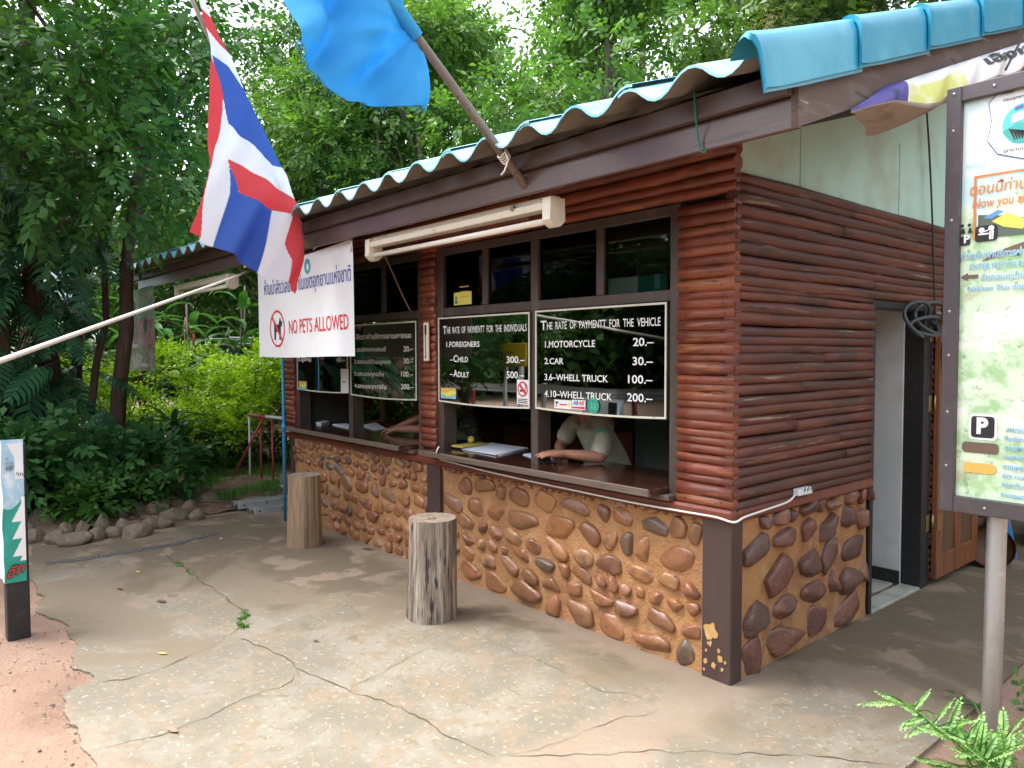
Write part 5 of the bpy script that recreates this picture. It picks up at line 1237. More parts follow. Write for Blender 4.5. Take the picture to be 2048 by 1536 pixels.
def hand(mb, wr, tip, nrm, thumb_side, curl=.35, L=.175, spread=.16):
    """wr wrist, tip direction of the fingers, nrm back of the hand, thumb_side +1/-1 across"""
    d = (Vector(tip)-Vector(wr)).normalized(); n = (Vector(nrm)-d*Vector(nrm).dot(d)).normalized(); s_ = d.cross(n)*thumb_side; wr = Vector(wr)
    k = L/.175
    for off_, w_ in ((-.026, .017), (-.009, .018), (.009, .0185), (.026, .017)):
        vol(mb, [wr+s_*off_*.55*k, wr+d*.045*k+s_*off_*.9*k, wr+d*.088*k+s_*off_*k], [.0185*k, w_*k, .0125*k], 10)
    for off_, ln, ang in ((.028, .072, .10), (.0095, .080, .03), (-.010, .074, -.04), (-.028, .058, -.12)):
        p = wr+d*.088*k+s_*off_*k; pts = [p]; dirn = (d+s_*(ang+spread*off_*6)).normalized(); c = curl
        for seg, q in ((.44, 0), (.32, 1), (.24, 2)):
            dirn = (dirn-n*c*(.45+.35*q)).normalized(); p = p+dirn*ln*seg*k; pts.append(p)
        vol(mb, pts, [.0102*k, .0094*k, .0086*k, .0074*k], 9)
    p = wr+d*.022*k+s_*.026*k; q = p+(d*.62+s_*.60-n*.25).normalized()*.042*k; e = q+(d*.9+s_*.18-n*.25).normalized()*.034*k
    vol(mb, [p, q, e], [.0145*k, .0112*k, .0085*k], 9)
def head(parent, c, face, skin, body, hairlen=.0):
    """adds a head to the body volume and eyes/hair as children; face = direction it looks"""
    c = Vector(c); f = Vector(face).normalized(); up = Vector((0, 0, 1)); up = (up-f*up.dot(f)).normalized(); s_ = f.cross(up)
    def P(a, b, d): return c+s_*a+up*b+f*d
    body.ball(P(0, .02, -.008), (.078, .088, .10), 20, 14)
    for a, b, d, r in ((0, -.045, .028, .058), (0, -.082, .052, .030), (.03, -.05, .035, .036), (-.03, -.05, .035, .036), (.036, -.012, .058, .026), (-.036, -.012, .058, .026), (0, .035, .058, .034), (.03, .03, .056, .026), (-.03, .03, .056, .026)): body.ball(P(a, b, d), r, 12, 8)
    vol(body, [P(0, .012, .082), P(0, -.016, .098), P(0, -.026, .094)], [.009, .012, .013], 8)
    for k in (-1, 1): body.ball(P(.012*k, -.028, .088), .009, 8, 6); body.ball(P(.078*k, -.008, -.008), (.010, .02, .028), 10, 8)
    vol(body, [P(-.02, -.052, .080), P(0, -.050, .087), P(.02, -.052, .080)], [.006, .008, .006], 8); vol(body, [P(-.017, -.061, .079), P(0, -.062, .085), P(.017, -.061, .079)], [.006, .008, .006], 8)
    h = MB(); h.ball(P(0, .045, -.022), (.086, .094, .088), 18, 12); h.ball(P(0, -.005, -.045), (.074, .07, .085), 14, 10); h.ball(P(.0, .088, .03), (.06, .05, .03), 12, 8)
    e = MB()
    for k in (-1, 1): e.ball(P(.031*k, .002, .079), (.011, .009, .007), 10, 8); vol(e, [P(.017*k, .024, .088), P(.034*k, .028, .083), P(.046*k, .022, .073)], [.003, .004, .003], 6)
    return h, e
# the ranger behind the near counter
t_ = thing('person', 'person in a pale khaki short sleeved shirt leaning on the near counter', 'person', (-1.45, .75, .0))
nk = Vector((-1.41, .47, 1.19)); S1 = Vector((-1.205, .455, 1.135)); S2 = Vector((-1.585, .53, 1.115))
E1 = Vector((-1.135, .31, .948)); W1 = Vector((-1.285, .14, .968)); T1 = Vector((-1.36, -.02, .975))
E2 = Vector((-1.60, .42, .958)); W2 = Vector((-1.44, .27, .94)); T2 = Vector((-1.35, .19, .93))
b = MB()
vol(b, [nk+Vector((0, .03, -.06)), nk, nk+Vector((-.003, -.012, .10))], [.062, .054, .052])
vol(b, [S1, E1+Vector((.0, .01, .01)), E1, E1.lerp(W1, .3), W1], [.048, .041, .040, .039, .025]); hand(b, W1, T1, (.15, -.25, 1), 1, .22, .182)
vol(b, [S2, E2, E2.lerp(W2, .3), W2], [.047, .039, .037, .025]); hand(b, W2, T2, (.2, -.2, 1), 1, .6, .18)
hr, ey = head(t_, nk+Vector((-.005, -.04, .175)), (-.25, -1, -.25), 0, b)
fuse(b, 'body', M['skin'], t_, .0055, 4)
fuse(hr, 'hair', M['hair'], t_, .008, 3); ey.build('eyes', M['eye'], t_)
sh = MB()
vol(sh, [(-1.27, .72, .55), (-1.275, .66, .72), (-1.31, .57, .92), (-1.365, .52, 1.06), nk+Vector((0, .045, -.055))], [(.14, .115, .08), (.135, .115, .08), (.15, .112, .08), (.155, .098, .06), (.085, .068, .022)], 18)
vol(sh, [nk+Vector((.05, .035, -.045)), S1+Vector((-.015, 0, .0)), S1.lerp(E1, .45), S1.lerp(E1, .80)], [.052, .058, .060, .062], 16); vol(sh, [nk+Vector((-.05, .035, -.045)), S2+Vector((.015, 0, 0)), S2.lerp(E2, .30), S2.lerp(E2, .55)], [.052, .060, .062, .064], 16)
so = fuse(sh, 'shirt', M['khaki'], t_, .008, 5)
mb = MB()
for k, sx in ((1, 1), (-1, -1)):
    a = nk+Vector((.012*sx, -.055, -.035)); mb.add([a+Vector((.045*sx, .03, .03)), a+Vector((.0, -.005, -.035)), a+Vector((.048*sx, -.018, -.062)), a+Vector((.088*sx, .012, -.01)), a+Vector((.06*sx, .05, .028))], [(0, 1, 2, 3, 4)])
    mb.add([p+Vector((0, .006, .0)) for p in (a+Vector((.045*sx, .03, .03)), a+Vector((.0, -.005, -.035)), a+Vector((.048*sx, -.018, -.062)), a+Vector((.088*sx, .012, -.01)), a+Vector((.06*sx, .05, .028)))], [(4, 3, 2, 1, 0)])
mb.build('collar', M['khaki'], so)
a = S1.lerp(E1, .22)+Vector((.024, -.070, .004)); mb = MB()
mb.grid(lambda u, v: (a.x+.036*math.cos(2*math.pi*u)*v, a.y+.30*.036*math.cos(2*math.pi*u)*v+4.5*(.036*math.cos(2*math.pi*u)*v)**2, a.z+.024*math.sin(2*math.pi*u)*v), 18, 2); mb.build('arm_patch', M['st_green'], so)
mb = MB()
for z in (1.02, .965, .91): mb.ball((-1.375+(1.05-z)*.62, .405+(1.05-z)*.34, z), (.006, .003, .006), 8, 5)
mb.build('buttons', M['cream'], so)
tr_ = MB(); vol(tr_, [(-1.27, .76, .50), (-1.33, .55, .50), (-1.34, .50, .08)], [.12, .085, .055]); vol(tr_, [(-1.27, .76, .50), (-1.10, .52, .50), (-1.10, .48, .08)], [.12, .085, .055])
for x in (-1.34, -1.10): vol(tr_, [(x, .52, .05), (x-.02, .40, .045)], [.045, .038])
fuse(tr_, 'trousers', M['trousers'], t_, .012, 3)
t_ = thing('stool', 'round stool under the seated ranger', 'stool', (-1.27, .78, .012))
mb = MB(); mb.tube([(-1.27, .78, .36), (-1.27, .78, .40)], .17, 20); mb.build('seat', M['dark_wood'], t_)
for q in range(4): mb = MB(); c_, s_ = math.cos(q*1.571+.8), math.sin(q*1.571+.8); mb.tube([(-1.27+.12*c_, .78+.12*s_, .36), (-1.27+.16*c_, .78+.16*s_, .012)], .016, 8); mb.build('leg', M['dark_wood'], t_)
a = Vector((-1.36, .17, 0)); t_ = thing('pen_bundle', 'pink pen and blue card under the ranger hand', 'pen', (a.x, a.y, ZC))
mb = MB(); mb.tube([(-1.345, .13, ZC+.008), (-1.335, .15, ZC+.075)], .008, 8); mb.build('pen', mat('pink_pen', (.5, .18, .18), .4), t_)
mb = MB(); mb.box((-1.44, .12, ZC+.002), (-1.36, .18, ZC+.012), .002); mb.build('card', mat('blue_card', (.30, .38, .62), .5), t_)
# the second person, mostly behind the board and pilaster
t_ = thing('person', 'person in a camouflage shirt with bare forearms on the far counter', 'person', (-3.05, .72, 0))
nk = Vector((-3.06, .62, 1.27)); S1 = Vector((-2.90, .62, 1.17)); S2 = Vector((-3.26, .66, 1.18))
E1 = Vector((-3.13, .36, .965)); W1 = Vector((-3.44, .265, .95)); T1 = Vector((-3.62, .22, .935)); E2 = Vector((-3.36, .52, 1.06)); W2 = Vector((-3.53, .335, .955)); T2 = Vector((-3.64, .28, .925))
b = MB(); vol(b, [nk+Vector((0, .03, -.06)), nk, nk+Vector((0, -.01, .10))], [.062, .054, .052])
vol(b, [S1, E1, E1.lerp(W1, .3), W1], [.047, .041, .040, .027]); hand(b, W1, T1, (0, -.3, 1), -1, .35, .18)
vol(b, [S2, E2, E2.lerp(W2, .3), W2], [.047, .041, .039, .027]); hand(b, W2, T2, (0, -.3, 1), 1, .5, .18)
hr, ey = head(t_, nk+Vector((0, -.04, .175)), (-.3, -1, -.2), 0, b); fuse(b, 'body', M['skin_dark'], t_, .0055, 4); fuse(hr, 'hair', M['hair'], t_, .008, 3); ey.build('eyes', M['eye'], t_)
sh = MB(); vol(sh, [(-3.05, .80, .55), (-3.05, .75, .75), (-3.06, .69, 1.0), (-3.065, .66, 1.12), nk+Vector((0, .045, -.055))], [(.17, .115, .08), (.165, .115, .08), (.175, .115, .08), (.165, .10, .06), (.085, .068, .022)], 16)
vol(sh, [nk+Vector((.05, .035, -.05)), S1, S1.lerp(E1, .5)], [.055, .066, .066], 14); vol(sh, [nk+Vector((-.05, .035, -.05)), S2, S2.lerp(E2, .6)], [.055, .066, .066], 14)
fuse(sh, 'shirt', M['camo'], t_, .009, 4)
tr_ = MB(); vol(tr_, [(-3.05, .84, .50), (-3.15, .58, .50), (-3.16, .52, .08)], [.12, .085, .055]); vol(tr_, [(-3.05, .84, .50), (-2.93, .58, .50), (-2.93, .52, .08)], [.12, .085, .055])
for x in (-3.16, -2.93): vol(tr_, [(x, .54, .05), (x-.02, .42, .045)], [.045, .038])
fuse(tr_, 'trousers', M['trousers'], t_, .012, 3)
t_ = thing('stool', 'round stool under the person in camouflage', 'stool', (-3.05, .87, .012))
mb = MB(); mb.tube([(-3.05, .87, .36), (-3.05, .87, .40)], .17, 20); mb.build('seat', M['dark_wood'], t_)
for q in range(4): mb = MB(); c_, s_ = math.cos(q*1.571+.8), math.sin(q*1.571+.8); mb.tube([(-3.05+.12*c_, .87+.12*s_, .36), (-3.05+.16*c_, .87+.16*s_, .012)], .016, 8); mb.build('leg', M['dark_wood'], t_)

# ---- red and white barrier, guard rail lengths
t_ = thing('barrier', 'red and white striped metal barrier at the far end of the booth', 'barrier', (-6.8, .55, .02))
A = on(500, 945, 'z', .05); B = Vector((-5.55, .62, .05)); A = Vector((-6.9, .32, .05)); dd = (B-A); 
def striped(nm, p, q, r, n=4, first=0):
    for k in range(n):
        mb = MB(); mb.tube([p.lerp(q, k/n), p.lerp(q, (k+1)/n)], r, 8); mb.build(nm, M['white_paint'] if (k+first) % 2 else M['red_paint'], t_)
up = Vector((0, 0, .80)); striped('lower_rail', A, B, .02, 4); striped('upper_rail', A+up, B+up, .02, 4)
for k in range(7):
    p = A.lerp(B, k/6); mb = MB(); mb.tube([p, p+up], .014, 8); mb.build('bar', M['white_paint'] if k in (0, 3, 4) else M['red_paint'], t_)
mb = MB(); q = A+Vector((-.15, -.20, -.03)); mb.tube([A.lerp(B, .22)+up, q], .014, 8); mb.tube([q, A+Vector((.45, -.03, -.02))], .018, 8); mb.build('brace', M['red_paint'], t_)
def guardrail_piece(label, x, y0, y1, z, tilt):
    mb = MB(); pr = [(0, 0), (.02, .05), (.075, .055), (.09, .02), (.115, .02), (.13, .055), (.185, .05), (.205, 0)]
    ps = [(x-.10+p[0], z+p[1]) for p in pr]
    mb.add([(p[0], y, p[1]) for y in (y0, y1) for p in ps]+[(p[0], y, p[1]-.006) for y in (y0, y1) for p in ps], [(i, i+1, 8+i+1, 8+i) for i in range(7)]+[(16+i, 24+i, 24+i+1, 16+i+1) for i in range(7)]+[(i, 16+i, 17+i, i+1) for i in range(7)])
    o = mb.build('guardrail_piece', M['steel'], None, (x, y0, z)); tag(o, label, 'guard rail', 'guard rail lengths lying by the booth')
    mb = MB()
    for y in (y0+.06, y0+.3): mb.tube([(x+.095, y, z+.03), (x+.112, y, z+.03)], .008, 8)
    mb.build('bolt_holes', M['black'], o); return o
guardrail_piece('galvanised guard rail length lying nearest the slab', -5.30, -.30, 1.3, .002, 0); guardrail_piece('galvanised guard rail length lying farther from the slab', -5.56, -.36, 1.2, .03, 0)

# ---- border rocks
def rock(c, r, seed, label):
    bm = bmesh.new(); bmesh.ops.create_icosphere(bm, subdivisions=3, radius=1); rr_ = random.Random(seed); sd = Vector((seed*3.1, seed*1.7, seed)); pls = [(Vector((rr_.uniform(-1, 1), rr_.uniform(-1, 1), rr_.uniform(-.3, 1))).normalized(), rr_.uniform(.6, .85)) for _ in range(5)]
    for v in bm.verts:
        p = v.co.copy(); p *= 1+.25*noise.noise(p*.9+sd)+.06*noise.noise(p*3.5+sd)
        for n, d in pls:
            k = p.dot(n)-d
            if k > 0: p -= n*k*.9
        v.co = Vector((p.x*r[0], p.y*r[1], max(-.04, p.z*r[2])))
    mb = MB(); mb.add([v.co+Vector(c) for v in bm.verts], [tuple(v.index for v in f.verts) for f in bm.faces], True); bm.free()
    return tag(mb.build('border_rock', M['rock'], None, c), label, 'rock', 'rocks edging the planting bed')
RK = [(85, 1045, .16, .22), (130, 1060, .10, .10), (165, 1058, .09, .10), (65, 1072, .14, .11), (205, 1050, .10, .16), (110, 1076, .12, .10), (150, 1078, .15, .10), (190, 1070, .11, .10), (232, 1062, .10, .08), (250, 1050, .12, .10), (275, 1062, .15, .13), (300, 1048, .12, .10), (270, 1020, .19, .12), (315, 1020, .13, .16), (350, 1030, .16, .13), (355, 1008, .13, .10), (380, 1015, .12, .12), (415, 1000, .16, .14), (300, 1000, .10, .10), (240, 1030, .09, .08), (395, 1030, .10, .08), (50, 1060, .13, .14), (330, 1045, .10, .08), (335, 1002, .11, .09)]
lbl = ['tall brown border rock near the wrapped post', 'small squat rock right of the tall brown rock', 'pale small rock below the climbing plant', 'low wide rock by the banner post', 'upright tan rock in the border row', 'flat front rock beside the wrapped post', 'long flat rock at the front of the border', 'plain rock at the front middle of the border', 'low stone under the trailing weeds', 'rounded stone behind the trailing weeds', 'broad smooth rock at the slab edge', 'mid sized rock at the slab edge below the tall blocky one', 'large rounded boulder behind the weeds', 'tall blocky brown rock in the border middle', 'slanting red brown rock at the slab edge', 'rock behind the slanting red brown one', 'boulder with a flat top toward the path', 'last big boulder by the grass path', 'round rock at the foot of the strap leaf plant', 'small rock tucked under the bush', 'small stone before the last boulder', 'rock partly behind the wrapped post', 'small stone at the very edge of the slab', 'dark stone in the shade of the strap leaf plant']
for i, ((u, v, a_, h_), lb) in enumerate(zip(RK, lbl)):
    p = on(u, v, 'z', .04); p.z = .03; p.x -= .0
    rock(p, (a_*rnd.uniform(.62, .9), a_*rnd.uniform(.65, .95), h_*rnd.uniform(.65, .92)), i+3, lb)

# ---- things by the side door
t_ = thing('clay_bowl', 'brown clay bowl lying on its side by the door', 'bowl', (.13, 3.22, 0))
mb = MB(); c_ = Vector((.13, 3.2, .13)); ax = Matrix.Rotation(R(70), 3, 'X') @ Matrix.Rotation(R(20), 3, 'Y')
for s_ in (1, .9): mb.grid(lambda u, v: c_+ax @ Vector((.16*s_*math.sin(v*1.6)*math.cos(6.2832*u), .16*s_*math.sin(v*1.6)*math.sin(6.2832*u), .13*s_*(1-math.cos(v*1.6))-.06)), 26, 8)
mb.build('shell', mat('brown_clay', (.13, .065, .04), .6, [((.2, .11, .07), 9, .5, .7)]), t_)
t_ = thing('painted_panel', 'bright blue painted panel leaning on the side wall', 'panel', (.08, 3.42, 0))
mb = MB(); mb.add([(.07, 3.42, .05), (.22, 3.50, .02), (.12, 3.46, .62), (.05, 3.40, .62)]+[(.07, 3.45, .05), (.22, 3.53, .02), (.12, 3.49, .62), (.05, 3.43, .62)], [(0, 1, 2, 3), (7, 6, 5, 4), (0, 4, 5, 1), (1, 5, 6, 2), (2, 6, 7, 3)]); mb.build('board', mat('blue_art', (.03, .22, .55), .5, [((.5, .06, .12), 11, .58, .62), ((.6, .55, .2), 14, .62, .66)]), t_)
mb = MB(); mb.tube([(.04, 3.36, .10), (.09, 3.42, .40), (.06, 3.40, .66)], .03, 8); mb.build('dark_edge', M['black'], t_)
t_ = thing('tarpaulin_pile', 'pile of grey and white folded tarpaulins under the eave', 'tarpaulins', (.45, 4.2, 0))
for k in range(6):
    mb = MB(); z = .06+.07*k; dx = rnd.uniform(-.05, .05)
    def fold(u, v): a = 6.2832*u; return (.55+dx+.42*math.copysign(abs(math.cos(a))**.5, math.cos(a))+.02*math.sin(v*17+k), 4.0+.9*v, z+.04*math.copysign(abs(math.sin(a))**.6, math.sin(a))+.012*math.sin(v*11+k*2))
    mb.grid(fold, 26, 14); mb.build('folded_sheet', [M['white_wall'], M['outlet'], M['tile_under'], M['white_wall'], M['black'], M['cord_dark']][k], t_)
# fallen leaves and pebbles on the slab
def litter(u, v, s_, ang, label, m):
    p = on(u, v, 'z', .004); mb = MB(); c_, s2 = math.cos(ang), math.sin(ang)
    pts = [(-1, 0, .0), (-.3, .35, .12), (.5, .25, .1), (1, 0, .25), (.4, -.3, .08), (-.4, -.3, .05)]
    mb.add([(p.x+s_*(q[0]*c_-q[1]*s2), p.y+s_*(q[0]*s2+q[1]*c_), .006+q[2]*s_*.5) for q in pts], [(0, 1, 2, 3, 4, 5)]); tag(mb.build('fallen_leaf', m, None, p), label, 'leaf', 'fallen leaves on the slab')
M['leaf_dry'] = mat('dry_leaf', (.12, .065, .04), .8); M['leaf_pink'] = mat('pinkish_dry_leaf', (.36, .18, .14), .8); M['leaf_yel'] = mat('yellow_leaf', (.55, .48, .12), .7); M['leaf_pale'] = mat('pale_leaf', (.6, .52, .45), .7)
for a_ in ((323, 1203, .05, .4, 'dark curled leaf in the middle of the left slab', M['leaf_dry']), (345, 1460, .045, .2, 'pinkish dry leaf at the lower left crack', M['leaf_pink']), (276, 1144, .03, .1, 'small yellow leaf on the left slab', M['leaf_yel']), (442, 1078, .035, .0, 'pale leaf beside the tan log stool path', M['leaf_pale']),
           (735, 1098, .06, .5, 'dark leaf between the two log stools', M['leaf_dry']), (240, 1178, .04, .3, 'small brown leaf in the far left stain', M['leaf_dry']), (632, 1282, .025, .3, 'tiny dark leaf on the pale middle slab', M['leaf_dry']), (325, 1307, .03, .6, 'small yellow green leaf on the front slab', M['leaf_yel'])): litter(*a_)
mb = MB()
for k in range(260):
    u, v = rnd.uniform(-60, 170), rnd.uniform(1240, 1560)
    if k < 160: u, v = rnd.gauss(20, 50), rnd.gauss(1300, 18)
    p = on(u, v, 'z', 0)
    if p.y > -2.36: continue
    r = rnd.choice((.002, .003, .003, .004, .005, .008)); mb.ball((p.x, p.y, -.005), (r*rnd.uniform(.8, 1.4), r, r*.7), 6, 4)
for k in range(300):
    i = rnd.randrange(3, 17); a, b = Vector(edge[i]), Vector(edge[i+1]); p = a.lerp(b, rnd.random())+Vector((rnd.gauss(0, .05), rnd.gauss(-.02, .05)))
    r = rnd.choice((.002, .002, .003, .003, .004, .006)); mb.ball((p.x, p.y, -.001), (r*rnd.uniform(.8, 1.5), r, r*.7), 6, 4)
tag(mb.build('gravel', mat('pale_gravel', (.5, .42, .38), .9, island_cols=[(.24, .16, .115), (.42, .36, .31), (.32, .22, .165), (.20, .155, .125), (.28, .19, .14)]), None), 'scattered small pale pebbles on the red dirt', 'gravel', kind='stuff')
# ================================================================== VEGETATION
G = lambda *c: [tuple(x) for x in c]
M['lf_dark'] = leafmat('dark_tree_leaves', G((.028, .082, .02), (.046, .125, .027), (.08, .185, .038), (.036, .10, .028)), .3, .4)
M['lf_mid'] = leafmat('mid_tree_leaves', G((.05, .13, .03), (.085, .19, .04), (.14, .26, .055), (.065, .15, .045)), .38, .45)
M['lf_olive'] = leafmat('olive_tree_leaves', G((.055, .11, .03), (.09, .155, .04), (.04, .09, .03), (.14, .20, .06)), .35, .45)
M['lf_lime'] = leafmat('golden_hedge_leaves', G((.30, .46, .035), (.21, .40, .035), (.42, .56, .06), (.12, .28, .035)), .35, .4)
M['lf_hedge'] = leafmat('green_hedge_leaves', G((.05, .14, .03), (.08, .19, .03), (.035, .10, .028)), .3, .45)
M['lf_red'] = leafmat('dark_red_leaves', G((.05, .016, .018), (.08, .025, .022), (.04, .03, .02)), .25, .35)
M['lf_broad'] = leafmat('broad_green_leaves', G((.032, .105, .034), (.05, .15, .046), (.08, .205, .06)), .25, .32)
M['lf_mono'] = leafmat('split_leaves', G((.028, .10, .05), (.04, .135, .062), (.06, .175, .072), (.022, .075, .045)), .25, .36, (1.1, 1.3, .5))
M['lf_fern'] = leafmat('feathery_leaves', G((.20, .42, .12), (.28, .52, .17), (.40, .60, .24), (.13, .32, .12)), .35, .5)
M['lf_grass'] = leafmat('grass_blades', G((.05, .15, .03), (.09, .22, .04), (.14, .28, .06)), .35, .45)
M['flower'] = leafmat('pale_yellow_flowers', G((.55, .50, .25), (.42, .40, .2), (.6, .56, .36)), .3, .7)
M['fl_orange'] = leafmat('orange_bracts', G((.40, .13, .05), (.32, .09, .05)), .3, .6)
ZUP = np.array([0, 0, 1.])
def nrm(a): return a/(np.linalg.norm(a, axis=-1, keepdims=True)+1e-9)
def sprig_leaves(P, D, n, L, W_, gap, droop=.25, jit=.25, flat=.35, rg=rng, start=1):
    """pinnate sprays: n leaflet pairs along each axis D from each P; quads folded on the midrib"""
    S_ = len(P); N = nrm(np.tile(ZUP, (S_, 1))+rg.normal(0, flat, (S_, 3))); side = nrm(np.cross(N, D)); N = nrm(np.cross(D, side))
    out = []
    for i in range(start, n+start):
        for sg in (-1, 1):
            t = i*gap; pos = P+D*t-ZUP*droop*t*t; k = .75+.5*np.sin(math.pi*min(1, (i+.5)/(n+1)))*.6
            ld = nrm(D*.55+side*sg*.85+rg.normal(0, jit, (S_, 3))-ZUP*.12); lw = nrm(np.cross(N+rg.normal(0, jit, (S_, 3)), ld))
            l = (L*k*rg.uniform(.75, 1.2, S_))[:, None]; w_ = (W_*k*rg.uniform(.8, 1.2, S_))[:, None]
            dn = ZUP*l*.16
            out.append(np.stack([pos, pos+ld*l*.5+lw*w_*.5-dn*.2, pos+ld*l-dn, pos+ld*l*.5-lw*w_*.5-dn*.2], 1))
    t = (n+start)*gap; pos = P+D*t-ZUP*droop*t*t; l = np.full((S_, 1), L); lw = side*W_*.5
    out.append(np.stack([pos, pos+D*l*.5+lw, pos+D*l-ZUP*l*.2, pos+D*l*.5-lw], 1))
    return np.concatenate(out, 0)
def quads(name, Q, m, parent=None, origin=None):
    o = np.array(ORG[parent.name] if parent is not None else (origin or (0, 0, 0)))
    V = Q.reshape(-1, 3)-o; F = np.arange(len(V)).reshape(-1, 4)
    return link(name, npmesh(name, V, F), m, parent, origin)
def ball_pts(c, r, n, rg=rng, shell=.55):
    d = nrm(rg.normal(size=(n, 3))); k = shell+(1-shell)*rg.random((n, 1))
    return np.array(c)+d*k*np.array(r), d
def clump_leaves(clumps, per, n, L, W_, gap, droop=.3, out=.8, flat=.4, rg=rng, up=.0):
    Qs = []
    for c, r in clumps:
        r = np.array(r if hasattr(r, '__len__') else (r, r, r*.75)); k = int(per*r[0]*r[1]/.5)+6
        P, d = ball_pts(c, r, k, rg); D = nrm(d*out+rg.normal(0, .55, (k, 3))*np.array([1, 1, .5])+ZUP*up-ZUP*.1)
        Qs.append(sprig_leaves(P, D, n, L, W_, gap, droop, rg=rg, flat=flat))
    return np.concatenate(Qs, 0)
def limb(mb, a, b, r0, r1, wob=.12, n=8, seg=7):
    a = Vector(a); b = Vector(b); L_ = (b-a).length; s_ = rnd.uniform(0, 99)
    P = [a.lerp(b, k/seg)+Vector((noise.noise(Vector((s_, k*.45, 0))), noise.noise(Vector((s_, k*.45, 5))), .4*noise.noise(Vector((s_, k*.45, 9)))))*wob*L_*.5*math.sin(math.pi*k/seg) for k in range(seg+1)]
    mb.tube(P, [r0+(r1-r0)*k/seg for k in range(seg+1)], n); return P

# ---- the big dark tree at the left
t_ = thing('shade_tree', 'big dark shade tree with several red brown stems at the left', 'tree', (-7.9, -1.5, 0))
mb = MB(); tops = []
for (x, y, r, tx, ty, h) in ((-7.9, -1.55, .13, -8.1, -1.7, 7.5), (-7.55, -1.05, .095, -7.2, -.7, 6.5), (-8.1, -1.9, .10, -8.9, -2.6, 6.5), (-7.75, -1.75, .07, -7.5, -2.3, 5.5), (-7.65, -1.25, .05, -7.7, -.9, 5), (-8.15, -1.35, .07, -9.0, -1.0, 6.5), (-7.95, -2.15, .06, -7.7, -3.0, 5.5)):
    limb(mb, (x, y, -.05), (tx, ty, h), r, r*.4, .07, 10, 10); tops.append((tx, ty, h))
cl = []
rg = np.random.default_rng(3)
for k in range(46):
    a = rg.uniform(0, 6.283); rr_ = 2.7*math.sqrt(rg.random()); z = rg.uniform(3.0, 6.4)
    x, y = -8.2+rr_*math.cos(a)*1.0, -2.9+rr_*math.sin(a)
    if z < 3.6 and rr_ < 1.2: continue
    cl.append(((x, y, z), (rg.uniform(.55, .95), rg.uniform(.55, .95), rg.uniform(.22, .45))))
for (u, v, t, r) in ((300, 330, 7.2, .62), (160, 250, 7.0, .6), (60, 330, 6.6, .6), (230, 130, 7.2, .6), (340, 60, 7.6, .55), (40, 130, 6.4, .6), (110, 60, 6.8, .65), (240, 400, 7.6, .5), (390, 120, 8.2, .45), (90, 410, 7.2, .45), (20, 230, 6.6, .55), (420, 30, 8.2, .5), (330, 200, 8, .45)):
    p = CAM+(FW+RT*(u-1024)/FPX-UP*(v-768)/FPX)*t; cl.append((tuple(p), (r, r, r*.42)))
for c, r in cl[::2]:
    s_ = tops[rnd.randrange(len(tops))]; q = Vector((-8+(s_[0]+8)*.5, -1.5+(s_[1]+1.5)*.5, min(c[2]-.3, rnd.uniform(1.9, 4.5)))); limb(mb, q, c, .038, .01, .25, 6, 6)
mb.build('trunk', M['bark'], t_)
def proj(p):
    d = np.array(p)-CAM; k = d@FW; return 1024+FPX*(d@RT)/k, 768-FPX*(d@UP)/k
cl = [c for c in cl if not (205 < proj(c[0])[0] < 640 and 425 < proj(c[0])[1] < 800)]
quads('crown', clump_leaves(cl, 46, 5, .135, .068, .075, .35, 1.0, .28, rg), M['lf_dark'], t_)

# ---- split-leaf climber on its stems
def split_leaf(mb, base, d, size, droop, roll):
    d = Vector(d).normalized(); side = d.cross(Vector((0, 0, 1)))
    side = side.normalized() if side.length > .1 else Vector((1, 0, 0)); nn = side.cross(d); side = side*math.cos(roll)+nn*math.sin(roll)
    n = 8; mid = []
    for k in range(n+2):
        t = k/(n+1); mid.append(Vector(base)+d*size*t-Vector((0, 0, 1))*droop*size*t*t)
    for k in range(n+1):
        t = (k+.5)/(n+1); L_ = size*.46*math.sin(math.pi*min(1, .18+t*.80))**.7; a = mid[k].lerp(mid[k+1], .06); b = mid[k].lerp(mid[k+1], .94); m_ = a.lerp(b, .5); ax = (b-a).normalized()
        for sg in (-1, 1):
            o = side*sg; p1 = m_+(o*.75+ax*.45).normalized()*L_*.6-Vector((0, 0, L_*.10)); tip = m_+(o*.7+ax*.62).normalized()*L_-Vector((0, 0, L_*.34)); w_ = size/(n+1)*.40
            mb.add([a, p1-ax*w_, tip, p1+ax*w_, b], [(0, 1, 2, 3, 4)] if sg > 0 else [(4, 3, 2, 1, 0)], True)
t_ = thing('climbing_plant', 'split leaf climber covering the dark stems of the shade tree', 'climber', (-7.6, -1.6, .0))
mb = MB(); st = MB(); rr_ = random.Random(5)
for k in range(250):
    a = rr_.uniform(-2.6, .7); z = rr_.uniform(.45, 4.0); q = rr_.uniform(.25, 1.15)*(1.1 if z < 1.9 else .7)
    b0 = Vector((-7.95+rr_.uniform(-.5, .5), -1.6+rr_.uniform(-.75, .6), z)); d = Vector((math.cos(a), math.sin(a), rr_.uniform(-.15, .5)))
    b1 = b0+d.normalized()*q*.6; st.tube([b0, b0.lerp(b1, .5)+Vector((0, 0, .05)), b1], .006, 5)
    pj = np.array(b1)-CAM; pu, pv = 1024+FPX*(pj@RT)/(pj@FW), 768-FPX*(pj@UP)/(pj@FW)
    if 205 < pu < 345 and 520 < pv < 790: continue
    split_leaf(mb, b1, Vector((d.x, d.y, rr_.uniform(-.75, -.1))), rr_.uniform(.36, .66), rr_.uniform(.2, .6), rr_.uniform(-.6, .6))
mb.build('split_leaves', M['lf_mono'], t_); st.build('stems', M['bark'], t_)

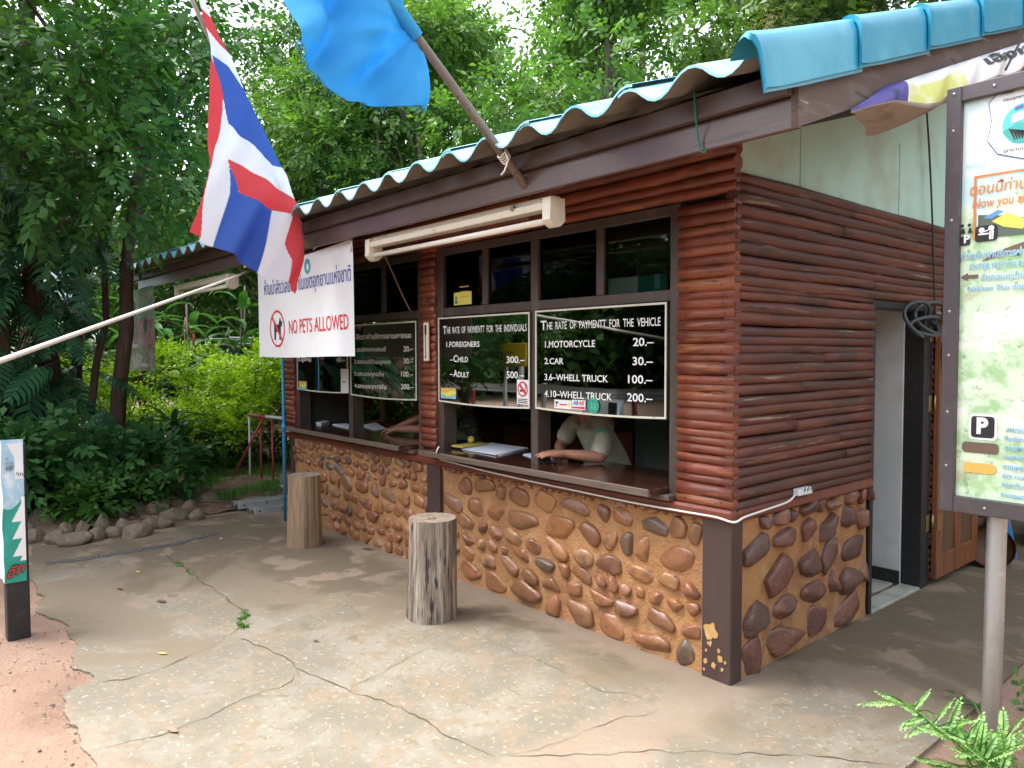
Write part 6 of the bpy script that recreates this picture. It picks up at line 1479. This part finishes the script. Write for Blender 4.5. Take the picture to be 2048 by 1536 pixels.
# ---- dark bush and strap leaf plant behind the border rocks
t_ = thing('broadleaf_bush', 'dark green broad leaved bush behind the border rocks', 'bush', (-7.0, -1.7, .05))
cl = [((-6.9+rnd.uniform(-.6, .7), -1.55+rnd.uniform(-.9, .85), rnd.uniform(.22, .75)), (.34, .34, .24)) for _ in range(20)]
quads('foliage', clump_leaves(cl, 130, 3, .13, .075, .06, .5, .9, .5), M['lf_broad'], t_)
mb = MB()
for c, r in cl[:12]: limb(mb, (-7.0, -1.6, .03), c, .014, .006, .2, 5, 5)
mb.build('stems', M['bark'], t_)
t_ = thing('trailing_weed', 'light green leafy weed trailing over the border rocks', 'weed', (-6.0, -1.2, .05))
cl = [((-6.05+rnd.uniform(-.25, .22), -1.25+rnd.uniform(-.5, .4), rnd.uniform(.12, .38)), (.2, .2, .12)) for _ in range(9)]
quads('foliage', clump_leaves(cl, 190, 3, .085, .045, .045, .5, .9, .4), M['lf_hedge'], t_)
mb = MB()
for c, r in cl: limb(mb, (-6.15, -1.25, .03), c, .006, .003, .2, 5, 4)
mb.build('stems', M['lf_hedge'], t_)
t_ = thing('strap_leaf_plant', 'upright strap leaved plant beside the grass path', 'plant', (-6.75, -.62, .03))
def strap(mb, b, a, L_, w_, el, bend, n=7):
    d = Vector((math.cos(a)*math.cos(el), math.sin(a)*math.cos(el), math.sin(el))); s_ = Vector((-math.sin(a), math.cos(a), 0)); P = []
    p = Vector(b)
    for k in range(n+1):
        t = k/n; ww = w_*(math.sin(math.pi*min(.98, .12+.86*t))**.8); P += [p+s_*ww*.5, p-Vector((0, 0, ww*.16)), p-s_*ww*.5]; d = (d-Vector((0, 0, bend/n))).normalized(); p = p+d*L_/n
    mb.add(P, [f for k in range(n) for f in ((3*k, 3*k+1, 3*k+4, 3*k+3), (3*k+1, 3*k+2, 3*k+5, 3*k+4))], True)
mb = MB(); st = MB()
for h, n in ((.35, 12), (.65, 15), (.9, 14)):
    b = (-6.75+rnd.uniform(-.05, .05), -.62+rnd.uniform(-.05, .05), h); st.tube([(b[0], b[1], 0), b], .022, 8)
    for k in range(n): strap(mb, (b[0], b[1], h-.16*rnd.random()), k*2.4+rnd.uniform(-.3, .3), rnd.uniform(.36, .56), rnd.uniform(.055, .085), rnd.uniform(.15, 1.2), rnd.uniform(.9, 1.9))
mb.build('strap_leaves', M['lf_broad'], t_); st.build('stem', M['bark_grey'], t_)

# ---- golden hedge shrubs and the shrubs round them
def shrub(name, label, cat, c, rx, ry, h, m, per, leaf, group=None, lo=.15, seed=1, m2=None):
    t_ = thing(name, label, cat, (c[0], c[1], 0), group); rg = np.random.default_rng(seed); cl = []
    for k in range(int(14+rx*ry*26)):
        a = rg.uniform(0, 6.283); q = math.sqrt(rg.random()); z = h*(lo+(.93-lo)*rg.random()); f = 1-.45*abs(z/h-.5)
        cl.append(((c[0]+rx*q*f*math.cos(a), c[1]+ry*q*f*math.sin(a), z), (rg.uniform(.16, .27),)*2+(rg.uniform(.14, .24),)))
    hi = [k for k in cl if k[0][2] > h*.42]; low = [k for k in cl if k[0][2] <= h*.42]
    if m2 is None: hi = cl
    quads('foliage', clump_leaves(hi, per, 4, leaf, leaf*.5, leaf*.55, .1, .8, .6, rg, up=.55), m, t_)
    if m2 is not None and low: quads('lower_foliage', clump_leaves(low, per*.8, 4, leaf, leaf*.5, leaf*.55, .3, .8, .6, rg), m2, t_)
    mb = MB()
    for c2, _ in cl[::2]: limb(mb, (c[0]+rnd.uniform(-.12, .12), c[1]+rnd.uniform(-.12, .12), 0), c2, .012, .004, .2, 5, 5)
    mb.build('stems', M['bark'], t_); return t_
gh = 'golden green hedge shrubs beyond the porch'
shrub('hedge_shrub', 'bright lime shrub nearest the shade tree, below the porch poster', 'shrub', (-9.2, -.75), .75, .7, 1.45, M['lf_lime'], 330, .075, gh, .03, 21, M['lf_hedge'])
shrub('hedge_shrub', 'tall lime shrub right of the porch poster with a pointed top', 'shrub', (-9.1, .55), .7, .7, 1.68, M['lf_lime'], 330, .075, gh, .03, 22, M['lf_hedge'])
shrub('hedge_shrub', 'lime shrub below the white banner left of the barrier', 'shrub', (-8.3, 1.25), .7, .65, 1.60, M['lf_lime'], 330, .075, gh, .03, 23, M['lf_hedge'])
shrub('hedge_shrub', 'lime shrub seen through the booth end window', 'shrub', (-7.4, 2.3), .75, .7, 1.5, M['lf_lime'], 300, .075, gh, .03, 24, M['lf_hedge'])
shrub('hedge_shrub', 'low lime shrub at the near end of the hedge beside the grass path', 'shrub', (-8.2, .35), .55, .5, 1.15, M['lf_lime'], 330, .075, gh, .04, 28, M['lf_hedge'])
shrub('red_leaf_shrub', 'dark red leaved shrub against the end of the booth', 'shrub', (-6.15, 1.0), .30, .30, 1.50, M['lf_red'], 300, .085, None, .35, 25)
shrub('green_shrub', 'dark green shrub behind the barrier', 'shrub', (-6.6, 1.75), .55, .5, 1.3, M['lf_hedge'], 260, .08, None, .1, 26)
shrub('green_shrub', 'low green shrub at the end of the grass path', 'shrub', (-10.3, -2.3), .8, .7, 1.2, M['lf_hedge'], 220, .08, None, .1, 27)
# big-leaved plants with orange bracts behind the hedge
for i, (x, y, h, lb) in enumerate(((-10.6, .6, 2.6, 'tall broad leaved plant with orange bracts behind the lime hedge'), (-9.9, 2.0, 2.9, 'tallest broad leaved plant behind the white banner'), (-11.0, -1.0, 2.6, 'broad leaved plant beyond the porch poster'), (-8.9, 3.2, 2.7, 'broad leaved plant behind the booth end window'))):
    t_ = thing('broadleaf_plant', lb, 'plant', (x, y, 0), 'broad leaved plants behind the hedge'); mb = MB(); st = MB(); fl = MB()
    for q in range(13):
        sx, sy = x+rnd.uniform(-.7, .7), y+rnd.uniform(-.7, .7); hh = h*rnd.uniform(.5, .95); st.tube([(sx, sy, 0), (sx+rnd.uniform(-.1, .1), sy+rnd.uniform(-.1, .1), hh)], .016, 6)
        for k in range(9): strap(mb, (sx, sy, hh*(.45+.55*k/8)), k*2.1+rnd.uniform(-.4, .4), rnd.uniform(.4, .62), rnd.uniform(.11, .16), rnd.uniform(.2, 1.1), rnd.uniform(.9, 1.9))
        if q % 5 == 0:
            for k in range(5): strap(fl, (sx, sy, hh*.72+.05*k), k*1.3, .14, .05, 1.1, .3, 4)
    mb.build('leaves', M['lf_broad'], t_); st.build('stems', M['bark_grey'], t_); fl.build('bracts', M['fl_orange'], t_)

# ---- background trees: three kinds, each copied with its trunk and crown
def make_tree(label, x, y, h, spread, m, bark, leaf, per, seed, base=.28, flowers=False, group='trees behind the booth', nleaf=5, thin=1.0):
    rg = np.random.default_rng(seed); t_ = thing('forest_tree', label, 'tree', (x, y, 0), group); mb = MB(); cl = []
    top = Vector((x+rg.normal(0, .3), y+rg.normal(0, .3), h*.93)); tr0 = limb(mb, (x, y, -.1), top, h*.017, h*.004, .06, 10, 10)
    for k in range(int(46*thin)):
        z = h*(base+(1-base)*rg.random()**.85); f = math.sin(math.pi*min(1, max(.08, ((z/h-base)/(1-base))*.86+.12)))**.6
        a = rg.uniform(0, 6.283); q = spread*f*math.sqrt(rg.random()); c = (x+q*math.cos(a), y+q*math.sin(a), z)
        cl.append((c, (rg.uniform(.5, .95), rg.uniform(.5, .95), rg.uniform(.3, .6))))
        if k % 2 == 0:
            i = min(9, max(1, int((z/h-.18)*10))); limb(mb, tr0[i], c, h*.0045, .008, .2, 6, 6)
    mb.build('trunk', bark, t_); quads('crown', clump_leaves(cl, per, nleaf, leaf, leaf*.52, leaf*.6, .25, .9, .45, rg), m, t_)
    if flowers:
        fc = [(c, (.28, .28, .34)) for c, r in cl if c[2] > h*.62][:16]; fc = [((c[0], c[1], c[2]+.35), r) for c, r in fc]
        quads('flower_panicles', clump_leaves(fc, 420, 3, .035, .03, .04, .1, .7, .8, rg, up=.5), M['flower'], t_)
    return t_
protoA = make_tree('pale green feathery tree behind the middle of the booth roof', -8.5, 8.5, 9.5, 2.8, M['lf_mid'], M['bark_grey'], .16, 31, 31)
protoB = make_tree('broad leaved tree with pale yellow flower heads behind the roof', -5.2, 11.0, 10.0, 2.5, M['lf_olive'], M['bark_grey'], .25, 18, 32, .30, True, nleaf=4)
protoC = make_tree('dark dense tree behind the white porch poster', -16.5, 1.6, 9.5, 3.0, M['lf_dark'], M['bark'], .17, 46, 33, .12)
def copy_tree(src, label, x, y, rz, s_, group=None):
    r = src.copy(); COL.objects.link(r); r.location = (x, y, 0); r.rotation_euler = (0, 0, rz); r.scale = (s_, s_, s_); r['label'] = label
    if group: r['group'] = group
    for ch in src.children:
        c = ch.copy(); COL.objects.link(c); c.parent = r
    return r
bgt = 'trees behind the booth'
copy_tree(protoA, 'feathery tree left of the sky blue flag', -11.5, 6.0, 1.1, .92, bgt); copy_tree(protoA, 'feathery tree seen between the two flags', -14.5, 8.0, 2.3, 1.1, bgt)
copy_tree(protoA, 'feathery tree over the porch end of the roof', -13.0, 4.2, 3.4, .78, bgt); copy_tree(protoA, 'tall feathery tree far behind the flag pole', -12.0, 14.0, .6, 1.35, bgt)
copy_tree(protoB, 'flowering tree above the roof verge', -2.6, 12.5, 2.0, 1.05, bgt); copy_tree(protoB, 'flowering tree right of the sky blue flag', -7.6, 13.5, 4.1, 1.1, bgt)
copy_tree(protoB, 'slim flowering tree between flag pole and verge', -3.6, 17.0, 5.2, 1.0, bgt)
copy_tree(protoC, 'dark tree behind the top of the verge', .6, 12.5, 1.2, 1.05, bgt); copy_tree(protoC, 'dark tree closing the view right of the verge', 3.2, 10.5, 2.2, .9, bgt)
copy_tree(protoC, 'dark tree at the back left behind the shade tree', -17.5, -4.2, 2.9, .85, bgt); copy_tree(protoC, 'dark tree far left beyond the pink house', -13.5, -8.5, 4.4, .9, bgt)
copy_tree(protoC, 'dark tree behind the lime hedge', -18.5, 6.0, 5.0, 1.15, bgt); copy_tree(protoA, 'feathery tree beyond the barrier', -19.0, 11.5, 3.0, 1.3, bgt)
copy_tree(protoB, 'far broad leaved tree behind the verge tiles', -.5, 18.0, .9, 1.3, bgt)
# trees added across the road, unseen behind the viewer, to darken the windows' reflections
rt = 'unseen trees added to darken the window reflections'
for i, (x, y, s_, k) in enumerate(((-11, -18.5, .75, 2), (-6.5, -19, .72, 2), (-2.0, -18.5, .75, 2), (3.0, -19, .7, 2), (-16, -18, .8, 2), (8.5, -18, .72, 2), (-21, -17, .9, 2), (-26, -15, .9, 2))):
    copy_tree((protoA, protoB, protoC)[k], 'unseen dark tree added across the road to darken the window reflections', x, y, i*1.3, s_, rt)
# far woods that read as one mass
rg = np.random.default_rng(77); cl = []
for k in range(150):
    a = rg.uniform(R(-20), R(215)); d = rg.uniform(24, 30); cl.append(((d*math.cos(a)-4, d*math.sin(a)+2, rg.uniform(.5, 6.5)), (2.3, 2.3, 1.9)))
for k in range(110):
    a = rg.uniform(R(190), R(350)); d = rg.uniform(24, 29); cl.append(((d*math.cos(a), d*math.sin(a), rg.uniform(.5, 5.0)), (2.3, 2.3, 1.8)))
tag(quads('distant_woods', clump_leaves(cl, 11, 4, .55, .34, .38, .2, .9, .5, rg), M['lf_olive']), 'dense green woods closing the view all round', 'woods', kind='stuff')

# dry sapling pole behind the roof
t_ = thing('bare_sapling', 'thin bare wooden pole standing behind the tiled roof', 'pole', (-9.6, 5.0, 0)); mb = MB(); a = on(755, 235, 'y', 5.0); b = on(756, 365, 'y', 5.0)
limb(mb, (b.x, b.y, 0), a, .05, .035, .01, 8, 6); mb.build('stem', M['pole_wood'], t_)

# ---- grass, foreground fern-like seedling and blades by the sign pole
V_ = []
for k in range(5200):
    u, v = rg.uniform(370, 560), rg.uniform(935, 1000)
    p = on(u, v, 'z', .05)
    if noise.noise(Vector((p.x*1.6, p.y*1.6, 0))) < -.05 or p.x > -5.6: continue
    a = rg.uniform(0, 6.28); l = rg.uniform(.03, .11); w_ = .005; d = Vector((math.cos(a)*.5, math.sin(a)*.5, 1)); s_ = Vector((-math.sin(a), math.cos(a), 0))*w_; z = Vector((p.x, p.y, .06))
    V_.append([z-s_, z+s_, z+d*l*.6+s_*.6, z+d*l])
tag(quads('grass', np.array(V_), M['lf_grass']), 'short grass on the path between hedge and slab', 'grass', kind='stuff')
V_ = []
for px, wd in CR[:1]:
    pts = [on(u, v, 'z', 0) for u, v in px]
    for k in range(900):
        i = rnd.randrange(len(pts)-1); p = pts[i].lerp(pts[i+1], rnd.random())
        if noise.noise(p*6) < .02: continue
        p = p+Vector((rnd.gauss(0, .012), rnd.gauss(0, .012), .002)); a = rnd.uniform(0, 6.28); l = rnd.uniform(.006, .02); s_ = Vector((-math.sin(a), math.cos(a), 0))*.005; d = Vector((math.cos(a)*.8, math.sin(a)*.8, .7))
        V_.append([p-s_, p+s_, p+d*l*.6+s_, p+d*l])
tag(quads('moss', np.array([[tuple(q) for q in f] for f in V_]), M['lf_grass']), 'moss and tiny weeds growing in the slab crack', 'moss', kind='stuff')
base = on(2000, 1560, 'z', -.06)
t_ = thing('feathery_seedling', 'bright green feathery leaved seedling at the foot of the sign pole', 'plant', tuple(base)); st = MB(); Q = []
def frond(p0, p1, n, L, W_):
    p0 = Vector(p0); p1 = Vector(p1); st.tube([p0, p0.lerp(p1, .5)+Vector((0, 0, .01)), p1], [.0022, .0018, .001], 5); d = (p1-p0); D = np.array([tuple(d.normalized())])
    q = sprig_leaves(np.array([tuple(p0)]), D, n, L, W_, d.length/(n+1), .0, .08, .15); b_, l_, t2, r_ = q[:, 0], q[:, 1], q[:, 2], q[:, 3]
    ax = t2-b_; hw = (l_-r_)*.5; oct_ = [b_+ax*.02, b_+ax*.22+hw*.8, b_+ax*.7+hw, b_+ax*.97+hw*.45, b_+ax, b_+ax*.97-hw*.45, b_+ax*.7-hw, b_+ax*.22-hw*.8]
    Q.append(np.stack(oct_, 1))
fy = .10
stems = [[(2030, 1545, .22), (1975, 1500, .26), (1920, 1470, .30), (1870, 1430, .33), (1830, 1400, .34)], [(2030, 1545, .22), (2000, 1490, .32), (1960, 1470, .36)], [(2030, 1545, .22), (1960, 1530, .22), (1890, 1530, .2)], [(2030, 1545, .22), (2040, 1500, .25), (2030, 1470, .30)]]
at = lambda u, v, t: Vector(CAM+(FW+RT*(u-1024)/FPX-UP*(v-768)/FPX)*t)
for s_ in stems:
    P = [at(u-26, v+2, 2.22+.25*k/len(s_)) for k, (u, v, z) in enumerate(s_)]; st.tube([base]+P if s_ is stems[0] else P, .004, 6)
    for i in range(1, len(P)):
        for k in range(8):
            p = P[i-1].lerp(P[i], k/8+.06); a = rnd.uniform(-1, 1)
            dr_ = (RT*rnd.uniform(-1.0, .75)+np.array([0, 0, 1])*rnd.uniform(-.35, .75)-FW*rnd.uniform(-.5, .6)); dr_ = Vector(dr_/np.linalg.norm(dr_)); frond(p, p+dr_*rnd.uniform(.075, .125), 15, .0150, .0066)
st.build('stems', M['lf_grass'], t_); Qf = np.concatenate(Q, 0); link('leaflets', npmesh('leaflets', Qf.reshape(-1, 3)-np.array(ORG[t_.name]), np.arange(len(Qf)*8).reshape(-1, 8)), M['lf_fern'], t_)
t_ = thing('grass_tuft', 'long green grass blades right of the sign pole', 'grass tuft', (1.2, .2, -.09)); mb = MB()
for k in range(34):
    b = at(rnd.uniform(1985, 2075), rnd.uniform(1500, 1560), rnd.uniform(2.6, 3.1)); b.z = -.09; strap(mb, b, rnd.uniform(0, 6.28), rnd.uniform(.16, .34), rnd.uniform(.007, .012), rnd.uniform(.9, 1.45), rnd.uniform(.3, 1.2))
mb.build('blades', M['lf_grass'], t_)
# weeds on the dark soil at the right edge
cl = [((1.0+rnd.uniform(0, 1.6), 1.0+rnd.uniform(-1, 3.5), .0), (.16, .16, .07)) for _ in range(16)]
tag(quads('weeds', clump_leaves(cl, 120, 3, .06, .03, .04, .5, .8, .5), M['lf_hedge']), 'low weeds on the soil right of the slab', 'weeds', kind='stuff')

# ================================================================== FAR THINGS
t_ = thing('pink_house', 'pink walled house with a grey blue eave glimpsed behind the shade tree', 'house', (-14, -3.5, 0))
mb = MB(); mb.box((-17, -6.5, 0), (-13.2, -1.0, 2.6), .02); w_ = mb.build('wall', mat('pink_plaster', (.42, .22, .20), .85, [((.34, .17, .15), 2, .45, .7)]), t_)
mb = MB(); mb.box((-13.22, -2.6, .9), (-13.16, -1.6, 2.0), .01); f_ = mb.build('window', M['jamb'], t_); mb = MB(); mb.box((-13.155, -2.5, 1.0), (-13.15, -1.7, 1.9), .001); mb.build('pane', M['black'], f_)
mb = MB(); mb.add([(-12.4, -7, 2.5), (-12.4, -.4, 2.5), (-15, -.4, 3.7), (-15, -7, 3.7), (-17.6, -7, 2.5), (-17.6, -.4, 2.5)]+[(-12.4, -7, 2.38), (-12.4, -.4, 2.38), (-15, -.4, 3.58), (-15, -7, 3.58), (-17.6, -7, 2.38), (-17.6, -.4, 2.38)], [(0, 1, 2, 3), (3, 2, 5, 4), (6, 9, 8, 7), (9, 10, 11, 8), (0, 6, 7, 1), (4, 5, 11, 10)]); mb.build('roof', mat('grey_blue_sheet', (.09, .15, .17), .5), t_)
t_ = thing('pickup_truck', 'dark blue pickup with a roof rack parked behind the hedge', 'pickup', (-13.8, 3.3, 0))
BX, BY = -13.8, 3.3
def car_prof(P, x0, x1, mb): 
    n = len(P); mb.add([(x0, p[0], p[1]) for p in P]+[(x1, p[0], p[1]) for p in P], [tuple(range(n-1, -1, -1)), tuple(range(n, 2*n))]+[(i, (i+1) % n, (i+1) % n+n, i+n) for i in range(n)])
M['car'] = mat('dark_blue_car_paint', (.02, .03, .07), .3, coat=.5)
mb = MB(); car_prof([(BY-1.5, .45), (BY+3.2, .45), (BY+3.2, 1.05), (BY+.9, 1.05), (BY+.75, 1.15), (BY+.35, 1.66), (BY-1.0, 1.70), (BY-1.05, 1.05), (BY-1.5, 1.0)], BX-.8, BX+.8, mb); mb.build('body', M['car'], t_)
for sx in (-.805, .80):
    mb = MB(); car_prof([(BY-.92, 1.12), (BY+.62, 1.12), (BY+.28, 1.58), (BY-.9, 1.60)], BX+sx, BX+sx+.006, mb); mb.build('window', M['tube'] if 0 else M['glass'], t_)
for sy in (-.85, 2.35):
    for sx in (-.75, .62):
        mb = MB(); mb.tube([(BX+sx, BY+sy, .34), (BX+sx+.16, BY+sy, .34)], .34, 20); wh = mb.build('wheel', M['black'], t_); mb = MB(); mb.tube([(BX+sx-.01, BY+sy, .34), (BX+sx+.17, BY+sy, .34)], .19, 16); mb.build('rim', M['steel'], wh)
mb = MB()
for z in (1.80, 1.92): mb.tube([(BX+.7, BY-1.0, z), (BX+.7, BY+3.1, z)], .02, 8); mb.tube([(BX-.7, BY-1.0, z), (BX-.7, BY+3.1, z)], .02, 8)
for y in (-1.0, .3, 1.7, 3.1): mb.tube([(BX+.7, BY+y, 1.05 if y > .8 else 1.66), (BX+.7, BY+y, 1.92)], .02, 8); mb.tube([(BX-.7, BY+y, 1.05 if y > .8 else 1.66), (BX-.7, BY+y, 1.92)], .02, 8)
mb.build('roof_rack', M['steel'], t_)
# roadside furniture that shows as reflections in the rate boards
t_ = thing('roadside_guardrail', 'long galvanised guard rail across the road reflected in the boards', 'guard rail', (-6, -9.8, 0))
mb = MB(); pr = [(0, .55), (.03, .60), (.0, .66), (.03, .72), (.0, .78)]
mb.add([(-18, -9.8-p[0], p[1]) for p in pr]+[(6, -9.8-p[0], p[1]) for p in pr], [(i, i+1, i+6, i+5) for i in range(4)]); mb.build('beam', M['steel'], t_)
for k in range(9): mb = MB(); mb.box((-18+k*3, -9.95, 0), (-17.9+k*3, -9.84, .8), .01); mb.build('post', M['red_paint'] if k % 2 else M['steel'], t_)
t_ = thing('yellow_road_sign', 'yellow road sign on two white posts reflected in the individuals board', 'sign', (-9.3, -8.6, 0))
mb = MB(); mb.box((-12.15, -8.65, 1.28), (-11.2, -8.6, 1.85), .02); mb.build('panel', mat('yellow_sign_face', (.62, .42, .02), .5), t_)
for x in (-12.0, -11.4): mb = MB(); mb.box((x, -8.64, 0), (x+.1, -8.56, 1.28), .01); mb.build('post', M['white_paint'], t_)
